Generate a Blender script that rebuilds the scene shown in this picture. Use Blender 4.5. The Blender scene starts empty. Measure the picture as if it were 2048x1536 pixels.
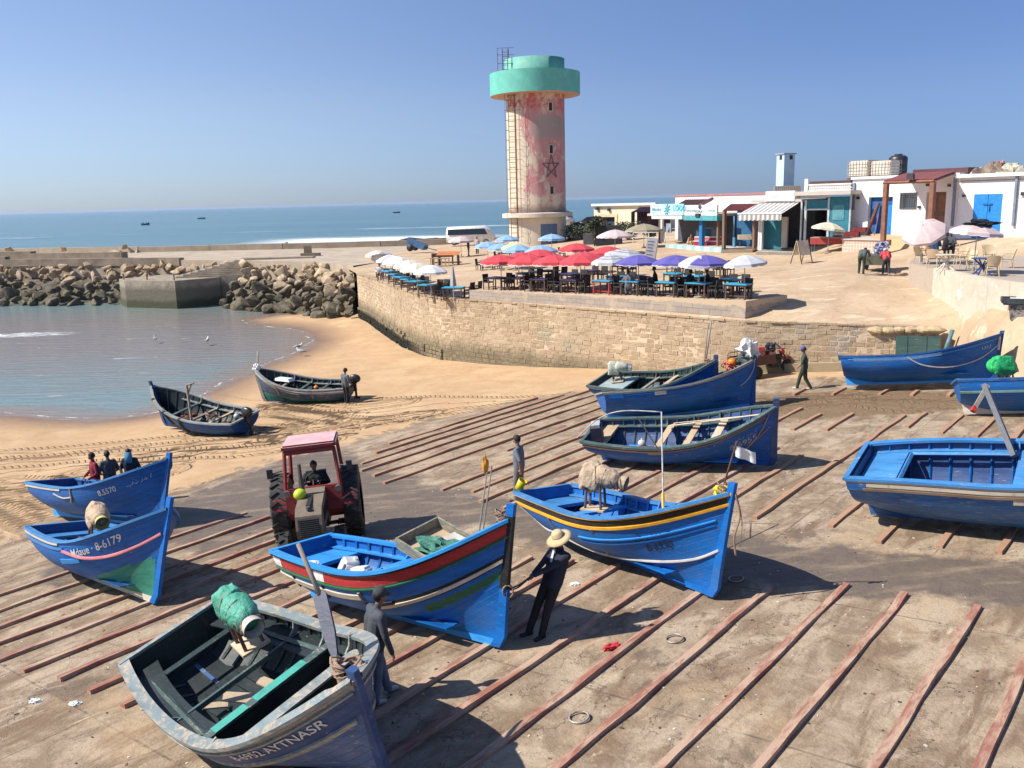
import bpy, bmesh, math, random
import numpy as np
from mathutils import Vector, Matrix, noise, geometry
R_=math.radians
random.seed(7)
sc=bpy.context.scene
C=sc.collection
# ---------------- camera, sky, sun ----------------
CZ=10.3; FPX=1771.0; PITCH=R_(11.7); ROLL=R_(1.52)
fw=np.array([0,math.cos(PITCH),-math.sin(PITCH)]);u0=np.array([0,math.sin(PITCH),math.cos(PITCH)]);r0=np.array([1.,0,0])
RV=math.cos(ROLL)*r0-math.sin(ROLL)*u0; UV=math.sin(ROLL)*r0+math.cos(ROLL)*u0
cd=bpy.data.cameras.new('camera');cam=bpy.data.objects.new('camera',cd);C.objects.link(cam)
cam.matrix_world=Matrix([[RV[i],UV[i],-fw[i],(0,0,CZ)[i]] for i in range(3)]+[[0,0,0,1]])
cd.sensor_width=36;cd.lens=36*FPX/2048;cd.clip_start=.1;cd.clip_end=60000;sc.camera=cam
SUN_EL=R_(45); SUN_AZ=np.array([-math.cos(R_(7)),-math.sin(R_(7))])
w=bpy.data.worlds.new('World');sc.world=w;w.use_nodes=True
nt=w.node_tree;bg=nt.nodes['Background'];sk=nt.nodes.new('ShaderNodeTexSky');sk.sky_type='NISHITA';sk.sun_disc=False
sk.sun_elevation=SUN_EL;sk.sun_rotation=R_(263);sk.air_density=1.0;sk.dust_density=0.3;sk.ozone_density=6.0;sk.altitude=0
tcw=nt.nodes.new('ShaderNodeTexCoord');sxw=nt.nodes.new('ShaderNodeSeparateXYZ');nt.links.new(tcw.outputs['Generated'],sxw.inputs[0])
def _ramp(stops):
    r=nt.nodes.new('ShaderNodeValToRGB');r.color_ramp.interpolation='EASE'
    while len(r.color_ramp.elements)<len(stops): r.color_ramp.elements.new(.5)
    for e,(p_,c_) in zip(r.color_ramp.elements,stops): e.position=p_;e.color=(*c_,1)
    nt.links.new(sxw.outputs[2],r.inputs[0]);return r.outputs[0]
# hazy sea air: bluer and dimmer away from the sun, paler towards it
rl_=_ramp([(0,(.76,.86,1.15)),(.12,(1.12,.97,1.02)),(.4,(1.36,1.15,1.08)),(1,(1,.9,1.0))]);rr_=_ramp([(0,(.36,.49,.84)),(.12,(.57,.585,.79)),(.4,(1.0,.94,.95)),(1,(.9,.85,1))])
mr=nt.nodes.new('ShaderNodeMapRange');mr.inputs[1].default_value=-.55;mr.inputs[2].default_value=.5;mr.interpolation_type='SMOOTHSTEP';nt.links.new(sxw.outputs[0],mr.inputs[0])
mw=nt.nodes.new('ShaderNodeMix');mw.data_type='RGBA';nt.links.new(mr.outputs[0],mw.inputs[0]);nt.links.new(rl_,mw.inputs[6]);nt.links.new(rr_,mw.inputs[7])
mm=nt.nodes.new('ShaderNodeMix');mm.data_type='RGBA';mm.blend_type='MULTIPLY';mm.inputs[0].default_value=1;nt.links.new(sk.outputs[0],mm.inputs[6]);nt.links.new(mw.outputs[2],mm.inputs[7])
nt.links.new(mm.outputs[2],bg.inputs[0]);bg.inputs[1].default_value=0.10
sl=bpy.data.lights.new('sun','SUN');sl.energy=4.9;sl.angle=R_(.5);sl.color=(1,.955,.88)
so=bpy.data.objects.new('sun',sl);C.objects.link(so)
sd=Vector((SUN_AZ[0]*math.cos(SUN_EL),SUN_AZ[1]*math.cos(SUN_EL),math.sin(SUN_EL)))
so.rotation_euler=sd.to_track_quat('Z','Y').to_euler();so.location=(0,0,60)
vs=sc.view_settings;vs.view_transform='Standard';vs.look='None';vs.gamma=1;vs.exposure=0.45
sc.render.engine='CYCLES'
# ---------------- pixel -> place helpers (survey of the site) ----------------
cam0=np.array([0,0,CZ])
def ray(px,py): return fw+RV*(px-1024)/FPX+UV*(768-py)/FPX
def atz(px,py,z):
    d=ray(px,py);return Vector(cam0+d*((z-CZ)/d[2]))
def atd(px,py,D):
    d=ray(px,py);return Vector(cam0+d*(D/d[1]))
TD=np.array([-.7784,.6288]);RD=np.array([.6345,.7729]);RD/=np.linalg.norm(RD)
def slip(x,y): return 3.6-.085*(TD[0]*x+TD[1]*y)
SHORE=np.array([(-120,52),(-60,47.5),(-34,46.5),(-27,45.6),(-23.8,44.5),(-20.9,43.7),(-19.2,44),(-18,45.4),(-17.4,50.8),(-17.1,54.8),(-16,60.7),(-15.4,63.7),(-15.3,68),(-17,73),(-19,76),(-23,79),(-25,82),(-23,86),(-18,88),(-8,92)],float)
def segdist(P,A,B):
    d=B-A;t=np.clip(((P-A)@d)/(d@d),0,1);q=A+t[:,None]*d
    return np.linalg.norm(P-q,axis=1),t,(P[:,0]-A[0])*d[1]-(P[:,1]-A[1])*d[0]
def polydist(P,L):
    best=np.full(len(P),1e9);side=np.zeros(len(P));al=np.zeros(len(P));acc=0
    for A,B in zip(L[:-1],L[1:]):
        d,t,s=segdist(P,A,B);m=d<best-1e-9
        best[m]=d[m];side[m]=s[m];ln=np.linalg.norm(B-A);al[m]=acc+t[m]*ln;acc+=ln
    return best,side,al
def inpoly(P,L):
    c=np.zeros(len(P),bool);n=len(L)
    for i in range(n):
        a=L[i];b=L[(i+1)%n]
        k=((a[1]>P[:,1])!=(b[1]>P[:,1]))
        with np.errstate(divide='ignore',invalid='ignore'):
            xx=(b[0]-a[0])*(P[:,1]-a[1])/(b[1]-a[1]+1e-12)+a[0]
        c^=k&(P[:,0]<xx)
    return c
def shore_sd(P):
    d,s,_=polydist(P,SHORE);return np.where(s>0,d,-d)
def lowz(P):
    P=np.atleast_2d(np.asarray(P,float))[:,:2];z=slip(P[:,0],P[:,1]);d=shore_sd(P)
    b=np.minimum(.05*d,.9);k=.15;h=np.clip(.5+.5*(z-b)/k,0,1);sm=z*h+b*(1-h)+k*h*(1-h)
    return np.where(d>0,np.minimum(sm,.25*d+.0*d+np.where(d>2,99,0)*1.0),.05*d)
def atlow(px,py):
    d=ray(px,py);k=1.;P=cam0
    lo,hi=2.,150.
    for _ in range(40):
        mid=(lo+hi)/2;P=cam0+d*mid
        if P[2]>lowz(P[:2])[0]: lo=mid
        else: hi=mid
    return Vector(P)
# upland surface: thin plate spline through surveyed heights
CTL=np.array([(-12.2,76.2,4.3),(-7.65,62,4.45),(-4.7,56,4.5),(-2.6,53,4.52),(-16,88,4.4),(-16,98,4.6),(-1,60,5.0),(2,58,5.2),(3.7,103,5.3),(18,67,6.05),(12.5,80,6.1),(12,104,6.15),(11,118,6.0),
 (27,58.5,7.3),(24.4,61,6.9),(29.5,53,7.4),(32,50,7.45),(22,56,6.15),(26,52,6.7),(40,56,7.5),(17,70,6.08),(21,63,6.1),(18.8,47.1,6.0),(18.8,57.5,5.95),(12,48,5.5),(15,44.5,5.5),(11.1,40.6,4.58),(13.6,41.8,5.15),(15,38.7,4.55),(18.2,37.3,4.5),(20.8,38.6,5.6),(21,45.9,5.6),(19.1,35.6,5.6),(20.5,34.6,5.6),(17.6,40,4.95),
 (24,33,5.6),(19.6,33.3,5.55),(21,31.0,5.5),(25,29.5,5.5),(10,44,5.2),(4,50,4.95),(0,56,4.95),(40,42,6.8),(50,80,7.2),(0,125,5.2),(40,110,6.2),(-8,120,4.8)],float)
def _tps(r2): return np.where(r2>1e-9,r2*np.log(r2+1e-12),0)*.5
n_=len(CTL);A_=np.zeros((n_+3,n_+3));d2=((CTL[:,None,:2]-CTL[None,:,:2])**2).sum(-1);A_[:n_,:n_]=_tps(d2)+np.eye(n_)*.5
A_[:n_,n_]=1;A_[:n_,n_+1:]=CTL[:,:2];A_[n_,:n_]=1;A_[n_+1:,:n_]=CTL[:,:2].T
W_=np.linalg.solve(A_,np.concatenate([CTL[:,2],[0,0,0]]))
def upz(P):
    P=np.atleast_2d(np.asarray(P,float))[:,:2];d2=((P[:,None]-CTL[None,:,:2])**2).sum(-1)
    return _tps(d2)@W_[:n_]+W_[n_]+P@W_[n_+1:]
PLAT=np.array([(-2.4,53.0),(10.9,40.9),(13.2,42.2),(12,48),(2,58)])
def platz(x,y): return 5.1+.0312*(x+2.4)+.00627*(y-53)
def UP(x,y):
    z=float(upz([(x,y)])[0])
    if inpoly(np.array([[x,y]]),PLAT)[0]: z=max(z,platz(x,y))
    return z
def atup(px,py,h=0.):
    d=ray(px,py);k=10.
    while k<160:
        P=cam0+d*k
        if P[2]<UP(P[0],P[1])+h: break
        k+=1.
    lo,hi=k-1,k
    for _ in range(14):
        mid=(lo+hi)/2;P=cam0+d*mid
        if P[2]>UP(P[0],P[1])+h: lo=mid
        else: hi=mid
    return Vector((P[0],P[1],UP(P[0],P[1])))
# ---------------- object helpers ----------------
class MB:
    def __init__(s): s.v=[];s.f=[];s.m=[];s.uv=None
    def add(s,vs,fs,m=0):
        b=len(s.v);s.v+=[tuple(p) for p in vs];s.f+=[tuple(i+b for i in f) for f in fs];s.m+=[m]*len(fs)
    def box(s,c,d,rot=None,m=0,tp=1.,sh=(0,0)):
        a,b,h=d[0]/2,d[1]/2,d[2]/2
        P=[Vector((x*a*(tp if z>0 else 1)+(sh[0] if z>0 else 0),y*b*(tp if z>0 else 1)+(sh[1] if z>0 else 0),z*h)) for z in(-1,1) for x,y in((-1,-1),(1,-1),(1,1),(-1,1))]
        if rot is not None:
            M=rot if isinstance(rot,Matrix) else Matrix.Rotation(rot,3,'Z')
            P=[M@p for p in P]
        c=Vector(c);s.add([p+c for p in P],[(3,2,1,0),(4,5,6,7),(0,1,5,4),(1,2,6,5),(2,3,7,6),(3,0,4,7)],m);return s
    def tube(s,pts,r,n=8,m=0,cap=True,sq=1.):
        pts=[Vector(p) for p in pts];k=len(pts);rs=r if isinstance(r,(list,tuple)) else [r]*k
        up=None;V=[]
        for i,p in enumerate(pts):
            t=(pts[min(i+1,k-1)]-pts[max(i-1,0)]);t=t.normalized() if t.length>1e-9 else Vector((0,0,1))
            if up is None: a=Vector((0,0,1)) if abs(t.z)<.9 else Vector((1,0,0)); up=(a-t*a.dot(t)).normalized()
            else:
                up=up-t*up.dot(t);up=up.normalized() if up.length>1e-6 else t.orthogonal().normalized()
            sd_=t.cross(up)
            for j in range(n):
                an=2*math.pi*j/n;V.append(p+(up*math.cos(an)*sq+sd_*math.sin(an))*rs[i])
        F=[(i*n+j,i*n+(j+1)%n,(i+1)*n+(j+1)%n,(i+1)*n+j) for i in range(k-1) for j in range(n)]
        if cap: F+=[tuple(range(n))[::-1],tuple(range((k-1)*n,k*n))]
        s.add(V,F,m);return s
    def lathe(s,prof,n=24,c=(0,0,0),m=0,cap=False):
        V=[(c[0]+r*math.cos(2*math.pi*j/n),c[1]+r*math.sin(2*math.pi*j/n),c[2]+z) for r,z in prof for j in range(n)]
        k=len(prof);F=[(i*n+j,i*n+(j+1)%n,(i+1)*n+(j+1)%n,(i+1)*n+j) for i in range(k-1) for j in range(n)]
        if cap: F+=[tuple(range(n))[::-1],tuple(range((k-1)*n,k*n))]
        s.add(V,F,m);return s
    def prism(s,poly,z0,z1,m=0,M=None):
        n=len(poly);V=[Vector((x,y,z)) for z in(z0,z1) for x,y in poly]
        if M is not None: V=[M@p for p in V]
        s.add(V,[tuple(range(n))[::-1],tuple(range(n,2*n))]+[(i,(i+1)%n,n+(i+1)%n,n+i) for i in range(n)],m);return s
    def grid(s,P,m=0,flip=False):
        a=len(P);b=len(P[0]);V=[p for r in P for p in r]
        F=[(i*b+j,i*b+j+1,(i+1)*b+j+1,(i+1)*b+j) for i in range(a-1) for j in range(b-1)]
        if flip:F=[f[::-1] for f in F]
        s.add(V,F,m);return s
    def blob(s,c,r,n=12,k=8,m=0,amp=.15,seed=0,fr=1.5,rot=None):
        c=Vector(c);V=[];r=(r,r,r) if not isinstance(r,(tuple,list)) else r
        for i in range(k+1):
            th=math.pi*i/k
            for j in range(n):
                ph=2*math.pi*j/n;d=Vector((math.sin(th)*math.cos(ph),math.sin(th)*math.sin(ph),math.cos(th)))
                g=1+amp*noise.noise(d*fr+Vector((seed*7.3,seed*1.7,0)))*2
                p=Vector((d.x*r[0],d.y*r[1],d.z*r[2]))*g
                if rot is not None:p=rot@p
                V.append(c+p)
        s.add(V,[(i*n+j,(i+1)*n+j,(i+1)*n+(j+1)%n,i*n+(j+1)%n) for i in range(k) for j in range(n)],m);return s
    def build(s,name,mats,parent=None,smooth=False,loc=None):
        me=bpy.data.meshes.new(name);me.from_pydata(s.v,[],s.f)
        for x in (mats if isinstance(mats,(list,tuple)) else [mats]): me.materials.append(x)
        me.polygons.foreach_set('material_index',s.m)
        if smooth: me.polygons.foreach_set('use_smooth',[True]*len(s.f))
        if s.uv is not None:
            ul=me.uv_layers.new(name='UVMap')
            for l in me.loops: ul.data[l.index].uv=s.uv[l.vertex_index]
        me.update()
        o=bpy.data.objects.new(name,me);C.objects.link(o)
        if parent: o.parent=parent
        if loc is not None:o.location=loc
        return o
def tag(o,label,cat=None,group=None,kind=None):
    if label:o['label']=label
    if cat:o['category']=cat
    if group:o['group']=group
    if kind:o['kind']=kind
    return o
def thing(name,label,cat,loc=(0,0,0),rz=0,group=None,M=None):
    o=bpy.data.objects.new(name,None);C.objects.link(o);o.empty_display_size=.2
    if M is not None:o.matrix_world=M
    else:o.location=loc;o.rotation_euler=(0,0,rz)
    return tag(o,label,cat,group)
def structure(o): o['kind']='structure';return o
def dup(root,loc,rz,label,group=None,M=None,scale=None):
    r=root.copy();C.objects.link(r)
    if M is not None:r.matrix_world=M
    else:r.location=loc;r.rotation_euler=(0,0,rz)
    if scale:r.scale=scale
    r['label']=label
    if group:r['group']=group
    for ch in list(root.children):
        c=ch.copy();C.objects.link(c);c.parent=r
        for g in ch.children:
            d=g.copy();C.objects.link(d);d.parent=c
    return r
# ---------------- materials ----------------
def N(nt,t,**kw):
    n=nt.nodes.new(t)
    for k,v in kw.items(): setattr(n,k,v)
    return n
def mix(nt,f,a,b):
    m=N(nt,'ShaderNodeMix',data_type='RGBA')
    for s_,v in ((m.inputs[0],f),(m.inputs[6],a),(m.inputs[7],b)):
        if isinstance(v,bpy.types.NodeSocket): nt.links.new(v,s_)
        elif isinstance(v,(tuple,list)): s_.default_value=(*v[:3],1)
        else: s_.default_value=v
    return m.outputs[2]
def mth(nt,op,a,b=0.,c=None,clamp=False):
    m=N(nt,'ShaderNodeMath',operation=op,use_clamp=clamp)
    for i,v in enumerate((a,b,c)):
        if v is None: continue
        if isinstance(v,bpy.types.NodeSocket): nt.links.new(v,m.inputs[i])
        else: m.inputs[i].default_value=v
    return m.outputs[0]
def ramp(nt,v,a,b):
    m=N(nt,'ShaderNodeMapRange');m.inputs[1].default_value=a;m.inputs[2].default_value=b;nt.links.new(v,m.inputs[0]);return m.outputs[0]
def nz(nt,vec,scale,detail=4,rough=.6,dist=0.,out=0):
    n=N(nt,'ShaderNodeTexNoise');n.inputs['Scale'].default_value=scale;n.inputs['Detail'].default_value=detail;n.inputs['Roughness'].default_value=rough;n.inputs['Distortion'].default_value=dist
    if vec is not None: nt.links.new(vec,n.inputs['Vector'])
    return n.outputs[out]
def vmap(nt,vec,scale=(1,1,1),rot=(0,0,0),loc=(0,0,0)):
    m=N(nt,'ShaderNodeMapping');m.inputs['Scale'].default_value=scale;m.inputs['Rotation'].default_value=rot;m.inputs['Location'].default_value=loc;nt.links.new(vec,m.inputs[0]);return m.outputs[0]
def bump(nt,h,strength,dist,prev=None):
    b=N(nt,'ShaderNodeBump');b.inputs['Strength'].default_value=strength;b.inputs['Distance'].default_value=dist
    nt.links.new(h,b.inputs['Height'])
    if prev is not None: nt.links.new(prev,b.inputs['Normal'])
    return b.outputs[0]
def newmat(name):
    m=bpy.data.materials.new(name);m.use_nodes=True;t=m.node_tree;p=t.nodes['Principled BSDF'];return m,t,p
MATS={}
def mat(name,col,rough=.6,col2=None,scale=3.,thr=(.45,.65),metal=0.,bmp=.3,bs=20.,spec=None,trans=0.,coat=0.,stretch=(1,1,1),col3=None,s3=9.,thr3=(.6,.66),bd=.01,alpha=None,fine=.12):
    if name in MATS:return MATS[name]
    m,t,p=newmat(name);MATS[name]=m
    tc=N(t,'ShaderNodeTexCoord').outputs['Object'];v=vmap(t,tc,stretch)
    oi=N(t,'ShaderNodeObjectInfo').outputs['Random']
    va=N(t,'ShaderNodeVectorMath',operation='ADD');t.links.new(v,va.inputs[0]);cx=N(t,'ShaderNodeCombineXYZ');t.links.new(mth(t,'MULTIPLY',oi,37.),cx.inputs[0]);t.links.new(cx.outputs[0],va.inputs[1]);v=va.outputs[0]
    c2=col2 or tuple(x*.72 for x in col)
    f=ramp(t,nz(t,v,scale,6,.65,.3),*thr);c=mix(t,f,col,c2)
    if col3: c=mix(t,ramp(t,nz(t,v,s3,8,.75),*thr3),c,col3)
    if fine:
        g=ramp(t,nz(t,v,scale*14,3,.6),.2,.8);dk=mth(t,'MULTIPLY_ADD',g,2*fine,1-fine)
        hs=N(t,'ShaderNodeHueSaturation');t.links.new(c,hs.inputs['Color']);t.links.new(dk,hs.inputs['Value']);c=hs.outputs[0]
    t.links.new(c,p.inputs['Base Color']);p.inputs['Roughness'].default_value=rough;p.inputs['Metallic'].default_value=metal
    if spec is not None:p.inputs['Specular IOR Level'].default_value=spec
    if trans: p.inputs['Transmission Weight'].default_value=trans
    if coat:p.inputs['Coat Weight'].default_value=coat
    if bmp: t.links.new(bump(t,nz(t,v,bs,5,.6),bmp,bd),p.inputs['Normal'])
    return m
# ---------------- ground ----------------
def floatattr(me,name,arr):
    a=me.attributes.new(name,'FLOAT','POINT');a.data.foreach_set('value',np.asarray(arr,np.float32))
def slipline(L): return np.array([atlow(*p)[:2] for p in L])
def smooth_poly(L,n=6):
    L=np.asarray(L,float);out=[]
    for i in range(len(L)-1):
        p0=L[max(i-1,0)];p1=L[i];p2=L[i+1];p3=L[min(i+2,len(L)-1)]
        for k in range(n):
            t=k/n;out.append(.5*((2*p1)+(-p0+p2)*t+(2*p0-5*p1+4*p2-p3)*t*t+(-p0+3*p1-3*p2+p3)*t**3))
    out.append(L[-1]);return np.array(out)
CONC=np.array([tuple(p) for p in slipline([(0,1078),(90,1038),(370,975),(530,925),(700,880),(860,838),(1010,806),(1180,778),(1300,757)])]+[(14,37.0),(22,36),(60,30),(60,-30),(-40,-30),(-40,12)])
LANE=slipline([(2048,1128),(1750,1108),(1480,1072),(1080,1010),(900,975),(760,930),(690,900),(600,905),(480,950),(350,1000),(200,1060),(40,1170),(150,1200),(330,1100),(500,1100),(760,1075),(980,1050),(1060,1090),(1480,1172),(1700,1188),(2048,1212)])
LANE=np.array([*LANE,*[(30,14.5),(30,17.5)]])
MUD=slipline([(1500,800),(1560,785),(1700,777),(1900,783),(1960,800),(1910,822),(1700,834),(1560,840)])
TR=[[(0,908),(150,897),(300,882),(430,872),(520,862)],[(0,928),(200,912),(420,905),(520,900),(640,880)],[(0,962),(120,972),(230,965),(330,940)],[(0,1004),(60,1030),(110,1050)],[(0,985),(70,1005),(120,1035)],
    [(515,856),(590,866),(636,852),(620,834),(560,826),(510,826)],[(560,872),(660,862),(760,838),(900,822),(1010,812)],[(720,797),(860,793),(1000,794),(1080,790)],[(540,812),(660,836),(760,842),(840,826)],[(180,940),(300,915),(420,890),(520,880)],[(1510,800),(1640,797),(1800,815),(1900,818)],[(1520,812),(1600,808),(1740,790),(1880,788)],[(560,805),(700,815),(800,804)]]
nx=np.arange(-46,44.01,.3);ny=np.arange(-14,95.01,.3)
X,Y=np.meshgrid(nx,ny);P=np.stack([X.ravel(),Y.ravel()],1)
Z=lowz(P);sdv=shore_sd(P)
dC,_,_=polydist(P,np.vstack([CONC,CONC[:1]]));conc=np.where(inpoly(P,CONC),dC,-dC)
dL,_,_=polydist(P,np.vstack([LANE,LANE[:1]]));lane=np.where(inpoly(P,LANE),dL,-dL)
dM,_,_=polydist(P,np.vstack([MUD,MUD[:1]]));mud=np.where(inpoly(P,MUD),dM,-dM)
tu=np.zeros(len(P));tv=np.full(len(P),9.)
for i,T in enumerate(TR):
    L=smooth_poly(slipline(T),6);dd,ss,aa=polydist(P,L)
    for off in ((-.75,.75) if i not in(7,) else (0,)):
        v=np.abs(dd*np.sign(ss)-off) if off else dd
        m=v<np.abs(tv);tv[m]=(dd*np.where(ss>0,1,-1)-off)[m];tu[m]=aa[m]+i*3.3
sandm=np.clip(.5-conc,0,1)
lump=np.array([noise.noise(Vector((x*.35,y*.35,3)))*.05+noise.noise(Vector((x*1.1,y*1.1,1)))*.025 for x,y in P])
Z=Z+lump*np.maximum(sandm,np.clip(mud+.5,0,1))*np.clip(sdv,0,1)-.035*np.clip(1-np.abs(tv)/.3,0,1)*np.maximum(sandm,np.clip(mud+.5,0,1))
Z+=-.02*sandm
a,b=X.shape;idx=np.arange(a*b).reshape(a,b)
F=np.stack([idx[:-1,:-1],idx[:-1,1:],idx[1:,1:],idx[1:,:-1]],-1).reshape(-1,4)
me=bpy.data.meshes.new('ground');me.from_pydata(np.column_stack([P,Z]).tolist(),[],F.tolist())
for k,v in (('conc',conc),('lane',lane),('mud',mud),('tu',tu),('tv',tv),('sd',sdv)): floatattr(me,k,v)
me.polygons.foreach_set('use_smooth',[True]*len(F))
ground=bpy.data.objects.new('ground',me);C.objects.link(ground);structure(ground)
m,t,p=newmat('ground_mat')
def at_(n): 
    a=N(t,'ShaderNodeAttribute');a.attribute_name=n;return a.outputs['Fac']
pos=N(t,'ShaderNodeNewGeometry').outputs['Position']
nA=nz(t,pos,.8,6,.65);nB=nz(t,pos,3.5,6,.7);nC=nz(t,pos,14,5,.7);nD=nz(t,pos,.25,4,.6)
rp=vmap(t,pos,rot=(0,0,-math.atan2(RD[1],RD[0])))   # x along rails
sand=mix(t,ramp(t,nA,.35,.7),(.55,.37,.205),(.45,.285,.15));sand=mix(t,ramp(t,nB,.55,.75),sand,(.38,.23,.12));sand=mix(t,ramp(t,nD,.55,.72),sand,(.60,.42,.24))
wet=ramp(t,mth(t,'ADD',at_('sd'),mth(t,'MULTIPLY',nA,2.2)),4.5,1.0)
sand=mix(t,wet,sand,(.20,.115,.07))
# concrete: pale slabs, worn brown patches, dark stains, joints and cracks
st=nz(t,vmap(t,pos,(1,1,1),(0,0,-.25)),.9,7,.72,.6);st2=nz(t,vmap(t,rp,(.35,1,1)),1.6,7,.7,.8)
con=mix(t,ramp(t,st,.42,.60),(.43,.335,.235),(.255,.185,.12));con=mix(t,ramp(t,st2,.48,.62),con,(.21,.14,.088))
con=mix(t,ramp(t,nz(t,vmap(t,rp,(.3,1.2,1)),2.7,8,.8,1.),.60,.70),con,(.60,.48,.33))
con=mix(t,mth(t,'MULTIPLY',ramp(t,nC,.60,.70),.7),con,(.14,.10,.07))
con=mix(t,mth(t,'MULTIPLY',ramp(t,nz(t,pos,5.5,6,.75,1.5),.60,.68),.55),con,(.13,.095,.07))
con=mix(t,mth(t,'MULTIPLY',ramp(t,nz(t,vmap(t,rp,(.5,1,1),loc=(3,1,0)),.8,7,.7,.4),.585,.64),.75),con,(.15,.11,.08))
con=mix(t,mth(t,'MULTIPLY',ramp(t,nz(t,pos,24,4,.75),.60,.68),.5),con,(.17,.125,.09))
wv=N(t,'ShaderNodeTexVoronoi',feature='DISTANCE_TO_EDGE');wv.inputs['Scale'].default_value=.27
va=N(t,'ShaderNodeVectorMath',operation='ADD');t.links.new(pos,va.inputs[0]);
sc3=N(t,'ShaderNodeVectorMath',operation='SCALE');t.links.new(nz(t,pos,1.2,5,.7,out=1),sc3.inputs[0]);sc3.inputs['Scale'].default_value=1.6;t.links.new(sc3.outputs[0],va.inputs[1])
t.links.new(va.outputs[0],wv.inputs['Vector']);crack=ramp(t,wv.outputs[0],.008,.002)
sx=N(t,'ShaderNodeSeparateXYZ');t.links.new(rp,sx.inputs[0])
def joint(o,per,off,w): return mth(t,'LESS_THAN',mth(t,'ABSOLUTE',mth(t,'SUBTRACT',mth(t,'FRACT',mth(t,'ADD',mth(t,'DIVIDE',o,per),off)),.5)),w/per)
jn=mth(t,'MAXIMUM',joint(sx.outputs[1],3.09,.2,.018),joint(sx.outputs[0],4.6,.3,.02))
jn=mth(t,'MAXIMUM',jn,crack);jn=mth(t,'MULTIPLY',jn,ramp(t,nB,.35,.6))
con=mix(t,mth(t,'MULTIPLY',jn,.75),con,(.09,.065,.05))
# sand spread over the concrete
con=mix(t,mth(t,'MULTIPLY',ramp(t,nz(t,vmap(t,pos,(1,1,1),loc=(9,4,0)),.5,6,.7),.55,.72),.7),con,(.48,.34,.20))
dk=mix(t,ramp(t,nB,.3,.7),(.175,.135,.10),(.125,.098,.078));dk=mix(t,ramp(t,nz(t,vmap(t,pos,(.3,1,1),(0,0,.2)),2,5,.7),.5,.7),dk,(.30,.22,.145))
lf=ramp(t,mth(t,'ADD',at_('lane'),mth(t,'MULTIPLY',mth(t,'SUBTRACT',nA,.5),2.6)),-.12,.25)
con=mix(t,lf,con,dk)
mf=ramp(t,mth(t,'ADD',at_('mud'),mth(t,'MULTIPLY',mth(t,'SUBTRACT',nA,.5),2.2)),-.1,.3)
con=mix(t,mf,con,mix(t,ramp(t,nC,.4,.6),(.30,.20,.115),(.20,.135,.08)))
cf=ramp(t,mth(t,'ADD',at_('conc'),mth(t,'MULTIPLY',mth(t,'SUBTRACT',st,.5),6.0)),-.15,.35)
col=mix(t,cf,sand,con)
tvv=mth(t,'ABSOLUTE',at_('tv'));soft=mth(t,'MAXIMUM',mth(t,'SUBTRACT',1.,cf),mf)
tm=mth(t,'MULTIPLY',ramp(t,mth(t,'ADD',tvv,mth(t,'MULTIPLY',mth(t,'SUBTRACT',nB,.5),.25)),.34,.24),soft)
chev=mth(t,'FRACT',mth(t,'ADD',mth(t,'DIVIDE',at_('tu'),.27),mth(t,'MULTIPLY',tvv,2.6)));chv=ramp(t,mth(t,'ABSOLUTE',mth(t,'SUBTRACT',chev,.5)),.12,.3)
col=mix(t,mth(t,'MULTIPLY',tm,.4),col,(.34,.21,.11))
t.links.new(col,p.inputs['Base Color'])
p.inputs['Specular IOR Level'].default_value=.3
rg=mth(t,'SUBTRACT',.92,mth(t,'MULTIPLY',mth(t,'MAXIMUM',wet,mth(t,'MULTIPLY',mth(t,'MULTIPLY',lf,cf),.5)),.62));t.links.new(rg,p.inputs['Roughness'])
b1=bump(t,nB,.5,.05);b1=bump(t,nC,.55,.02,b1);b1=bump(t,nz(t,pos,60,3,.6),.35,.006,b1)
b1=bump(t,mth(t,'MULTIPLY',tm,chv),1.,.07,b1);b1=bump(t,mth(t,'MULTIPLY',mth(t,'SUBTRACT',1.,jn),cf),.5,.02,b1)
b1=bump(t,mth(t,'MULTIPLY',nz(t,pos,9,6,.75),mf),.9,.09,b1)
t.links.new(b1,p.inputs['Normal']);me.materials.append(m)
# ---------------- upland (road and terrace) ----------------
WALL=np.array([(-13.6,79.5),(-12.21,76.19),(-9.9,69.0),(-7.65,62.0),(-5.6,57.0),(-4.3,54.9),(-2.38,52.83),(10.84,40.59),(14.95,38.62),(18.24,37.22)])
BND=[(-15.7,86),(-17,97),(-22,124),(60,140),(80,60),(60,24),(30,28.5),(23.5,32.6),(19.8,34.6)]
bp=[tuple(q) for q in WALL]+[(17.9,35.4),(18.0,33.2),(18.45,31.0),(19.3,29.2),(22.8,27.3),(30,24.5),(48,19),(60,50),(48,88),(24,121),(5,124),(-22,124),(-17,97),(-15.7,86)]
poly=np.array(bp);pts=[Vector(q) for q in bp];nb=len(pts)
for x in np.arange(-22,80,1.1):
    for y in np.arange(24,140,1.1):
        q=np.array([[x+random.uniform(-.2,.2),y+random.uniform(-.2,.2)]])
        if inpoly(q,poly)[0] and polydist(q,np.vstack([poly,poly[:1]]))[0][0]>.5: pts.append(Vector(q[0]))
for _ in range(260):
    q=np.array([[random.uniform(17.7,21.5),random.uniform(29.5,37)]])
    if inpoly(q,poly)[0] and polydist(q,np.vstack([poly,poly[:1]]))[0][0]>.2: pts.append(Vector(q[0]))
r=geometry.delaunay_2d_cdt(pts,[(i,(i+1)%nb) for i in range(nb)],[],1,1e-5)
V2=np.array([tuple(v) for v in r[0]]);zz=upz(V2)
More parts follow.
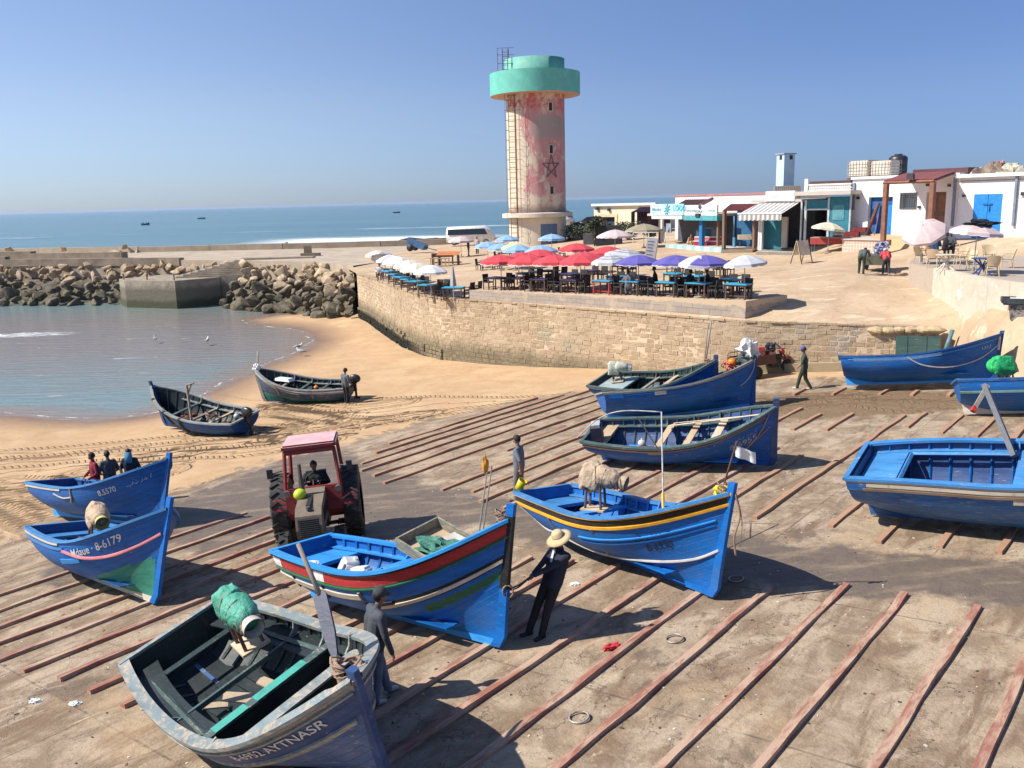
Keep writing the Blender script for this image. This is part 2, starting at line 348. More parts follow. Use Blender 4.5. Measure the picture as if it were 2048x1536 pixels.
for i,(x,y) in enumerate(V2):
    zz[i]+=noise.noise(Vector((x*.3,y*.3,0)))*.06
    if x>17.7 and y<37.3:
        e=polydist(np.array([[x,y]]),np.array([(18.24,37.22),(17.9,35.4),(18.0,33.2),(18.45,31.0),(19.3,29.2),(22.8,27.3),(30,24.5),(48,19)]))[0][0];k=min(1,e/1.25);k=k*k*(3-2*k)
        if x>17.7: zz[i]=(slip(x,y)-.06)*(1-k)+zz[i]*k
me=bpy.data.meshes.new('road');me.from_pydata([(x,y,z) for (x,y),z in zip(V2.tolist(),zz)],[],[tuple(f) for f in r[2]])
me.polygons.foreach_set('use_smooth',[True]*len(me.polygons))
road=bpy.data.objects.new('road',me);C.objects.link(road);structure(road)
m,t,p=newmat('road_mat');pos=N(t,'ShaderNodeNewGeometry').outputs['Position']
c=mix(t,ramp(t,nz(t,pos,.35,6,.65,.5),.35,.65),(.56,.42,.28),(.43,.30,.185));c=mix(t,ramp(t,nz(t,pos,1.7,7,.75,1.),.55,.68),c,(.36,.25,.155));c=mix(t,ramp(t,nz(t,vmap(t,pos,(.35,1,1),(0,0,.5)),1.2,7,.7),.56,.64),c,(.64,.50,.35))
c=mix(t,mth(t,'MULTIPLY',ramp(t,nz(t,pos,9,5,.7),.62,.7),.5),c,(.20,.14,.09))
t.links.new(c,p.inputs['Base Color']);p.inputs['Roughness'].default_value=.95;p.inputs['Specular IOR Level'].default_value=.2
t.links.new(bump(t,nz(t,pos,20,5,.7),.5,.02,bump(t,nz(t,pos,2.5,6,.7),.5,.08)),p.inputs['Normal']);me.materials.append(m);roadmat=m
pl=MB();V=[(x,y,platz(x,y)) for x,y in PLAT];pl.add(V+[(x,y,4.2) for x,y,_ in V],[(0,1,2,3,4),(0,5,6,1),(1,6,7,2),(2,7,8,3),(3,8,9,4),(4,9,5,0)])
structure(pl.build('terrace',roadmat))
# ---------------- sea ----------------
def watermat(name,inner):
    m,t,p=newmat(name);pos=N(t,'ShaderNodeNewGeometry').outputs['Position'];sx=N(t,'ShaderNodeSeparateXYZ');t.links.new(pos,sx.inputs[0])
    x,y=sx.outputs[0],sx.outputs[1]
    if inner:
        w1=nz(t,vmap(t,pos,(.25,1,1),(0,0,.15)),.35,5,.6,.8)
        f=ramp(t,mth(t,'ADD',y,mth(t,'MULTIPLY',mth(t,'SUBTRACT',w1,.5),34.)),47,66)
        f=mth(t,'MULTIPLY',f,ramp(t,mth(t,'ADD',y,mth(t,'MULTIPLY',mth(t,'SUBTRACT',w1,.5),14.)),98,84))
        c=mix(t,f,(.19,.265,.26),(.245,.21,.175))
        sh=N(t,'ShaderNodeAttribute');sh.attribute_name='sd';sf=ramp(t,mth(t,'ADD',sh.outputs['Fac'],mth(t,'MULTIPLY',mth(t,'SUBTRACT',w1,.5),2.5)),-2.6,-.1)
        c=mix(t,sf,c,(.27,.205,.15))
        # foam streaks and the last lap of water on the sand
        fo=mth(t,'MULTIPLY',ramp(t,nz(t,vmap(t,pos,(.2,1.2,1),(0,0,.1)),1.1,7,.75,1.2),.64,.69),ramp(t,nz(t,pos,.05,2,.5),.5,.6))
        wx=mth(t,'ADD',mth(t,'POWER',mth(t,'DIVIDE',mth(t,'ADD',x,42.3),5.2),2.),mth(t,'POWER',mth(t,'DIVIDE',mth(t,'SUBTRACT',y,76.4),1.7),2.))
        fo=mth(t,'MAXIMUM',fo,mth(t,'MULTIPLY',ramp(t,wx,1.,.2),ramp(t,nz(t,vmap(t,pos,(.4,1.6,1)),1.6,6,.75,1),.47,.55)))
        edge=mth(t,'MULTIPLY',ramp(t,mth(t,'ABSOLUTE',mth(t,'ADD',sh.outputs['Fac'],mth(t,'MULTIPLY_ADD',w1,1.2,-.5))),.10,.03),ramp(t,nz(t,pos,.5,5,.7),.5,.62))
        fo=mth(t,'MAXIMUM',fo,edge)
        c=mix(t,fo,c,(.8,.8,.78));t.links.new(mth(t,'MULTIPLY_ADD',fo,.5,.13),p.inputs['Roughness'])
        b=bump(t,nz(t,vmap(t,pos,(.35,1.3,1),(0,0,.12)),1.2,5,.6,.5),.45,.28);b=bump(t,nz(t,vmap(t,pos,(.6,1.6,1)),6,4,.6),.3,.04,b)
    else:
        c=mix(t,ramp(t,nz(t,vmap(t,pos,(.3,1,1)),.012,5,.6),.4,.62),(.055,.15,.175),(.085,.19,.20))
        c=mix(t,ramp(t,y,330,140),c,(.13,.225,.205))
        n1=nz(t,vmap(t,pos,(.35,1,1)),.05,8,.8,1.2)
        band=mth(t,'MULTIPLY',ramp(t,mth(t,'ABSOLUTE',mth(t,'SUBTRACT',y,mth(t,'MULTIPLY_ADD',x,-.12,262))),34,14),ramp(t,mth(t,'ABSOLUTE',mth(t,'ADD',x,38)),46,22))
        f2=mth(t,'MULTIPLY',band,ramp(t,n1,.40,.52))
        b2=mth(t,'MULTIPLY',ramp(t,mth(t,'ABSOLUTE',mth(t,'SUBTRACT',y,390)),16,3),ramp(t,nz(t,vmap(t,pos,(.2,1,1)),.04,6,.7,1),.55,.62))
        f2=mth(t,'MAXIMUM',f2,mth(t,'MULTIPLY',b2,.6))
        c=mix(t,f2,c,(.85,.87,.86));t.links.new(mth(t,'MULTIPLY_ADD',f2,.5,.2),p.inputs['Roughness'])
        b=bump(t,nz(t,vmap(t,pos,(.3,1,1),(0,0,.1)),.35,6,.65,.4),.7,.9);b=bump(t,nz(t,vmap(t,pos,(.4,1,1)),.06,3,.5),.4,3.,b)
    t.links.new(c,p.inputs['Base Color']);t.links.new(b,p.inputs['Normal']);p.inputs['IOR'].default_value=1.33
    return m
g=MB();nxs=np.arange(-140,4,1.2);nys=np.arange(38,112,1.2)
HP=[(x,y) for y in nys for x in nxs];g.grid([[(x,y,.0) for x in nxs] for y in nys])
hw=g.build('harbour_water',watermat('harbour_water_mat',True));floatattr(hw.data,'sd',shore_sd(np.array(HP)));structure(hw)
g=MB();g.add([(-9000,111,-.02),(9000,111,-.02),(22000,45000,-.02),(-22000,45000,-.02)],[(0,1,2,3)])
structure(g.build('sea',watermat('sea_mat',False)))
g=MB();g.add([(-9000,-400,-.6),(9000,-400,-.6),(9000,112,-.6),(-9000,112,-.6)],[(0,1,2,3)])
structure(g.build('sea_bed',mat('bed',(.30,.22,.14))))
# ---------------- stone quay wall ----------------
def stonemat(name,tide=True):
    m,t,p=newmat(name);pos=N(t,'ShaderNodeNewGeometry').outputs['Position'];oi=N(t,'ShaderNodeAttribute');oi.attribute_name='rnd';rv=oi.outputs['Fac']
    c=mix(t,rv,(.46,.345,.22),(.38,.28,.18));c=mix(t,ramp(t,nz(t,pos,.35,5,.6),.45,.65),c,(.50,.38,.25))
    c=mix(t,ramp(t,nz(t,pos,5,7,.75,1),.54,.68),c,(.24,.17,.11));c=mix(t,ramp(t,nz(t,pos,14,5,.75),.62,.7),c,(.12,.085,.055))
    sx=N(t,'ShaderNodeSeparateXYZ');t.links.new(pos,sx.inputs[0]);n1=nz(t,pos,.9,6,.7)
    if tide:
        f=ramp(t,mth(t,'ADD',sx.outputs[2],mth(t,'MULTIPLY',mth(t,'SUBTRACT',n1,.5),1.6)),2.1,1.5);c=mix(t,mth(t,'MULTIPLY',f,.85),c,mix(t,ramp(t,nz(t,pos,3,5,.7),.4,.6),(.165,.135,.08),(.23,.19,.12)))
        # sea-weed black foot on the harbour side
        bf=mth(t,'MULTIPLY',ramp(t,mth(t,'ADD',sx.outputs[2],mth(t,'MULTIPLY',n1,.6)),1.5,1.25),ramp(t,sx.outputs[0],-5.2,-7));c=mix(t,bf,c,(.02,.02,.014))
        for gx,gz,gr,gc in ((1.9,2.95,.55,(.10,.26,.20)),(3.2,2.45,.5,(.12,.28,.21)),(15.1,4.1,.45,(.16,.26,.33)),(14.6,3.6,.5,(.18,.28,.36)),(13.2,4.3,.4,(.22,.30,.32))):
            d2=mth(t,'ADD',mth(t,'POWER',mth(t,'SUBTRACT',sx.outputs[0],gx),2.),mth(t,'POWER',mth(t,'SUBTRACT',sx.outputs[2],gz),2.))
            c=mix(t,mth(t,'MULTIPLY',mth(t,'MULTIPLY',ramp(t,mth(t,'ADD',d2,mth(t,'MULTIPLY',n1,.5)),gr*gr+.28,gr*gr*.5+.2),.35),ramp(t,nz(t,pos,7,5,.7),.35,.55)),c,gc)
    t.links.new(c,p.inputs['Base Color']);p.inputs['Roughness'].default_value=.93;p.inputs['Specular IOR Level'].default_value=.2
    t.links.new(bump(t,nz(t,pos,9,7,.75),.8,.05),p.inputs['Normal']);return m
smat=stonemat('stone_block_mat')
mortar=mat('mortar',(.60,.47,.32),.95,(.48,.36,.24),2.,bmp=.5,bs=15,bd=.03)
def mortar_mat():
    m,t,p=newmat('mortar_tide');pos=N(t,'ShaderNodeNewGeometry').outputs['Position'];sx=N(t,'ShaderNodeSeparateXYZ');t.links.new(pos,sx.inputs[0]);n1=nz(t,pos,.9,6,.7)
    c=mix(t,ramp(t,nz(t,pos,.25,4,.6),.45,.6),(.44,.34,.225),(.64,.50,.34));c=mix(t,ramp(t,nz(t,pos,6,5,.7),.55,.65),c,(.24,.175,.11))
    f=ramp(t,mth(t,'ADD',sx.outputs[2],mth(t,'MULTIPLY',mth(t,'SUBTRACT',n1,.5),1.4)),2.3,1.3);c=mix(t,mth(t,'MULTIPLY',f,.9),c,(.12,.10,.06))
    t.links.new(c,p.inputs['Base Color']);p.inputs['Roughness'].default_value=.95;t.links.new(bump(t,nz(t,pos,12,6,.75),.8,.04),p.inputs['Normal']);return m
mort=mortar_mat()
wt=thing('stone_wall','long weathered stone block retaining wall below the umbrella terrace','wall',(0,0,0))
core=MB();blk=MB();cap=MB();rn=[];rnd=random.Random(3)
L=WALL;nrm=[]
for i in range(len(L)-1):
    d=L[i+1]-L[i];d/=np.linalg.norm(d);nrm.append(np.array([d[1],-d[0]]))
jn_=[nrm[0]]+[(nrm[i]+nrm[i+1])/np.linalg.norm(nrm[i]+nrm[i+1]) for i in range(len(nrm)-1)]+[nrm[-1]]
topz=np.array([4.25,4.3,4.4,4.45,4.5,4.5,4.55,4.55,4.55,4.5])
rows=[]
for off,zf in ((0,-1.0),(0,None),(-.55,None),(-.55,-1.)):
    rows.append([(L[i][0]+jn_[i][0]*off,L[i][1]+jn_[i][1]*off,(topz[i] if zf is None else zf)) for i in range(len(L))])
core.grid(rows)
for e in (0,len(L)-1): core.add([rows[k][e] for k in range(4)],[(0,1,2,3)])
core.build('wall_core',mort,wt)
attr=[]
for i in range(len(nrm)):
    A=L[i];B=L[i+1];ln=np.linalg.norm(B-A);d=(B-A)/ln;nv=nrm[i];zt0,zt1=topz[i],topz[i+1];h=.245;rws=int((max(zt0,zt1)+.6)/h)
    for k in range(rws):
        s=-rnd.random()*.3
        while s<ln-.05:
            wd=rnd.uniform(.34,.62);s0=max(s+.012,0.0);s1=min(s+wd-.012,ln-.0);s+=wd
            if s1-s0<.08: continue
            ztop=zt0+(zt1-zt0)*(s0/ln);z1=ztop-.01-k*h+rnd.uniform(-.012,.012);z0=z1-h+.022
            gz=lowz([A+d*s0+nv*.1])[0]
            if z1<gz-.3: continue
            if rnd.random()<.035 and k>0: continue
            pr=rnd.uniform(.0,.022);ins=.014
            if z1<1.5 and A[0]<-5: pr+=.10
            v=[]
            for (ss,zc) in ((s0,z0),(s1,z0),(s1,z1),(s0,z1)):
                q=A+d*ss;v.append((q[0]-nv[0]*.02,q[1]-nv[1]*.02,zc))
            for (ss,zc) in ((s0+ins,z0+ins),(s1-ins,z0+ins),(s1-ins,z1-ins),(s0+ins,z1-ins)):
                q=A+d*(ss+rnd.uniform(-.012,.012))+nv*(pr+rnd.uniform(-.012,.012));v.append((q[0],q[1],zc+rnd.uniform(-.012,.012)))
            blk.add(v,[(4,5,6,7),(0,1,5,4),(1,2,6,5),(2,3,7,6),(3,0,4,7)]);attr+=[rnd.random()]*8
bo=blk.build('stone_facing',smat,wt);floatattr(bo.data,'rnd',attr)
# coping: uneven rubble along the top
cp=MB();rr=random.Random(11)
for i in range(len(nrm)):
    A=L[i];B=L[i+1];ln=np.linalg.norm(B-A);d=(B-A)/ln;s=0
    while s<ln:
        wd=rr.uniform(.3,.8);q=A+d*(s+wd/2)-nrm[i]*.2;zt=topz[i]+(topz[i+1]-topz[i])*min(1,s/ln)
        cp.box((q[0],q[1],zt+.005),(wd-.02,.5+rr.uniform(-.08,.06),.05+rr.uniform(0,.05)),math.atan2(d[1],d[0])+rr.uniform(-.03,.03));s+=wd
o=cp.build('coping',smat,wt);floatattr(o.data,'rnd',[random.random() for _ in cp.v])
# footing ledge (algae-green concrete) along the right part
ft=MB();ft.prism([(5.2,45.85),(10.6,41.0),(18.2,37.35),(18.0,37.0),(10.3,40.5),(4.9,45.4)],.2,1.0)
lf0=[(4.9,45.45,.95),(10.3,40.5,2.55),(18.,36.9,3.15)];ft=MB()
for (a_,b_) in ((0,1),(1,2)):
    x0,y0,z0=lf0[a_];x1,y1,z1=lf0[b_];nn=nrm[6] if a_==0 else nrm[8]
    ft.add([(x0,y0,z0),(x1,y1,z1),(x1-nn[0]*.5,y1-nn[1]*.5,z1+.02),(x0-nn[0]*.5,y0-nn[1]*.5,z0+.02),(x0,y0,z0-1.2),(x1,y1,z1-1.2)],[(0,1,2,3),(4,5,1,0)])
ft.build('footing',mat('footing',(.34,.27,.17),.9,(.20,.20,.09),1.2,bs=12,bd=.03),wt)
# concrete block parapet of the terrace
pw=thing('block_parapet','low grey concrete block wall under the red and purple umbrellas','wall')
m,t,p=newmat('cinder');uvn=N(t,'ShaderNodeUVMap').outputs[0];pos=N(t,'ShaderNodeNewGeometry').outputs['Position']
bt=N(t,'ShaderNodeTexBrick');t.links.new(uvn,bt.inputs[0]);bt.inputs['Scale'].default_value=1;bt.inputs['Brick Width'].default_value=.62;bt.inputs['Row Height'].default_value=.26;bt.inputs['Mortar Size'].default_value=.013;bt.inputs['Mortar Smooth'].default_value=.2
bt.inputs['Color1'].default_value=(.40,.335,.275,1);bt.inputs['Color2'].default_value=(.33,.275,.225,1);bt.inputs['Mortar'].default_value=(.22,.16,.115,1)
sxx=N(t,'ShaderNodeSeparateXYZ');t.links.new(uvn,sxx.inputs[0])
ren=ramp(t,mth(t,'ADD',sxx.outputs[1],mth(t,'MULTIPLY',nz(t,pos,2.2,6,.7),.5)),.95,1.0)
c=mix(t,ramp(t,nz(t,pos,1.3,6,.7),.5,.65),bt.outputs[0],(.48,.38,.27));c=mix(t,ren,c,(.55,.42,.28));t.links.new(c,p.inputs['Base Color']);p.inputs['Roughness'].default_value=.95
t.links.new(bump(t,nz(t,pos,15,6,.7),.5,.02,bump(t,bt.outputs[1],-.5,.03)),p.inputs['Normal']);cinder=m
g=MB();A,B,Cc=PLAT[0],PLAT[1],PLAT[2];uv=[]
def par(a,b,z0a,z0b):
    ln=np.linalg.norm(b-a);nv=np.array([(b-a)[1],-(b-a)[0]])/ln;d=(b-a)/ln;V=[]
    a2=a+nv*.0;b2=b;za,zb=platz(*a)+.02,platz(*b)+.02
    V=[(*a2,z0a),(*b2,z0b),(*b2,zb),(*a2,za),(*(b2-nv*.25),zb+.003),(*(a2-nv*.25),za+.003)]
    g.add(V,[(0,1,2,3),(3,2,4,5)]);return ln
o1=par(A+np.array([.0,-.05]),B+np.array([.02,-.05]),4.5,4.5);uv+=[(0,-.15),(o1,.1),(o1,1.0),(0,.65),(o1,1.25),(0,.9)]
o2=par(B+np.array([.02,-.05]),Cc+np.array([.05,-.02]),4.5,5.1);uv+=[(0,.06),(o2,.5),(o2,1.),(0,1.),(o2,1.25),(0,1.25)]
aL=A+np.array([0,-.05]);g.add([(*aL,4.4),(*aL,platz(*A)+.02),(aL[0]+.3,aL[1]+2,platz(*A)+.02),(aL[0]+.3,aL[1]+2,4.4)],[(0,1,2,3)]);uv+=[(0,0),(0,.7),(2,.7),(2,0)]
g.uv=uv;g.build('block_facing',cinder,pw)
# ---------------- rocks ----------------
def rockmat(name,tide):
    m,t,p=newmat(name);pos=N(t,'ShaderNodeNewGeometry').outputs['Position'];rv=N(t,'ShaderNodeObjectInfo').outputs['Random'];sx=N(t,'ShaderNodeSeparateXYZ');t.links.new(pos,sx.inputs[0])
    c=mix(t,rv,(.60,.45,.28),(.42,.31,.20));c=mix(t,ramp(t,nz(t,pos,1.6,7,.7),.45,.65),c,(.27,.20,.135))
    hz=mth(t,'ADD',mth(t,'ADD',sx.outputs[2],mth(t,'MULTIPLY',mth(t,'SUBTRACT',nz(t,pos,.35,5,.6),.5),1.8)),mth(t,'MULTIPLY',mth(t,'SUBTRACT',rv,.5),1.0))
    f=ramp(t,hz,2.75,2.35);c=mix(t,f,c,mix(t,ramp(t,nz(t,pos,2.5,6,.7),.4,.62),(.10,.085,.06),(.21,.17,.115)))
    c=mix(t,mth(t,'MULTIPLY',ramp(t,hz,1.0,.5),ramp(t,nz(t,pos,1.5,4,.6),.45,.6)),c,(.07,.07,.035))
    t.links.new(c,p.inputs['Base Color']);p.inputs['Roughness'].default_value=.85;p.inputs['Specular IOR Level'].default_value=.25
    t.links.new(bump(t,nz(t,pos,3.5,8,.7),.6,.15),p.inputs['Normal']);return m
rockm=rockmat('rock_mat',True);rr=random.Random(5);RK=[]
for k in range(14):
    bm=bmesh.new()
    for _ in range(rr.randint(9,14)):
        d=Vector((rr.gauss(0,1),rr.gauss(0,1),rr.gauss(0,1))).normalized();q=Vector((d.x*.62,d.y*.5,d.z*.42))*rr.uniform(.85,1.1);bm.verts.new(q)
    res=bmesh.ops.convex_hull(bm,input=bm.verts);bmesh.ops.delete(bm,geom=[g_ for g_ in res['geom_interior'] if isinstance(g_,bmesh.types.BMVert)],context='VERTS')
    bmesh.ops.bevel(bm,geom=list(bm.edges),offset=.035,segments=1,affect='EDGES')
    me=bpy.data.meshes.new('boulder');bm.to_mesh(me);bm.free();me.materials.append(rockm);RK.append(me)
lowL=np.array([(-66,104.5),(-58.4,101.5),(-47,99.5),(-42,98.6)]);topL=np.array([(-70,113),(-62,110.3),(-50,107.5),(-41,105)])
lowR=np.array([(-30.6,93.4),(-26,90),(-20,84.2),(-14.2,78.4)]);topR=np.array([(-29.0,99.0),(-25,97.6),(-20,93.0),(-15.2,86.2)])
cand=[]
def lerpL(L,t):
    k=t*(len(L)-1);i=min(int(k),len(L)-2);return L[i]*(1-(k-i))+L[i+1]*(k-i)
def rocks(lo,hi,n,zt,side):
    for _ in range(n):
        u=rr.random();v=rr.random()**.9;a=lerpL(lo,u);b=lerpL(hi,u);q=a*(1-v)+b*v;z=-.1+(zt+.1)*v**.8+rr.uniform(-.1,.12)
        s=rr.choice((.7,1.,1.2,1.5,1.9))*rr.uniform(.85,1.15)*(1.12-.2*v)
        cand.append((q[0]+rr.uniform(-.3,.3),q[1]+rr.uniform(-.3,.3),z,s,side,v))
rocks(lowL,topL,420,3.9,'L');rocks(lowR,topR,380,4.2,'R')
for u in np.linspace(0,1,11): # behind the landing steps
    q=np.array([-40.5,104.6])*(1-u)+np.array([-31.5,100.6])*u;cand.append((q[0],q[1],3.4+rr.uniform(-.3,.7),rr.uniform(1.,1.5),'L',.9))
# poisson-ish thinning
keep=[];rr.shuffle(cand)
for c_ in cand:
    if all((c_[0]-k[0])**2+(c_[1]-k[1])**2+(c_[2]-k[2])**2>(.325*(c_[3]+k[3]))**2 for k in keep): keep.append(c_)
    if len(keep)>=296:break
for c_ in keep:
    o=bpy.data.objects.new('boulder',rr.choice(RK));C.objects.link(o);o.location=c_[:3];o.rotation_euler=(rr.uniform(-.5,.8),rr.uniform(-.5,.5),rr.uniform(0,6.28));o.scale=(c_[3],c_[3]*rr.uniform(.8,1.1),c_[3]*rr.uniform(.8,1.15))
    dry=c_[2]>2.4
    lb={('L',1):'sunlit tan boulder in the upper dry rows left of the concrete landing steps',('L',0):'dark wet boulder near the waterline left of the concrete landing steps',('R',1):'sunlit tan boulder in the upper dry rows between the steps and the stone wall',('R',0):'dark weedy boulder in the lower rows between the steps and the stone wall'}[(c_[4],int(dry))]
    tag(o,lb,'boulder','breakwater boulders '+('left' if c_[4]=='L' else 'right')+' of the steps, '+('upper' if dry else 'lower')+' rows')
# filler rubble slope underneath
g=MB()
for lo,hi,zt in((lowL,topL,3.6),(lowR,topR,3.9)):
    G=[]
    for j in range(14):
        v=j/13;row=[]
        for i in range(40):
            u=i/39;q=lerpL(lo,u)*(1-v)+lerpL(hi,u)*v;row.append((q[0],q[1]+.6,-1.5+(zt+.7)*v**.85+noise.noise(Vector((q[0]*.9,q[1]*.9,0)))*.5))
        G.append(row)
    g.grid(G)
bpy.context.view_layer.update()
o=g.build('rubble',rockm);tag(o,'dark rubble filling the gaps between the breakwater boulders','rubble',kind='stuff')
# ---------------- quay, parapets, landing steps ----------------
cm=mat('quay_concrete',(.47,.385,.285),.93,(.36,.28,.20),.5,(.4,.65),bs=6,bd=.04,col3=(.25,.19,.14),s3=2.5,thr3=(.6,.72))
cdk=mat('dark_concrete',(.30,.235,.17),.93,(.20,.155,.11),.8,(.4,.65),bs=6,bd=.04,col3=(.12,.10,.075),s3=2.5)  # darker concrete tone for kerb, low wall, bollards and step
def tidecon():
    m,t,p=newmat('tide_concrete');pos=N(t,'ShaderNodeNewGeometry').outputs['Position'];sx=N(t,'ShaderNodeSeparateXYZ');t.links.new(pos,sx.inputs[0]);z=sx.outputs[2];n=nz(t,pos,1.,6,.7)
    c=mix(t,ramp(t,nz(t,pos,.8,6,.7),.4,.62),(.40,.33,.245),(.27,.215,.155));c=mix(t,ramp(t,mth(t,'ADD',z,mth(t,'MULTIPLY',n,.9)),2.9,2.3),c,(.17,.14,.10));c=mix(t,ramp(t,mth(t,'ADD',z,mth(t,'MULTIPLY',n,.8)),1.4,1.),c,(.075,.075,.035))
    t.links.new(c,p.inputs['Base Color']);p.inputs['Roughness'].default_value=.9;t.links.new(bump(t,nz(t,pos,4,7,.75),.8,.12),p.inputs['Normal']);return m
tcm=tidecon()
q=thing('breakwater_quay','long pale concrete breakwater quay above the boulders with the sea behind it','breakwater')
g=MB();qf=np.array([(-120,126),(-62,110.5),(-41,105),(-29,99.2),(-20,93.3),(-15,86)]);qb=np.array([(-120,140),(-66,126.5),(-50,121.5),(-30,119.5),(-17,119.5),(2,121)])
n=len(qf);g.grid([[(*qf[i],-.5) for i in range(n)],[(*qf[i],4.55) for i in range(n)],[(*qb[i],4.75) for i in range(n)],[(*qb[i],-1.) for i in range(n)]]);g.build('deck',cm,q)
g=MB()
for i in range(n-1):
    a_,b_=qb[i],qb[i+1];l=np.linalg.norm(b_-a_);k=max(1,int(l/7));
    for j in range(k):
        u0_,u1_=j/k,(j+1)/k;pa=a_+(b_-a_)*u0_;pb=a_+(b_-a_)*u1_;mid=(pa+pb)/2
        g.box((mid[0],mid[1],5.0+.02*((i+j)%2)),(np.linalg.norm(pb-pa)-.05,.7,.95+.06*((j*7)%3)),math.atan2(*(pb-pa)[::-1]))
g.build('sea_parapet',cm,q)
g=MB()
for i in range(3):
    a_,b_=qf[i],qf[i+1]
    if i==2:b_=a_+(b_-a_)*.25
    mid=(a_+b_)/2;l=np.linalg.norm(b_-a_)
    g.box((mid[0],mid[1]+.3,4.55-.2),(l,.8,1.6 if i<1 else .9),math.atan2(*(b_-a_)[::-1]))
g.build('harbour_kerb',cdk if True else cm,q)
g=MB();g.box((-56,112.5,4.9),(18,1.2,.9),-.25);g.box((-66,115,5.05),(12,1.,1.1),-.25);g.build('low_wall',cdk,q)
g=MB();g.box((-23.3,104,5.3),(.9,.15,1.),0);g.box((-23,104,4.8),(2.2,.9,.3),0);g.build('mooring_block',cdk,q)
# large dry stones lying on the quay
for (px,py,s) in ((232,506,2.0),(350,521,1.6),(275,499,.9),(20,494,1.3),(125,492,1.2),(250,489,1.1),(563,488,1.1),(575,487,1.4),(1002,0,0)):
    if s==0:continue
    P_=atd(px,py+5,112 if py>500 else 121);o=bpy.data.objects.new('rock',RK[int(px)%14]);C.objects.link(o);o.location=(P_.x,P_.y,P_.z);o.scale=(s*1.1,s,s*.9);o.rotation_euler=(.3,.2,px)
    tag(o,{232:'largest pale rock sitting on the quay edge above the boulders',350:'pale rock on the quay edge just left of the landing steps',275:'small rock on the quay by the end of the dark low wall',20:'round rock on the sea parapet at the far left',125:'dark round rock on the sea parapet, second from the far left',250:'small round rock on the sea parapet above the quay rocks',563:'small dark rock on the parapet beside a bigger pale one',575:'round pale rock on the parapet in the middle of the quay'}[px],'rock')
jt=thing('landing_steps','concrete landing stage with a flight of steps between the boulder slopes','steps')
g=MB();pf=[(-43.2,98.6),(-41.6,96.2),(-35.2,93.6),(-31.6,97.2),(-33,100.5),(-40,103)];pt_=2.95
g.prism(pf,-.8,pt_);g.build('platform',tcm,jt)
g=MB();ns=10
for k in range(ns):
    u=k/ns;x0=-36.4+u*7.2
    z=pt_+(4.75-pt_)*(k+1)/ns
    g.prism([(x0,97.2+u*3.0),(x0+8,97.5+u*2.6),(x0+8.,101.5),(x0-.6,101.0+u*1.6)],pt_-3.6 if k==0 else z-.8,z)
g.build('stairs',tcm,jt)
for k,(x,y) in enumerate(((-42.2,97.5),(-39,95.9),(-35.6,94.6),(-40.8,100.5))):
    g=MB();g.tube([(x,y,pt_-.1),(x,y,pt_+.6)],[.09,.08],8);g.tube([(x,y,pt_+.55),(x,y,pt_+.65)],.13,8);g.build('bollard',cdk,jt)
# reef beyond the quay
for i,(px,py,wd,h_) in enumerate(((800,489,13,1.),(860,487,24,1.5),(955,486,30,1.2),(760,0,0,0))):
    if not wd: continue
    P_=atz(px,py,.3);g=MB();g.blob((0,0,0),(wd/2,4,h_),22,10,0,.35,i,2.2);o=g.build('reef_rock',mat('reef',(.05,.045,.035),.8,(.09,.08,.05)),None,False,(P_.x,P_.y,0));tag(o,('low dark reef rock in the surf, furthest left','dark reef rock in the surf behind the blue trailer','dark reef rock behind the parked white minibus')[i],'rock')
# ---------------- skid rails on the slip ----------------
railm=mat('rail_wood',(.31,.125,.085),.85,(.46,.31,.215),3.2,(.40,.55),bs=26,bd=.02,stretch=(.35,1.6,1.6),col3=(.20,.095,.07),s3=5,thr3=(.55,.66))
railp=mat('rail_wood_dry',(.40,.23,.14),.9,(.38,.21,.13),2.,(.42,.6),bs=26,bd=.02,stretch=(.35,1.6,1.6),col3=(.26,.15,.1),s3=5)
PERP=np.array([RD[1],-RD[0]]);rl=random.Random(2);ang=math.atan2(RD[1],RD[0])
def slip_M(x,y,ang,lift=0.,roll=0.):
    n=Vector((.085*TD[0],.085*TD[1],1)).normalized();f=Vector((math.cos(ang),math.sin(ang),0));f=(f-n*f.dot(n)).normalized();l=n.cross(f)
    l2=l*math.cos(roll)+n*math.sin(roll);n2=-l*math.sin(roll)+n*math.cos(roll);o=Vector((x,y,slip(x,y)+lift))
    return Matrix([[f[i],l2[i],n2[i],o[i]] for i in range(3)]+[[0,0,0,1]])
def rail(perp,a0,a1,label,group,mt):
    c=RD*((a0+a1)/2)+PERP*perp;ln=a1-a0
    g=MB();segs=max(2,int(ln/.7));pts=[]
    W=.135;Hh=.065
    V=[];k=segs+1
    jt_=[rl.uniform(-.022,.022) for _ in range(20)];jz=[rl.uniform(-.012,.016) for _ in range(20)];ph_=rl.random()
    dy=[noise.noise(Vector((perp*9,i*.6,0)))*.035+jt_[int(i*.7/2.4+ph_)%20] for i in range(k)]
    for i in range(k):
        x=-ln/2+ln*i/segs;w2=W/2*(1+noise.noise(Vector((i*1.3,perp,5)))*.22);h2=Hh*(1+noise.noise(Vector((i*.9,perp,9)))*.35)+jz[int(i*.7/2.4+ph_)%20]
        V+=[(x,dy[i]-w2,-.03),(x,dy[i]+w2,-.03),(x,dy[i]+w2*.93,h2),(x,dy[i]-w2*.93,h2+rl.uniform(-.006,.006))]
    Fc=[]
    for i in range(segs):
        for j in range(4): Fc.append((i*4+j,i*4+(j+1)%4,(i+1)*4+(j+1)%4,(i+1)*4+j))
    Fc+=[(3,2,1,0),(segs*4,segs*4+1,segs*4+2,segs*4+3)]
    g.add(V,[f[::-1] for f in Fc]);o=g.build('wooden_skid_rail',mt);o.matrix_world=slip_M(c[0],c[1],ang+rl.uniform(-.004,.004));tag(o,label,'skid rail',group)
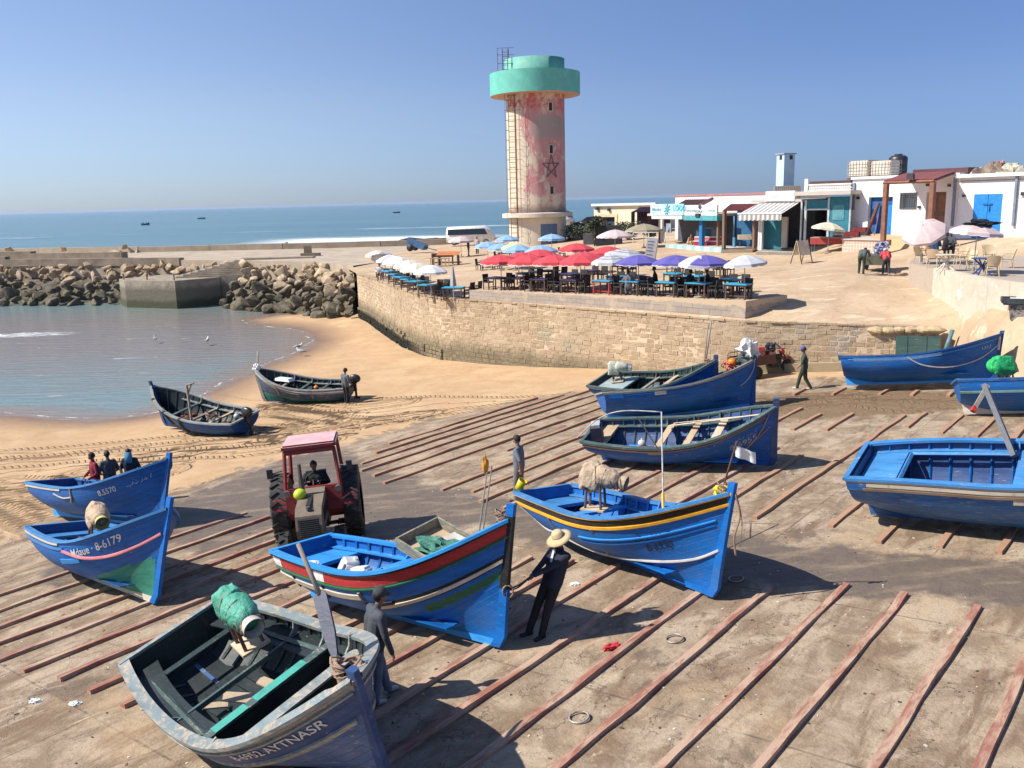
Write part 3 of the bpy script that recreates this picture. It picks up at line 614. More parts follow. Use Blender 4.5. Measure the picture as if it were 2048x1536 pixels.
LN='worn red-painted timber rail on the near concrete, right of the capped man';LL='worn red timber rail crossing the lower left concrete under the blue boats';LU='thin timber rail on the concrete beyond the wet lane, left of the anchored mast boat';LR='timber rail between the boats on the right beyond the wet lane';LS='short weathered timber rail stub below the muddy patch'
for k in range(-2,24):
    pp=-2.8-1.0*k if k<0 else None
P1=[-.7,-1.76,-2.80,-3.94,-4.97,-6.1,-7.14,-8.21,-9.27]
for pp in P1: rail(pp,3.5,15.6 if pp>-5.5 else (14.8 if pp>-8 else 14.6),LN,'red rails on the near slip',railm)
for pp,a0 in ((-10.3,6.2),(-11.25,6.1),(-12.19,6.04),(-13.14,5.92),(-14.12,5.86),(-15.14,5.8),(-16.1,5.6),(-17.06,4.6),(-17.96,3.),(-18.84,2.5),(-19.9,2.),(-21.0,2.)): rail(pp,a0,{-10.3:14.4,-11.25:14.2,-12.19:14.2,-13.14:14.2,-14.12:14.0}.get(pp,13.6),LL,'red rails on the lower left slip',railm)
for pp,a0,a1 in ((-23.6,21.5,30.5),(-22.9,20.2,31.5),(-22.2,18.9,33.),(-21.4,18.2,32.5),(-20.5,17.9,31.4),(-19.4,17.4,30.6),(-18.4,22,31),(-17.1,17.5,29.8),(-16.1,17.7,29.0),(-15.2,17.,28.2),(-14.2,16.8,27.5),(-13.2,16.9,26),(-12.2,17.,25.6),(-11.2,17.2,25.2),(-10.2,17.6,25.)): rail(pp,a0,a1,LU,'thin rails beyond the wet lane',railp if pp<-15 else railm)
for pp,a0,a1 in ((-9.2,18.4,24.4),(-8.05,18.5,30.4),(-6.33,18.6,25.5),(-5.13,18.0,25.),(-4.04,18.2,25.),(-3,18.3,25)): rail(pp,a0,a1,LR,'rails between the right hand boats',railp)
for pp,a0,a1 in ((-12.8,28.5,31),(-11.7,28,30.8),(-10.72,27.4,29.9),(-9.69,27.6,30.2),(-7.53,28.6,30.9),(-6.41,28.1,30.8),(-5.4,27.9,31),(-4.4,27.6,31),(-13.0,33.2,34.8),(-11.6,33.5,35),(-9.9,33.8,35),(-8.8,33.9,34.8),(-7.6,34,34.7),(-6.5,34,34.7)): rail(pp,a0,a1,LS,'short rail stubs by the muddy patch',railp)
# ---------------- boats ----------------
def paint(name,col,wear=(.42,.33,.23),thr=(.6,.7),dark=None,fade=None,rough=.5):
    if name in MATS:return MATS[name]
    m,t,p=newmat(name);MATS[name]=m
    tc=N(t,'ShaderNodeTexCoord');ob=tc.outputs['Object'];uvn=N(t,'ShaderNodeUVMap').outputs[0];oi=N(t,'ShaderNodeObjectInfo').outputs['Random']
    va=N(t,'ShaderNodeVectorMath',operation='ADD');t.links.new(ob,va.inputs[0]);cx=N(t,'ShaderNodeCombineXYZ');t.links.new(mth(t,'MULTIPLY',oi,31.),cx.inputs[0]);t.links.new(cx.outputs[0],va.inputs[1]);v=va.outputs[0]
    fd=fade or tuple(min(1,x*1.3+.004) for x in col);dk=dark or tuple(x*.6 for x in col)
    sv=vmap(t,v,(.35,1,2.2))
    c=mix(t,ramp(t,nz(t,sv,1.3,6,.65,.4),.42,.68),col,fd);c=mix(t,mth(t,'MULTIPLY',ramp(t,nz(t,sv,3.3,6,.7),.5,.7),.7),c,dk)
    c=mix(t,ramp(t,nz(t,vmap(t,v,(.5,1,3.)),7,8,.78,.6),*thr),c,wear)
    c=mix(t,mth(t,'MULTIPLY',ramp(t,nz(t,vmap(t,v,(2.5,2.5,.35)),2.5,6,.7),.58,.72),.35),c,(.10,.075,.05))
    c=mix(t,ramp(t,nz(t,vmap(t,v,(.3,1,3)),22,5,.8),.655,.70),c,(.50,.50,.46))
    c=mix(t,mth(t,'MULTIPLY',ramp(t,nz(t,vmap(t,v,(.6,1,1.2)),.9,4,.6),.50,.72),.5),c,tuple(.5*x+.06 for x in fd))
    c=mix(t,mth(t,'MULTIPLY',ramp(t,nz(t,vmap(t,v,(3,3,.25)),3.5,5,.7),.60,.70),.45),c,(.17,.085,.045))
    t.links.new(c,p.inputs['Base Color']);p.inputs['Roughness'].default_value=rough;p.inputs['Specular IOR Level'].default_value=.3
    sx=N(t,'ShaderNodeSeparateXYZ');t.links.new(uvn,sx.inputs[0]);pk=mth(t,'ABSOLUTE',mth(t,'SUBTRACT',mth(t,'FRACT',mth(t,'DIVIDE',sx.outputs[1],.135)),.5));sm=ramp(t,pk,.5,.46)
    b=bump(t,nz(t,sv,9,6,.7),.35,.015);b=bump(t,sm,.7,.014,b);b=bump(t,nz(t,vmap(t,v,(.2,1,2)),1.5,3,.5),.3,.05,b);t.links.new(b,p.inputs['Normal']);return m
BLUE=(.003,.100,.345);BLUE2=(.018,.10,.33);LBLUE=(.03,.26,.62)
def gsh(u,st):
    if u<.45: return 1-(1-st)*((.45-u)/.45)**2
    return 1-((u-.45)/.55)**3.2
class Hull:
    def __init__(s,L,B,hs,hm,hb,rk,st=.76,bulge=.42):
        s.L,s.B,s.hs,s.hm,s.hb,s.rk,s.st,s.bg=L,B,hs,hm,hb,rk,st,bulge
    def zg(s,u):
        if u<.35:return s.hm+(s.hs-s.hm)*((.35-u)/.35)**2
        return s.hm+(s.hb-s.hm)*((u-.35)/.65)**2
    def zk(s,u):
        z=.07
        if u<.28: z+=.30*((.28-u)/.28)**2
        return z
    def pt(s,u,dz,side,off=0.,inn=0.):
        zg,zk=s.zg(u),s.zk(u);z=max(zg-dz,zk);w=(z-zk)/(zg-zk);b=s.B/2*gsh(u,s.st)
        k=min(1,max(0,(u-.45)/.53));k=k*k*(3-2*k);w=min(max(w,0),1)
        y=b*((1-k)*(1-(1-w)**2.5)**.72+k*w**1.12)
        # slight flare of the topsides
        x=-s.L/2+u*s.L-s.rk*(1-z/s.hb)*u**4+.12*(1-w)*(1-u)**6
        if off or inn:
            y2=y+off-inn
            y=max(y2,0) if inn else y2
        return Vector((x,side*y,z))
    def nrm(s,u,dz,side):
        a=s.pt(min(u+.01,1),dz,side)-s.pt(max(u-.01,0),dz,side);b=s.pt(u,max(dz-.02,0),side)-s.pt(u,dz+.02,side)
        n=a.cross(b)*side*-1
        if n.y*side<0:n=-n
        return n.normalized() if n.length>1e-9 else Vector((0,side,0))
    def srf(s,u,dz,side,off): return s.pt(u,dz,side)+s.nrm(u,dz,side)*off
NU=44;DZ=[0,.04,.08,.12,.16,.20,.24,.28,.32,.36,.40,.44,.48,.52,.56,.60,.68,.76,.84,.92,1.0]
def us_(): return [1-(1-i/NU)**1.25 for i in range(NU+1)]
def hullrows(H,u):
    d=H.zg(u)-H.zk(u);top=[z for z in DZ];r=max(d-1.0,.0)
    top=[min(z,d) for z in top]
    return top+[min(1.0,d)+r*(i/9)**.9 for i in range(1,10)] if d>1.05 else [min(z,d)*1.0 for z in DZ[:12]]+[.44+(d-.44)*(i/18)**.95 for i in range(1,19)]
def boat(key,q,spec,label,roll_extra=0):
    x,y,th,L,B,hs,hm,hb,rk,roll=q
    H=Hull(L,B,hs,hm,hb,rk,spec.get('st',.76));root=thing(spec.get('name','fishing_boat'),label,'boat',group=spec.get('group','blue wooden fishing boats'),M=slip_M(x,y,th,spec.get('lift',.06),roll))
    if spec.get('flat'): 
        zz_=lowz([(x,y)])[0];root.matrix_world=Matrix.Translation((x,y,zz_-.03))@Matrix.Rotation(th,4,'Z')@Matrix.Rotation(roll,4,'X')
    base,inn,trim=spec['base'],spec['inner'],spec['trim'];mats=[base]+[s_[2] for s_ in spec.get('stripes',[])]+([spec['bottom'][0]] if 'bottom' in spec else [])
    US=us_();g=MB();uv=[]
    for side in(-1,1):
        V=[];bidx=len(g.v);rows=[hullrows(H,u) for u in US];nr=len(rows[0])
        for i,u in enumerate(US):
            for j in range(nr):
                g.v.append(tuple(H.pt(u,rows[i][j],side)));uv.append((u*L,rows[i][j]))
        for i in range(NU):
            for j in range(nr-1):
                a=bidx+i*nr+j;f=(a,a+nr,a+nr+1,a+1);g.f.append(f if side<0 else f[::-1])
                um=(US[i]+US[i+1])/2;dm=(rows[i][j]+rows[i][j+1])/2;mi=0
                for si,(d0,d1,_,ua,ub) in enumerate(spec.get('stripes',[])):
                    if d0<=dm<d1 and ua<=um<ub: mi=si+1
                if 'bottom' in spec and H.zg(um)-dm<spec['bottom'][1](um): mi=len(mats)-1
                g.m.append(mi)
    # transom
    r0=hullrows(H,0);n0=len(r0);a=[H.pt(0,d,-1) for d in r0];b=[H.pt(0,d,1) for d in r0];bi=len(g.v)
    g.v+=[tuple(p) for p in a+b];uv+=[(p.y,r0[i]) for i,p in enumerate(a)]+[(p.y,r0[i]) for i,p in enumerate(b)]
    for j in range(n0-1): g.f.append((bi+j,bi+j+1,bi+n0+j+1,bi+n0+j));g.m.append(0)
    g.uv=uv;g.build('hull',mats,root,True)
    # inner skin
    g=MB();zf=.26
    for side in(-1,1):
        G=[]
        for u in [.012+.955*i/34 for i in range(35)]:
            row=[]
            for k in range(11):
                zz=H.zg(u)-.01-(H.zg(u)-.01-max(zf,H.zk(u)+.08))*(k/10);row.append(H.pt(u,H.zg(u)-zz,side,inn=.05))
            row.append(Vector((row[-1].x,0,row[-1].z)));G.append(row)
        g.grid(G,flip=side<0)
    T=[[Vector((H.pt(.012,d,-1).x+.03,H.pt(.012,d,s_,inn=.05).y,H.pt(.012,d,-1).z)) for s_ in(-1,1)] for d in (0,.2,.4,.6)]
    g.grid(T);g.build('inner_planking',inn,root,False)
    # ribs
    nrb=spec.get('ribs',15);rm=spec.get('ribm',inn)
    for side in(-1,1):
        for i in range(nrb):
            u=.07+.84*i/(nrb-1);zs=[H.zg(u)-.03-(H.zg(u)-.03-max(.27,H.zk(u)+.1))*k/6 for k in range(7)]
            g=MB();g.tube([H.pt(u,H.zg(u)-z_,side,inn=.075) for z_ in zs],.028,4);g.build('rib',rm,root)
    # floor boards
    g=MB()
    for k in range(-2,3):
        wd=min(.15,H.B/2*.16)
        g.box((-.1,k*.19,.29+.006*(k%2)),(L*.62,.16,.02),m=0)
    g.build('floorboards',spec.get('floor',inn),root)
    # gunwale
    g=MB();gw=spec.get('gw',.085)
    for side in(-1,1):
        G=[]
        for u in US:
            if u>.992 and H.pt(u,0,1).y<.03: u=.992
            p=H.pt(u,0,side);t_=(H.pt(min(u+.01,1),0,side)-H.pt(max(u-.01,0),0,side)).normalized();l=Vector((-t_.y,t_.x,0)).normalized()*side
            if l.y*side<0:l=-l
            if u>.93: l=(l+Vector((0,side,0))*.0).normalized()
            i_=p-l*gw*(1 if u<.96 else .55);o_=p+l*.045
            if i_.y*side<0:i_.y=0
            G.append([o_+Vector((0,0,-.045)),o_+Vector((0,0,.012)),i_+Vector((0,0,.012)),i_+Vector((0,0,-.045)),o_+Vector((0,0,-.045))])
        g.grid(G,flip=side>0)
        g.add([G[0][k] for k in range(4)],[(0,1,2,3)])
    p=H.pt(0,0,1);g.box((p.x-.005,0,p.z-.012),(.10,p.y*2+.06,.065));g.build('gunwale',trim,root)
    # inwale shelf
    if spec.get('shelf',True):
        for side in(-1,1):
            g=MB();G=[]
            for i in range(25):
                u=.02+.78*i/24;d=.20+.05*u;p=H.pt(u,d,side,inn=.05);q_=Vector((p.x,p.y-side*(spec.get('shelfw',.15) if u<.5 else .13),p.z));
                if q_.y*side<0.02:q_.y=.02*side
                G.append([p,q_,q_-Vector((0,0,.03)),p-Vector((0,0,.03))])
            g.grid(G,flip=side>0)
            g.build('side_bench',trim if spec.get('shelftrim',True) else inn,root)
    # stem post
    g=MB();V=[];sw=.055;hp=hb+spec.get('post',.2);ns_=12
    for k in range(ns_+1):
        z=hp*k/ns_;xb=L/2-rk*(1-z/hb);ext=.045+.05*(1-k/ns_)**3
        if z<.12: xb-=.10*(1-z/.12)
        V+=[(xb-.10,-sw,z),(xb-.10,sw,z),(xb+ext,sw*.75,z),(xb+ext,-sw*.75,z)]
    Fs=[(k*4+j,k*4+(j+1)%4,(k+1)*4+(j+1)%4,(k+1)*4+j) for k in range(ns_) for j in range(4)]+[(3,2,1,0),(ns_*4,ns_*4+1,ns_*4+2,ns_*4+3)]
    g.add(V,Fs);sb=spec.get('stemband')
    if sb:
        for k in range(ns_):
            if sb[0]<=hp*(k+.5)/ns_<sb[1]:
                for j in range(4): g.m[k*4+j]=1
    g.build('stem_post',[spec.get('stem',base)]+([sb[2]] if sb else []),root)
    # keel and stern skeg
    g=MB();pz=[(-L/2+.22,0),(L/2-rk-.1,0),(L/2-rk-.1,.12),(-L/2+L*.28,.10),(-L/2+.15,.42)]
    n=len(pz);V=[(a_,s_*.03,b_) for s_ in(-1,1) for a_,b_ in pz];g.add(V,[tuple(range(n)),tuple(range(n,2*n))[::-1]]+[(i,n+i,n+(i+1)%n,(i+1)%n) for i in range(n)]);g.build('keel',spec.get('keel',base),root)
    # thwarts
    for (u,wd,mt) in spec.get('thwarts',[]):
        d=.22;p=H.pt(u,d,1,inn=.04)
        if spec.get('bulk') and u>.4:
            g=MB();V=[];zs=[p.z-.02-(p.z-.30)*k/6 for k in range(7)];G=[[H.pt(u,H.zg(u)-z_,-1,inn=.06),H.pt(u,H.zg(u)-z_,1,inn=.06)] for z_ in zs];g.grid([[Vector((p.x,a_.y,a_.z)) for a_ in r_] for r_ in G]);g.grid([[Vector((p.x+.03,a_.y,a_.z)) for a_ in r_] for r_ in G],0,True);g.build('bulkhead',inn,root)
        g=MB();g.box((p.x,0,p.z),(wd,2*p.y,.035));g.box((p.x,0,p.z-.045),(.04,2*p.y-.06,.05));g.build('thwart',mt,root)
        for side in(-1,1):
            g=MB();pg=H.pt(u,0,side,inn=.06);g.prism([(0,0),(.0,.2),(-.06,.22),(-.12,.08),(-.22,0)],-.015,.015,M=Matrix.Translation((p.x-wd/2-.02,pg.y-side*.0,p.z+.01))@Matrix(((0,0,1,0),(1*-side*-1,0,0,0),(0,1,0,0),(0,0,0,1))))
            g.build('knee',trim,root)
    if 'deck' in spec:
        for (ua,ub,d,mt) in spec['deck']:
            g=MB();G=[]
            for i in range(9):
                u=ua+(ub-ua)*i/8;p=H.pt(u,d,1,inn=.05);G.append([Vector((p.x,-p.y,p.z)),Vector((p.x,-p.y*.33,p.z+.004)),Vector((p.x,p.y*.33,p.z+.004)),Vector((p.x,p.y,p.z))])
            g.grid(G,flip=False);e=G[-1];g.add([e[0],e[3],e[3]-Vector((0,0,.07)),e[0]-Vector((0,0,.07))],[(0,1,2,3)]);e=G[0];g.add([e[0],e[3],e[3]-Vector((0,0,.07)),e[0]-Vector((0,0,.07))],[(3,2,1,0)])
            g.build('deck_planks',mt,root)
    # rubbing strakes (proud strips)
    for (d,wd,tk,ua,ub,mt) in spec.get('wales',[]):
        for side in(-1,1):
            g=MB();G=[]
            for i in range(33):
                u=ua+(ub-ua)*i/32;a_=H.srf(u,d,side,-.01);a1=H.srf(u,d,side,tk);b1=H.srf(u,d+wd,side,tk);b_=H.srf(u,d+wd,side,-.01);G.append([a_,a1,b1,b_])
            g.grid(G,flip=side>0);g.add(G[0],[(0,1,2,3)]);g.add(G[-1],[(3,2,1,0)])
            g.build('rubbing_strake',mt,root)
    for (u,d,w_,h_,mt) in spec.get('patches',[]):
        for side in(-1,1):
            g=MB();G=[[H.srf(u+w_*i/6/L,d,side,-.01),H.srf(u+w_*i/6/L,d,side,.035),H.srf(u+w_*i/6/L,d+h_,side,.035),H.srf(u+w_*i/6/L,d+h_,side,-.01)] for i in range(7)]
            g.grid(G,flip=side>0);g.add(G[0],[(0,1,2,3)]);g.add(G[-1],[(3,2,1,0)])
            g.build('fender_block',mt,root)
    for (side,P_,r,mt) in spec.get('ropes',[]):
        pts=[H.srf(u,d,side,.02) for u,d in P_];g=MB();g.tube([Vector(v_) for v_ in smooth3(pts)],r,6);g.build('rope',mt,root)
    for (txt,side,u0_,d,h_,mt,dirn,slope) in spec.get('text',[]): hulltext(H,root,txt,side,u0_,d,h_,mt,slope)
    for (strokes,side,u0_,d,h_,mt,slope) in spec.get('ink',[]):
        g=MB()
        for S in strokes:
            pts=[H.srf(u0_+(1 if side<0 else -1)*px*h_/L,d-slope*px*h_-(py)*h_,side,.006) for px,py in S]
            g.tube(smooth3(pts,3),h_*.055,5)
        g.build('lettering',mt,root)
    root['_k']=key
    return root,H
def smooth3(P,n=5):
    P=[Vector(p) for p in P];out=[]
    if len(P)<3:return P
    for i in range(len(P)-1):
        p0=P[max(i-1,0)];p1=P[i];p2=P[i+1];p3=P[min(i+2,len(P)-1)]
        for k in range(n):
            t=k/n;out.append(.5*((2*p1)+(-p0+p2)*t+(2*p0-5*p1+4*p2-p3)*t*t+(-p0+3*p1-3*p2+p3)*t**3))
    out.append(P[-1]);return out
def textmesh(txt,size,res=3,shear=0.):
    cu=bpy.data.curves.new('t','FONT');cu.body=txt;cu.size=size;cu.resolution_u=res;cu.shear=shear;cu.offset=size*.012
    o=bpy.data.objects.new('t',cu);C.objects.link(o);bpy.context.view_layer.update();dg=bpy.context.evaluated_depsgraph_get();me=bpy.data.meshes.new_from_object(o.evaluated_get(dg))
    bpy.data.objects.remove(o);bpy.data.curves.remove(cu);return me
def hulltext(H,root,txt,side,u0_,d,h_,mt,slope):
    me=textmesh(txt,h_*1.4)
    bm=bmesh.new();bm.from_mesh(me)
    bmesh.ops.subdivide_edges(bm,edges=[e for e in bm.edges if e.calc_length()>h_*.35],cuts=2)
    bmesh.ops.triangulate(bm,faces=bm.faces)
    for v in bm.verts:
        u=u0_+(v.co.x if side<0 else -v.co.x)/H.L;u=min(u,.985)
        v.co=H.srf(u,max(.01,d-v.co.y-slope*v.co.x),side,.009)
    bm.to_mesh(me);bm.free();me.materials.clear();me.materials.append(mt);o=bpy.data.objects.new('lettering',me);C.objects.link(o);o.parent=root
pB=paint('blue_paint',BLUE);pB3=paint('blue_paint_bright',(.003,.118,.405),thr=(.63,.71));pBd=paint('blue_paint_dark',(.005,.065,.22));pBf=paint('blue_paint_faded',(.015,.10,.30),wear=(.30,.30,.26),thr=(.54,.68),fade=(.05,.16,.34))
pBn=paint('navy_paint',(.018,.055,.17),thr=(.6,.7),fade=(.05,.10,.23));pL=paint('light_blue_paint',LBLUE,thr=(.62,.7));pLf=paint('pale_blue_paint',(.05,.21,.46),wear=(.42,.38,.30),thr=(.57,.70))
pG=paint('green_paint',(.03,.22,.15));pGd=paint('dark_green_paint',(.025,.13,.06));pK=paint('black_paint',(.015,.015,.017),wear=(.25,.22,.18));pR=paint('red_paint',(.42,.03,.03),wear=(.55,.4,.3));pW=paint('white_paint',(.72,.71,.68));pY=paint('yellow_paint',(.70,.36,.03),thr=(.66,.74))
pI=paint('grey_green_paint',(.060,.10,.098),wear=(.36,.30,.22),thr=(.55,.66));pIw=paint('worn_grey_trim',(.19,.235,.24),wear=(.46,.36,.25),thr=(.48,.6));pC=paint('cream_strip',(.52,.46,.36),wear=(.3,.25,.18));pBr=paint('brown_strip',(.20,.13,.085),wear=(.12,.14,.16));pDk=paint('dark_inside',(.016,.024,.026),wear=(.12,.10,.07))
wood=mat('bare_wood',(.50,.37,.235),.85,(.38,.27,.17),2.5,bs=18,stretch=(1,.3,1),col3=(.24,.17,.11));wood2=mat('pale_wood',(.60,.47,.32),.85,(.45,.34,.22),2.5,bs=18,stretch=(1,.3,1));oldw=mat('grey_wood',(.28,.245,.20),.9,(.18,.15,.12),3,bs=18,stretch=(1,.3,1))
teal=mat('teal_paint',(.05,.33,.26),.6,(.04,.24,.19));inkW=mat('white_lettering',(.62,.62,.60),.7,(.45,.48,.52),9,(.5,.7),bmp=0);inkK=mat('black_lettering',(.02,.025,.04),.7,bmp=0);inkG=mat('grey_lettering',(.30,.36,.45),.7,(.15,.2,.3),9,bmp=0)
ropeW=mat('pale_rope',(.48,.46,.42),.9,bs=80);ropeT=mat('tan_rope',(.34,.22,.15),.9,bs=80);ropeK=mat('dark_rope',(.05,.045,.04),.9,bs=80);pink=mat('pink_strap',(.62,.22,.24),.8,(.5,.16,.18))
BP={
'B1':(-3.36,11.5,-0.79,5.72,2.52,1.06,0.97,2.06,0.300,0.26),
'B2':(-2.206,15.307,-0.676,5.586,1.994,1.093,1.08,2.28,0.346,-0.089),
'B3':(2.243,17.283,-1.02,6.05,2.119,1.000,1.06,2.05,0.421,-0.10),
'B4':(-9.25,18.7,-0.71,5.3,2.02,1.03,1.04,2.08,0.42,-0.2),
'B5':(-11.75,24.15,-0.53,5.4,2.02,1.04,1.015,1.93,0.29,-.2),
'B6':(5.881,34.321,-0.72,5.629,2.094,1.003,0.986,1.95,0.300,0.200),
'B7':(6.312,31.931,0.094,6.047,2.105,1.106,1.02,1.80,0.341,-0.20),
'B8':(5.013,24.922,-0.487,5.610,2.125,1.014,0.969,1.85,0.260,0.231),
'B9':(10.65,17.1,-0.597,6.85,2.56,1.30,1.42,2.2,0.28,0.138),
'B10':(17.3,26.8,-0.36,6.2,2.13,1.08,1.05,2.0,0.300,-0.26),
'B11':(15.55,32.95,-0.37,5.68,2.03,1.10,1.02,1.78,0.33,-0.24),
'B12':(-13.683,38.015,2.576,5.904,2.075,1.041,0.987,1.95,0.317,-0.164),
'B13':(-10.55,44.0,2.9,5.3,2.0,1.06,0.98,1.82,0.388,-0.101)}
BT={}
def arab(kind):
    if kind=='a': return [[(0,.0),(.5,-.05),(1.2,0),(1.4,.5)],[(1.4,.5),(1.7,.0),(2.2,.0),(2.4,.3)],[(2.9,-.25),(3.2,.0),(3.3,.35)],[(3.6,.0),(3.8,.4),(4.1,.1),(3.8,-.05)],[(4.7,0),(4.8,.9)],[(.6,-.35),(.75,-.3)],[(2.,.55),(2.15,.6)]]
    if kind=='b': return [[(0,.1),(.2,-.3),(.9,-.3),(1.3,.0),(1.0,.5)],[(.5,.9),(1.4,.0)],[(1.3,.0),(2.6,.05),(2.9,.35)],[(2.9,.0),(3.4,.05),(3.6,.35),(3.9,.05),(4.2,.35),(4.5,.05),(5.3,.1),(5.5,.45),(5.2,.5),(5.2,.2)],[(2.,-.3),(2.2,-.28)]]
    return [[(0,.4),(.1,0),(.6,-.1),(.8,.3),(.4,.4)],[(1.1,.5),(1.3,.1),(1.1,-.25)],[(1.7,.5),(1.9,.1),(1.7,-.3)]]
# B1 near grey-green boat
BT['B1'],H1=boat('B1',BP['B1'],dict(base=paint('hull_slate_blue',(.05,.11,.26),wear=(.40,.38,.34),thr=(.56,.68),fade=(.15,.21,.36)),inner=pDk,ribm=pI,trim=pIw,stem=pBn,gw=.13,st=.74,post=.10,floor=pDk,bulk=True,shelfw=.42,shelftrim=False,  # inner skin and floor near-black: the hold's shadow is put into their colour
  stripes=[(0,.04,pBr,0,1),(.04,.16,pIw,0,1),(.16,.52,pBn,.5,1),(.16,.40,pIw,0,.5)],wales=[(.015,.04,.035,0,1,pBr),(.15,.03,.03,0,.99,pIw),(.53,.06,.035,.45,.98,pIw)],
  thwarts=[(.50,.16,pI),(.66,.20,pIw),(.34,.05,pI)],deck=[(.80,.95,.25,wood2)],
  text=[('8-6952 AYTNASR',-1,.665,.38,.145,inkW,1,.0),('8-6952',1,.93,.42,.16,inkW,1,.0)],ribs=17),'weathered grey-green open boat lettered AYTNASR in the near left foreground')
BT['B2'],H2=boat('B2',BP['B2'],dict(base=pB3,inner=pB,trim=pL,stem=pB3,stemband=(1.05,2.22,pK),post=.22,keel=pL,gw=.10,ribm=pL,
  stripes=[(0,.08,pK,0,1),(.08,.28,pR,.06,1),(.08,.28,pW,0,.07),(.08,.28,pW,.27,.34),(.28,.33,pGd,0,1),(.60,.74,pK,.56,1),(.86,1.0,pGd,.72,1)],
  wales=[(.03,.04,.045,0,1,pK),(.42,.09,.03,.0,.50,pC),(.60,.05,.03,.50,.62,pK),(.66,.06,.03,.50,.985,pC),(.30,.025,.03,0,1,pGd)],
  thwarts=[(.42,.18,pL),(.62,.2,pL)],deck=[(.0,.16,.25,pL),(.86,.97,.12,pB3)],
  ropes=[(-1,[(.13,.36),(.13,.6)],.02,ropeK),(-1,[(.31,.34),(.312,.62)],.02,ropeK),(-1,[(.50,.36),(.50,.78)],.035,oldw)]),'blue boat with red, green and black stripes being hauled beside the red tractor')
BT['B3'],H3=boat('B3',BP['B3'],dict(base=pB3,inner=pB3,trim=pLf,stem=pB3,post=.16,keel=pB3,gw=.10,ribm=pL,
  stripes=[(0,.08,pY,0,1),(.08,.20,pK,0,1),(.20,.28,pY,0,1)],
  wales=[(.01,.05,.04,0,1,pY),(.205,.05,.035,0,1,pY),(.46,.025,.025,.45,.97,pL),(.56,.025,.02,.45,.97,pB)],
  thwarts=[(.32,.22,pL),(.52,.16,pL)],deck=[(.0,.15,.25,pLf),(.88,.97,.1,pLf)],
  ropes=[(-1,[(.02,.3),(.07,.62),(.16,.70),(.28,.62)],.028,ropeW),(-1,[(.28,.62),(.40,.78),(.55,.86),(.75,1.0),(.90,1.12),(.99,1.10)],.028,ropeW),(-1,[(.28,.26),(.28,.62)],.03,oldw),(-1,[(.54,.24),(.54,.86)],.04,oldw)],
  ink=[(arab('b'),-1,.71,.50,.14,inkK,.0)],text=[('8-6530',-1,.74,.78,.15,inkK,1,0)]),'bright blue boat with yellow and black rim stripes, white flag at bow')
BT['B4'],H4=boat('B4',BP['B4'],dict(base=pB,inner=pBd,trim=pLf,stem=pB3,post=.2,keel=pC,gw=.09,ribm=pL,stripes=[(.0,.2,pBf,0,.4)],bottom=(pG,lambda u:.20+max(0,u-.55)*1.9 if u<.97 else 0),
  wales=[(.03,.07,.035,0,.46,pC),(.15,.05,.03,.0,.5,pLf)],patches=[(.46,.40,.75,.09,pL)],thwarts=[(.5,.16,pL),(.3,.16,pL)],deck=[(0,.12,.2,pLf)],
  ropes=[(-1,[(.50,.22),(.62,.40),(.75,.52),(.88,.56),(.985,.52)],.035,pink)],text=[('Mdaue · 8-6179',-1,.56,.36,.17,inkW,1,.02),('8-6179',1,.96,.40,.16,inkG,1,0)]),'blue boat with green bottom and pink strap lettered 8-6179, left edge')
BT['B5'],H5=boat('B5',BP['B5'],dict(base=pB,inner=pBd,trim=pLf,stem=pB,post=.14,keel=pL,gw=.07,wales=[(.05,.06,.03,.0,.38,pC)],thwarts=[(.5,.15,pB)],
  ropes=[(-1,[(.32,.20),(.40,.30),(.48,.28)],.02,ropeW),(-1,[(.47,.02),(.475,.3),(.46,.42)],.03,ropeT)],text=[('8.5570',-1,.66,.38,.15,inkW,1,0)],ink=[(arab('a'),-1,.82,.36,.13,inkW,0)]),'blue boat lettered 8.5570 at the edge of the sand with three men behind it')
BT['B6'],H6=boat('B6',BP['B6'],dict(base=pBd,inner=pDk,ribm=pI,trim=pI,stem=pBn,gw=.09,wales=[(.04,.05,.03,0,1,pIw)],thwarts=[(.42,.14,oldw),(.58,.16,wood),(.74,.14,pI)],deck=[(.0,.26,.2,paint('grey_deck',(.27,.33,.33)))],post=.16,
  ink=[(arab('b'),-1,.74,.36,.10,inkG,0)],text=[('8-5591',-1,.84,.52,.12,inkG,1,0)]),'dark blue boat with a silver drum winch, rear of the pair near the wall')
BT['B7'],H7=boat('B7',BP['B7'],dict(base=pB,inner=pBd,trim=pIw,stem=pBd,post=.05,gw=.08,keel=pL,stripes=[(0,.10,pIw,0,.55),(0,.08,pBd,.55,1)],wales=[(.03,.06,.03,0,1,pIw),(.13,.03,.02,0,1,pB)],patches=[(.03,.10,.5,.14,pB),(.30,.10,.42,.12,pIw)],thwarts=[(.5,.15,pB)],
  ropes=[(-1,[(.88,.72),(.93,.66),(.965,.5),(.985,.3),(.985,.05)],.022,ropeW)]),'plain blue boat with an orange crate in its bow, front of a pair')
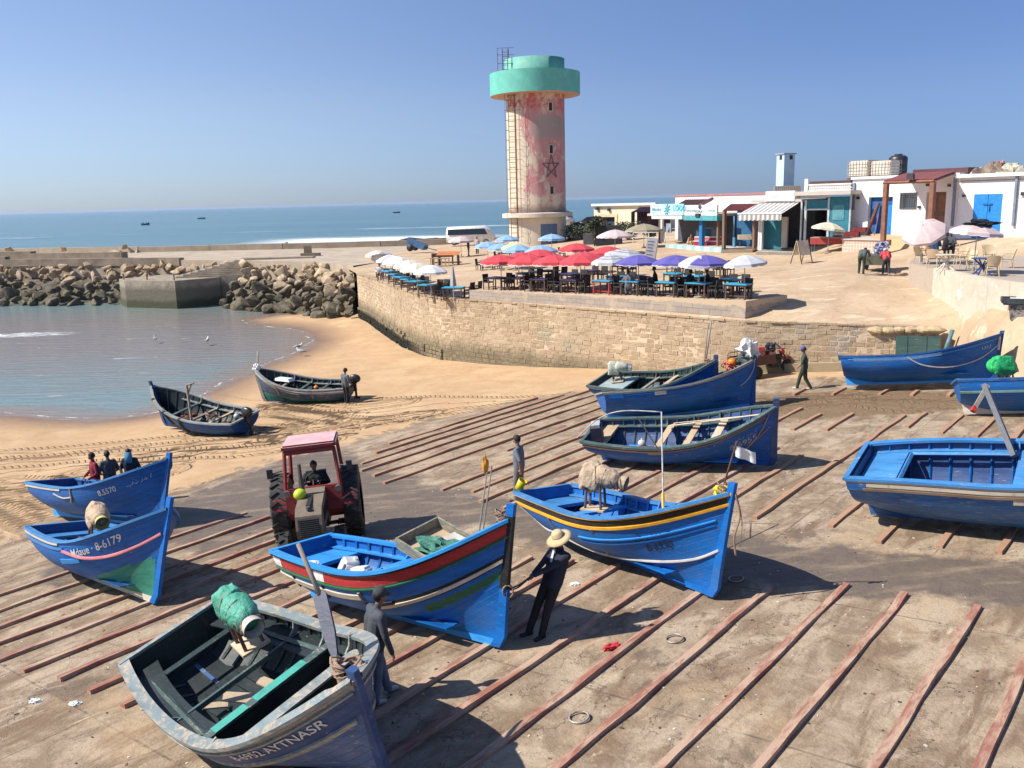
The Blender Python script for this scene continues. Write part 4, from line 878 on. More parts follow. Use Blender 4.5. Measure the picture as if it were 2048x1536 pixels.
BT['B8'],H8=boat('B8',BP['B8'],dict(base=paint('hull_mid_blue',(.008,.085,.33),thr=(.58,.68)),inner=pBn,ribm=pI,trim=pI,stem=pBn,post=.2,gw=.10,floor=pL,stripes=[(0,.13,pBr,0,.85)],wales=[(.02,.04,.035,0,1,pIw),(.10,.035,.03,0,.95,pBr)],patches=[(.38,.12,.4,.07,pBr)],
  thwarts=[(.40,.20,wood),(.55,.20,wood),(.70,.22,wood2)],deck=[(.02,.10,.2,wood)],ropes=[(-1,[(.97,.05),(.93,.5),(.87,.8),(.80,.95)],.02,ropeT),(-1,[(.97,.5),(.92,.66),(.86,.72)],.012,ropeT)],
  ink=[(arab('a'),-1,.80,.42,.13,inkG,0)],text=[('8-6955',-1,.78,.68,.19,inkG,1,0)]),'blue boat with bare plank seats and dark green rim lettered 8-6955, centre right')
BT['B9'],H9=boat('B9',BP['B9'],dict(base=pBf,inner=pBn,ribm=pB,trim=pLf,stem=pB,post=.15,gw=.12,st=.82,stripes=[(0,.22,pC,0,1)],wales=[(.02,.05,.04,0,1,pBr),(.10,.07,.03,.05,1,pC),(.20,.05,.05,.05,1,pBr)],patches=[(.0,.09,.42,.16,pBf),(.46,.27,.6,.10,pC)],
  thwarts=[(.47,.26,pLf),(.72,.2,pLf)],deck=[(.02,.13,.22,pLf)]),'large faded blue boat with a grey timber post, cut off by the right edge')
BT['B10'],H10=boat('B10',BP['B10'],dict(base=pB,inner=pBd,trim=pBf,stem=pB,keel=pC,gw=.09,wales=[(.04,.04,.03,0,1,pBf),(.38,.06,.02,0,1,paint('pale_green_strip',(.20,.36,.30)))],patches=[(.35,.02,.16,.42,mat('rust_board',(.18,.085,.05),.8))],thwarts=[(.3,.15,pB)]),'blue boat carrying a green tarpaulin bundle at the right edge')
BT['B11'],H11=boat('B11',BP['B11'],dict(lift=.22,base=pB,inner=pBd,trim=pBd,stem=pBn,post=.08,keel=pL,gw=.08,stripes=[(.10,.20,pW,.08,.62),(0,.1,pBd,0,1)],wales=[(.01,.08,.03,0,1,pB),(.12,.05,.02,.05,.97,pLf)],
  ropes=[(-1,[(.42,.12),(.50,.42),(.62,.62),(.75,.70),(.88,.66),(.985,.38)],.025,ropeW),(-1,[(.985,.6),(.98,.1)],.05,ropeW)],ink=[(arab('c'),-1,.88,.36,.16,inkW,0)]),'blue boat with a white-edged rim and drooping white rope, farthest right on the slip')
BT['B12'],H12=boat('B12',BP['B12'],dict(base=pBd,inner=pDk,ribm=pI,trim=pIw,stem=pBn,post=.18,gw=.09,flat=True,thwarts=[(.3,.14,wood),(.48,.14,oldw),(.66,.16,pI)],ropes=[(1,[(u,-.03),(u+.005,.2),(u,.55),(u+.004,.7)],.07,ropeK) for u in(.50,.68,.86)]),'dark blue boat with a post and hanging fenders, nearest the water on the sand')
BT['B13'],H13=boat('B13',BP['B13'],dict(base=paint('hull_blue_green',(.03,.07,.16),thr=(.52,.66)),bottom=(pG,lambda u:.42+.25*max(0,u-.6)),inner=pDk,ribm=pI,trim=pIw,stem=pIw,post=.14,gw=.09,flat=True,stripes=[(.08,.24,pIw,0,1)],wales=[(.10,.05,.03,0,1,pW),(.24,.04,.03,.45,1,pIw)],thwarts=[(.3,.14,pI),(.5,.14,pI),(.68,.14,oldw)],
  ropes=[(1,[(.70,.0),(.70,.5),(.705,.62)],.045,ropeT),(1,[(.32,.0),(.325,.45)],.045,ropeT)]),'blue and green boat on the sand with a man in grey beside its outboard motor')
bpy.context.view_layer.update()
def onb(k,H,u,yf,d,dz=0): # point inside boat k at station u, lateral fraction, depth below gunwale
    p=H.pt(u,d,1,inn=.05);return BT[k].matrix_world@Vector((p.x,p.y*yf,p.z+dz))
def brot(k): return BT[k].matrix_world.to_3x3()
canv={'cream':mat('cream_canvas',(.52,.39,.26),.9,(.36,.26,.17),6,bs=9,bd=.06,bmp=.8),'green':mat('green_tarp',(.06,.30,.20),.55,(.10,.42,.30),5,bs=7,bd=.08,bmp=.9),'pale':mat('pale_canvas',(.50,.52,.42),.85,(.34,.36,.28),6,bs=9,bd=.06),'bgreen':mat('bright_green_tarp',(.02,.42,.10),.4,(.04,.55,.18),4,bs=7,bd=.08,bmp=.9)}
steel=mat('steel_drum',(.55,.55,.55),.35,(.4,.4,.4),metal=.8);rust=mat('rusty_steel',(.16,.085,.055),.8,(.09,.05,.035));tan_=mat('drum_rim',(.55,.5,.43),.6);blackm=mat('black_rubber',(.018,.018,.02),.6,(.03,.03,.032),bmp=.3)
def winch(k,H,u,yf,d,cover,yaw,label,h=.55,sc_=1.,drum=True,lashed=True,mouth=None,seed=0,wide=1.):
    o=onb(k,H,u,yf,d);root=thing('drum_winch',label,'winch',M=Matrix.Translation(o)@brot(k).to_4x4()@Matrix.Rotation(yaw,4,'Z')@Matrix.Scale(sc_,4))
    for sx_,sy_ in((-1,-1),(-1,1),(1,-1),(1,1)):
        g=MB();g.tube([(sx_*.17,sy_*.13,0),(sx_*.14,sy_*.12,h+.1)],.028,6);g.build('leg',rust,root)
    g=MB();g.box((0,0,.02),(.5*wide,.42,.04));g.build('base_board',wood2,root)
    g=MB();c0_=Vector((-.08,0,h+.22));g.blob((0,0,0),1.,30,20,0,.0,seed)
    for v in range(len(g.v)):
        d_=Vector(g.v[v]);q=Vector([math.copysign(abs(a_)**.62,a_) for a_ in d_]);fo=1+.13*noise.noise(Vector((d_.x*2.6+seed,d_.y*2.6,d_.z*.7)))*2+.06*noise.noise(Vector((d_.x*7,d_.y*7+seed,d_.z*2)))*2
        lz=.27 if q.z>0 else .30*(1+.35*noise.noise(Vector((d_.x*3,d_.y*3,seed))));g.v[v]=tuple(c0_+Vector((q.x*.25*wide*fo*(1-.12*q.z),q.y*.19*fo*(1-.12*q.z),q.z*lz+.05*noise.noise(Vector((d_.x*2,d_.y*2,seed*2.))))))
    # rumpled sleeve toward the drum
    pr=[.20,.23,.20,.215,.17,.16];pts=[(.02+.1*i,0,h+.26-.025*i) for i in range(6)]
    if drum: g.tube(pts,pr,14)
    for v in range(len(g.v)):
        q=Vector(g.v[v]);n_=noise.noise(Vector((q.x*3,q.y*3,q.z*9))+Vector((seed,0,0)))*.03;g.v[v]=tuple(q+Vector((n_,noise.noise(Vector((q.x*8,q.y*3,q.z*3)))*.03,n_*.6)))
    g.build('canvas_cover',cover,root,True)
    if drum:
        g=MB();g.tube([(.48,0,h+.15),(.66,0,h+.105)],[.135,.15],20,cap=False);g.tube([(.66,0,h+.105),(.48,0,h+.15)],[.135,.12],20,cap=False);g.tube([(.50,0,h+.145),(.51,0,h+.143)],.13,20,1);g.build('drum',[mouth or tan_,blackm],root,True)
    if lashed:
        g=MB()
        for i in range(7):
            a0=.06+.085*i;R0=.235-.012*i
            g.tube([(a0+.03*math.cos(t*2+i),R0*math.cos(t),h+.245-.22*a0+R0*math.sin(t)) for t in [j*math.pi/6 for j in range(13)]],.008,4)
        g.build('lashing',ropeT,root)
    return root
winch('B1',H1,.24,.50,.22,canv['green'],-.15,'drum winch wrapped in a green tarp on the grey-green foreground boat',.42,1.12,seed=1)
winch('B3',H3,.30,.15,.22,canv['cream'],.55,'drum winch wrapped in cream canvas on the yellow-striped boat',.48,1.08,seed=2,mouth=canv['cream'])
winch('B4',H4,.42,-.1,.22,canv['pale'] if False else canv['cream'],-.25,'cream wrapped winch on the blue boat with the green bottom',.50,1.0,seed=3,lashed=False,mouth=mat('yellow_rim',(.62,.5,.16),.7))
winch('B6',H6,.14,.3,.16,canv['pale'],.45,'silver drum winch half covered in pale canvas on the dark blue rear boat',.38,1.0,seed=4,lashed=False,mouth=steel)
w10=winch('B10',H10,.24,.2,.2,canv['bgreen'],.6,'bright green tarpaulin bundle on legs on the right-edge boat',.50,1.02,seed=5,drum=False,lashed=False,wide=1.9)
# oars, poles, masts and gear
def bar(name,a,b,r,mt,label,cat,n=8,parent=None):
    g=MB();a,b=Vector(a),Vector(b);g.tube([(0,0,0),b-a],r,n);o=g.build(name,mt,parent,True);o.location=a
    if parent is None: tag(o,label,cat)
    return o
# long oar in B1
oar=thing('oar','long wooden oar with a dark blue blade leaning up from the foreground boat','oar',onb('B1',H1,.90,.15,-.02))
g=MB();a=Vector((0,0,0));top=atd(596,1088,11.0)-Vector(oar.location);mid=atd(640,1190,10.6)-Vector(oar.location)
g.tube([mid*1.0,top],[.035,.03],8);g.build('shaft',oldw,oar,True)
g=MB();dr=(mid-a);ln=dr.length;dn=dr.normalized();sdv_=dn.cross(Vector((0,1,0))).normalized()
nn_=dn.cross(sdv_);V=[]
for f_,w_ in ((.22,.035),(.36,.06),(.52,.085),(.98,.095),(1.02,.07)):
    c_=a+dr*f_
    for sx_,sy_ in((-1,-1),(1,-1),(1,1),(-1,1)):V.append(c_+sdv_*w_*sx_+nn_*.02*sy_)
g.add(V,[(k*4+j,k*4+(j+1)%4,(k+1)*4+(j+1)%4,(k+1)*4+j) for k in range(4) for j in range(4)]+[(3,2,1,0),(16,17,18,19)])
g.build('blade',paint('oar_blade',(.025,.032,.065),wear=(.3,.24,.17)),oar)
g=MB();g.tube([a-dn*.12,a+dr*.24],[.05,.045],8);g.build('neck',oldw,oar)
# post in B9
post=thing('timber_post','grey timber post with a short crosspiece standing in the faded blue boat','post',onb('B9',H9,.44,.45,.1))
P0=Vector(post.location);tp=atd(1969,770,19.3)-P0
g=MB();g.tube([Vector((0,0,0)),tp],.075,4);g.build('upright',paint('post_paint',(.085,.095,.11),wear=(.3,.25,.2)),post)
q_=atd(1948,818,19.0)-P0;g=MB();g.tube([tp+Vector((.04,-.06,0)),q_],.06,4);g.build('crosspiece',oldw,post)
g=MB();dq=(q_-tp).normalized();g.tube([q_-dq*.06,q_+dq*.07],.068,4);g.build('red_tip',mat('red_tip',(.5,.04,.04),.6),post)
# B3 mast and boom
ms=thing('mast','thin white jointed pole rising from the yellow-striped boat and bending to the left','mast',onb('B3',H3,.60,.55,.1))
P0=Vector(ms.location);t0=atd(1323,824,18.6)-P0;g=MB();g.tube([(0,0,0),t0*.18],.035,6,0);g.build('yellow_foot',pY,ms);g=MB();g.tube([t0*.18,t0],.017,6);g.build('pole',mat('white_pole',(.50,.48,.45),.6,(.3,.22,.18),6),ms)
b1_=atd(1245,822,18.9)-P0;b2_=atd(1196,838,19.2)-P0;b3_=atd(1154,876,19.5)-P0;g=MB();g.tube(smooth3([t0,b1_,b2_,b3_]),.014,6);g.build('boom',mat('white_pole',(.66,.64,.6)),ms,True)
g=MB();g.tube([t0*.55,atd(1275,834,18.8)-P0],.014,6);g.build('brace',blackm,ms)
# white flag B3 bow
fl=thing('flag','small blank white flag on a wooden stick at the bow of the yellow-striped boat','flag',onb('B3',H3,.94,.3,.0))
P0=Vector(fl.location);t1=atd(1474,883,14.9)-P0;g=MB();g.tube([(0,0,0),t1],.018,6);g.build('stick',rust,fl)
g=MB();G=[];r1=(atd(1512,905,14.7)-P0)
for i in range(9):
    row=[]
    for j in range(4):
        a_=t1*.93+Vector((.36*i/8,-.03*math.sin(i*1.2)*1.2,-.02*i*.9-.0));row.append(a_+Vector((0,.02*math.sin(i+j),-.20*j/3)))
    G.append(row)
g.grid(G);o=g.build('cloth',mat('white_cloth',(.78,.78,.76),.8,bmp=.2),fl,True)
# yellow buckets and rope coil at B3 bow and stern
def crumple(name,loc,r,mt,label,cat,seed=0,amp=.28,rot=0):
    g=MB();g.blob((0,0,0),r,16,11,0,amp,seed,2.4);o=g.build(name,mt,None,False,loc);o.rotation_euler=(0,0,rot);tag(o,label,cat);return o
yel=mat('yellow_plastic',(.72,.55,.02),.4,(.6,.42,.02))
crumple('plastic_bag',onb('B3',H3,.955,.1,-.08),(.17,.13,.12),yel,'crumpled yellow plastic bag behind the stem of the yellow-striped boat','bag',3)
def bucket(loc,r,h,mt,label,tilt=(0,0,0)):
    g=MB();g.lathe([(.0,0),(r*.75,0),(r,h),(r*.93,h),(r*.7,.03),(0,.03)],18);o=g.build('bucket',mt,None,True,loc);o.rotation_euler=tilt;tag(o,label,'bucket');return o
bucket(onb('B3',H3,-.015,-.9,-.05),.11,.26,yel,'yellow bucket held at the stern corner of the yellow-striped boat',(.2,.5,0))
g=MB()
for i in range(9): g.tube([(.12*math.cos(t_)+.02*math.sin(i*3),.1*math.sin(t_),.02*i+.05*math.sin(t_*2+i)) for t_ in [j*math.pi/5+i for j in range(9)]],.012,5)
rc=g.build('rope_coil',ropeT,None,True,onb('B3',H3,.97,.0,-.02));tag(rc,'tangle of brown rope lashed around the bow post of the yellow-striped boat','rope')
rc2=rc.copy();C.objects.link(rc2);rc2.location=onb('B2',H2,.97,.0,-.02);rc2['label']='tangle of brown rope around the black stem of the red-striped boat'
rc3=rc.copy();C.objects.link(rc3);rc3.location=onb('B1',H1,.93,.3,-.02);rc3['label']='reddish rope coil on the bow of the foreground boat beside the oar';rc3.scale=(1.5,1.5,1)
rc4=rc.copy();C.objects.link(rc4);rc4.location=onb('B12',H12,.32,.2,.1);rc4['label']='rope heap on a seat of the dark beach boat with the post';rc4.scale=(2,2,1.2)
rc5=rc.copy();C.objects.link(rc5);rc5.location=onb('B6',H6,.93,.1,.0);rc5['label']='loop of rope at the bow of the dark blue rear boat under two poles'
for o_ in (rc,rc2,rc3,rc4,rc5): pass
# hanging stem ropes
g=MB();a=onb('B3',H3,.992,0,.0)+Vector((.06,-.08,0));g.tube(smooth3([Vector((0,0,0)),Vector((.08,-.05,-.4)),Vector((.0,-.02,-.8)),Vector((.03,-.03,-1.15))]),.018,6);g.tube(smooth3([Vector((.02,0,0)),Vector((.12,-.05,-.5)),Vector((.1,-.02,-1.))]),.008,5);o=g.build('hanging_rope',ropeT,None,True,a);tag(o,'frayed rope hanging down the stem of the yellow-striped boat','rope')
# crates & tank in B2
trayP=onb('B2',H2,.66,.30,-.02)
ty=thing('wooden_tray','large shallow wooden tray with green netting laid across the red-striped boat','tray',trayP);ty.rotation_euler=(R_(10),R_(6),BP['B2'][2]+R_(-10))
g=MB();Lx,Ly,hh=1.35,.95,.22
g.box((0,0,.0),(Lx,Ly,.03));g.build('bottom',wood,ty)
for (c_,d_) in (((0,Ly/2,hh/2),(Lx,.035,hh)),((0,-Ly/2,hh/2),(Lx,.035,hh)),((Lx/2,0,hh/2),(.035,Ly+.03,hh)),((-Lx/2,0,hh/2),(.035,Ly+.03,hh))):
    g=MB();g.box(c_,d_);g.build('side_board',paint('tray_board',(.16,.18,.15),wear=(.4,.32,.22),thr=(.45,.6)),ty)
net=crumple('fishing_net',ty.matrix_basis@Vector((.08,-.1,.14)),(.42,.26,.15),mat('green_net',(.06,.22,.15),.9,(.12,.33,.25),8,bs=40,bd=.05,bmp=1),'green fishing net heaped in the wooden tray','net',4,.45,-.7)
g=MB();g.box((0,0,0),(.62,.5,.18),tp=1.12);o=g.build('fish_tub',mat('white_tub',(.6,.58,.52),.6,(.4,.33,.25)),None,False,ty.matrix_basis@Vector((.3,.12,.12)));o.rotation_euler=(.1,.1,-.8);tag(o,'off-white plastic tub lying in the wooden tray under the net','tub')
wpl=mat('white_plastic',(.80,.80,.78),.35,(.7,.7,.68),bmp=0)
def jerry(loc,label,rot):
    r_=thing('jerrycan',label,'container',loc);r_.rotation_euler=rot
    bm=bmesh.new();bmesh.ops.create_cube(bm,size=1);bmesh.ops.scale(bm,vec=(.34,.24,.4),verts=bm.verts);bmesh.ops.bevel(bm,geom=list(bm.edges),offset=.05,segments=3,affect='EDGES');me=bpy.data.meshes.new('body');bm.to_mesh(me);bm.free();me.materials.append(wpl);o=bpy.data.objects.new('body',me);C.objects.link(o);o.parent=r_
    g=MB();g.tube([(.08,0,.19),(.08,0,.24)],.035,10);g.build('cap',wpl,r_);return r_
jerry(onb('B2',H2,.30,-.25,.18),'white plastic jerrycan standing tilted in the red-striped boat',(.5,.2,.6));jerry(onb('B2',H2,.37,-.3,.24),'white plastic jerrycan lying beside a second one in the red-striped boat',(1.4,.2,1.3))
crumple('white_bag',onb('B2',H2,.16,-.55,.2),(.13,.09,.06),wpl,'small white bag on the stern bench of the red-striped boat','bag',6)
# stick with orange cloth near B2 bow
st_=thing('marker_pole','two thin bare sticks with an orange cloth tied at the top, at the striped bow','pole',onb('B2',H2,.88,-.1,.0))
P0=Vector(st_.location);g=MB();g.tube([(0,0,0),atd(975,935,14.6)-P0],[.016,.012],6);g.tube([(.06,0,0),atd(984,932,14.6)-P0],[.015,.01],6);g.build('sticks',oldw,st_)
g=MB();g.blob(atd(970,928,14.6)-P0,(.055,.04,.15),10,10,0,.4,4,3);g.build('orange_cloth',mat('orange_cloth',(.62,.26,.03),.8),st_)
# B8 planks and battery box
for (ua,ya,ub,yb,wd,lb) in ((.40,.62,.92,.25,.16,'long bare plank laid lengthwise along the far side of the 8-6955 boat'),(.42,.8,.80,.68,.09,'thin pole lying beside the long plank in the 8-6955 boat')):
    a_=onb('B8',H8,ua,ya,.1);b_=onb('B8',H8,ub,yb,.12);g=MB();g.tube([(0,0,0),b_-a_],wd/2,4,sq=.25);o=g.build('plank',wood2,None,False,a_);tag(o,lb,'plank')
bb=thing('battery_box','dark blue box with a pale lid at the stern of the 8-6955 boat','box',M=Matrix.Translation(onb('B8',H8,.055,-.35,.02))@brot('B8').to_4x4()@Matrix.Rotation(.3,4,'Z'))
g=MB();g.box((0,0,.1),(.34,.42,.42));g.build('body',mat('navy_box',(.025,.03,.06),.6),bb);g=MB();g.box((.0,0,.35),(.26,.34,.10));g.build('lid',mat('grey_lid',(.5,.5,.52),.5),bb)
# B6 poles
bar('pole',onb('B6',H6,.90,0,.3),atd(1423,640,33.),.03,oldw,'taller of two thin poles rising at the bow of the dark blue rear boat','pole')
bar('pole',onb('B6',H6,.89,.1,.3),atd(1416,648,33.1),.022,oldw,'shorter of two thin poles rising at the bow of the dark blue rear boat','pole')
# B7 bow gear
crumple('sail_cloth',onb('B7',H7,.95,.2,-.38),(.34,.3,.42),mat('white_sail',(.70,.70,.68),.85,(.5,.52,.5),3,bmp=.8,bs=5,bd=.1),'white cloth bundle propped up in the bow of the plain blue boat','cloth',7,.5)
crumple('dark_bundle',onb('B7',H7,.93,.0,-.12),(.36,.28,.22),mat('dark_bundle',(.05,.075,.07),.9,(.12,.13,.12)),'dark green bundle under the white cloth in the plain blue boat','bundle',8,.4)
oc=thing('orange_crate','orange plastic crate tipped in the bow of the plain blue boat','crate',M=Matrix.Translation(onb('B7',H7,.82,-.1,-.02))@Matrix.Rotation(.5,4,'Y')@Matrix.Rotation(.4,4,'Z'))
om=mat('orange_plastic',(.62,.11,.05),.5);g=MB()
for c_,d_ in (((0,0,0),(.55,.38,.02)),((0,.19,.14),(.55,.02,.05)),((0,.19,.24),(.55,.02,.04)),((0,-.19,.14),(.55,.02,.05)),((0,-.19,.24),(.55,.02,.04)),((.27,0,.14),(.02,.38,.05)),((-.27,0,.14),(.02,.38,.05)),((.27,0,.24),(.02,.38,.04)),((-.27,0,.24),(.02,.38,.04))): g.box(c_,d_)
for i in range(6):
    for s_ in(-1,1): g.box((-.25+.1*i,s_*.19,.13),(.025,.022,.26))
g.build('slats',om,oc)
g=MB();g.blob((0,0,0),(.17,.17,.16),16,10,0,.02);o=g.build('buoy',mat('orange_buoy',(.85,.25,.02),.4,bmp=0),None,True,onb('B7',H7,.85,.05,-.25));tag(o,'round orange buoy on top of the orange crate','buoy')
# B12 post, B13 pole, outboards
pst=thing('davit_post','pale wooden post with a short arm standing in the dark beach boat','post',onb('B12',H12,.45,.72,.25))
P0=Vector(pst.location);g=MB();t2=atd(373,770,37.2)-P0;g.tube([(0,0,0),t2],.06,4);g.tube([t2,t2+Vector((.33,0,.08))],.04,4);g.tube([t2+Vector((.22,0,.05)),t2+Vector((.05,0,-.35))],.03,4);g.build('timber',oldw,pst)
bar('pole',onb('B13',H13,.97,0,.1),atd(516,703,46.),.045,oldw,'dark pole slanting up from the bow of the blue and green beach boat','pole')
crumple('bow_bundle',onb('B13',H13,.965,0,-.05),(.18,.16,.2),wpl,'white cloth knotted at the bow of the blue and green beach boat','cloth',2,.4)
g=MB();g.box((0,0,0),(1.1,.45,.14),tp=.8);o=g.build('white_box',wpl,None,False,onb('B13',H13,.72,-.3,.12));o.rotation_euler=(0,0,BP['B13'][2]-.3);tag(o,'white foam board lying in the blue and green beach boat','board')
def outboard(k,H,label):
    r_=thing('outboard_motor',label,'motor',M=Matrix.Translation(onb(k,H,0,0,.0))@brot(k).to_4x4()@Matrix.Rotation(math.pi,4,'Z'))
    g=MB();g.blob((.22,0,.28),(.30,.18,.22),16,10,0,.06,1);g.build('cowl',mat('black_cowl',(.025,.027,.03),.35,bmp=0),r_,True)
    g=MB();g.box((.18,0,-.1),(.15,.10,.55));g.box((.2,0,-.5),(.10,.06,.5));g.tube([(.08,0,-.72),(.4,0,-.72)],[.06,.05],8);g.build('shaft_housing',blackm,r_)
    g=MB()
    for a_ in (0,2.09,4.19): g.box((.43,.09*math.cos(a_),-.72+.09*math.sin(a_)),(.02,.09,.09),Matrix.Rotation(a_,3,'X'))
    g.build('propeller',steel,r_);g=MB();g.tube([(.0,0,.2),(-.45,0,.25)],.025,6);g.build('tiller',blackm,r_);g=MB();g.box((.02,0,.0),(.1,.22,.3));g.build('bracket',blackm,r_)
outboard('B12',H12,'black outboard motor hung on the stern of the dark boat with the post');outboard('B13',H13,'black outboard motor on the stern beside the man in grey on the sand')
# things inside B1
for i,(u,yf,s_,rz,lb) in enumerate(((.36,-.1,.5,.9,'cut pale plank offcut leaning in the hold of the foreground boat'),(.40,.3,.42,.4,'pale wooden board in the hold of the foreground boat, furthest of three'),(.30,-.45,.3,1.3,'small pale board in the hold of the foreground boat, nearest the stern'))):
    g=MB();g.prism([(-.3,-.12),(.3,-.14),(.34,.08),(.1,.15),(-.32,.12)],0,.025);o=g.build('wood_offcut',wood2,None,False,onb('B1',H1,u,yf,.52));o.rotation_euler=(.15,.2,rz+BP['B1'][2]);o.scale=(s_*2,s_*1.6,1);tag(o,lb,'board')
g=MB();p_=H1.pt(.50,.22,1,inn=.05)
for y0_,y1_ in((-.75,-.30),(-.18,.55)): g.box((p_.x,(y0_+y1_)/2*p_.y,p_.z+.024),(.17,(y1_-y0_)*p_.y,.012))
g.build('teal_patches',teal,BT['B1'])
# hatch coaming at B1 & B9 sterns
for k,H,u0_,u1_,mt in (('B1',H1,.10,.49,pI),('B9',H9,.14,.45,pLf)):
    g=MB();pa=H.pt(u0_,.24,1,inn=.05);pb=H.pt(u1_,.24,1,inn=.05);
    for s_ in(-1,1):
        a_=Vector((pa.x,s_*(pa.y-.2),pa.z));b_=Vector((pb.x,s_*(pb.y-.2),pb.z));g.tube([a_,b_],.045,4)
    g.tube([(pa.x,-pa.y+.2,pa.z),(pa.x,pa.y-.2,pa.z)],.05,4);g.build('hatch_coaming',mt,BT[k])
# iron mooring rings set in the concrete, rags
def ring(px,py,lb,s=.14):
    P_=atlow(px,py);g=MB();g.tube([(s*math.cos(t_),s*math.sin(t_),.03+.02*math.cos(t_)) for t_ in [j*math.pi/10 for j in range(21)]],.016,6,cap=False);g.build
    o=g.build('iron_ring',mat('galvanised',(.42,.40,.36),.5,(.25,.18,.12),metal=.4),None,True,P_);tag(o,lb,'ring')
ring(1349,1280,'pale iron ring on the concrete right of the red rag');ring(1158,1438,'iron mooring ring in crumbled concrete at the bottom centre');ring(296,1414,'iron ring beside the foreground boat stern, left of it',.11);ring(1472,1160,'iron ring in the shadow of the yellow-striped boat bow')
crumple('rag',atlow(1224,1297)+Vector((0,0,.03)),(.16,.07,.05),mat('red_rag',(.62,.04,.05),.8),'small red rag lying on a timber rail','rag',5,.5,.5)
for (px,py,lb) in ((70,1404,'crumpled pale bag on the concrete at the lower left edge'),(150,1409,'scrap of white paper lying on the lower left concrete'),(1150,1170,'white scrap on the concrete behind the straw-hatted man')): crumple('litter',atlow(px,py)+Vector((0,0,.02)),(.09,.06,.03),wpl,lb,'litter',px,.5)

# loose gear lying in the boats
netb=mat('brown_net',(.14,.085,.05),.95,(.07,.045,.03),7,bs=45,bmp=1,bd=.05);netg=mat('teal_net',(.04,.13,.12),.95,(.02,.07,.07),7,bs=45,bmp=1,bd=.05);netr=mat('rust_net',(.25,.09,.05),.95,(.14,.05,.03),7,bs=45,bmp=1,bd=.05)
for k,H,u,yf,d,r_,mt_,lb in (('B4',H4,.22,.0,.45,(.5,.4,.16),netb,'brown net heap in the stern of the boat with the pink strap'),('B4',H4,.72,.1,.35,(.4,.3,.14),netg,'teal net heap in the bow of the boat with the pink strap'),('B5',H5,.30,.1,.5,(.5,.4,.15),netg,'teal net heap in the 8.5570 boat'),('B8',H8,.30,-.1,.6,(.35,.4,.12),netr,'rust coloured net heap between the seats of the 8-6955 boat'),('B8',H8,.82,.0,.6,(.35,.25,.14),netg,'teal net heap in the bow of the 8-6955 boat'),('B9',H9,.30,.25,.85,(.5,.4,.14),netb,'brown net heap in the hold of the faded blue boat'),('B12',H12,.20,.0,.45,(.4,.35,.14),netb,'brown net heap near the outboard of the dark beach boat'),('B12',H12,.62,.1,.5,(.4,.35,.14),netr,'rust red net heap in the dark beach boat with the post'),('B13',H13,.24,.1,.35,(.45,.35,.16),netb,'brown net heap near the motor of the green-bottomed beach boat'),('B13',H13,.46,.0,.4,(.35,.35,.14),netg,'teal net heap amidships in the green-bottomed beach boat'),('B2',H2,.48,.1,.5,(.35,.4,.13),netb,'brown net heap beside the tray in the red-striped boat'),('B3',H3,.72,.0,.55,(.4,.35,.14),netb,'brown net heap in the bow of the yellow-striped boat'),('B6',H6,.66,.0,.45,(.35,.35,.12),netr,'rust net heap in the dark blue rear boat')):
    crumple('net_heap',onb(k,H,u,yf,d),r_,mt_,lb,'nets',int(u*50)+len(lb),.4,u*9)
for k,H,u,yf,d,c_,lb in (('B9',H9,.36,-.3,.8,(.62,.20,.03),'orange float in the hold of the faded blue boat'),('B8',H8,.26,.3,.5,(.6,.6,.55),'white float in the 8-6955 boat stern'),('B5',H5,.42,.3,.3,(.62,.20,.03),'orange float in the 8.5570 boat'),('B4',H4,.28,.4,.3,(.6,.6,.55),'white float in the boat with the pink strap'),('B13',H13,.40,-.4,.3,(.62,.20,.03),'orange float in the green-bottomed beach boat'),('B12',H12,.18,-.5,.2,(.65,.16,.05),'orange float by the outboard of the dark beach boat')):
    g=MB();g.blob((0,0,0),(.13,.13,.12),14,10,0,.02);g.tube([(0,0,.1),(0,0,.16)],.03,6);o=g.build('float',mat('float_%d'%int(c_[0]*100+c_[2]*10),c_,.45,bmp=0),None,True,onb(k,H,u,yf,d));tag(o,lb,'float')
# scraps, shells and grit scattered on the concrete
rr=random.Random(9);g=MB()
for _ in range(1500):
    a_=rr.uniform(4,16) if rr.random()<.6 else rr.uniform(17,30);p_=rr.uniform(-20,0);c_=RD*a_+PERP*p_;q=Vector((c_[0],c_[1],slip(c_[0],c_[1])+.004));s_=rr.choice((.012,.016,.022,.03));g.box(q,(s_*rr.uniform(.8,2.5),s_,s_*.4),rr.uniform(0,3.1),rr.choice((0,0,1,1,2)))
o=g.build('debris',[mat('shell_bits',(.62,.58,.5),.8,bmp=0),mat('dark_bits',(.07,.055,.045),.9,bmp=0),mat('rust_bits',(.26,.13,.07),.9,bmp=0)]);tag(o,'small scraps and shells scattered on the concrete slip','debris',kind='stuff')
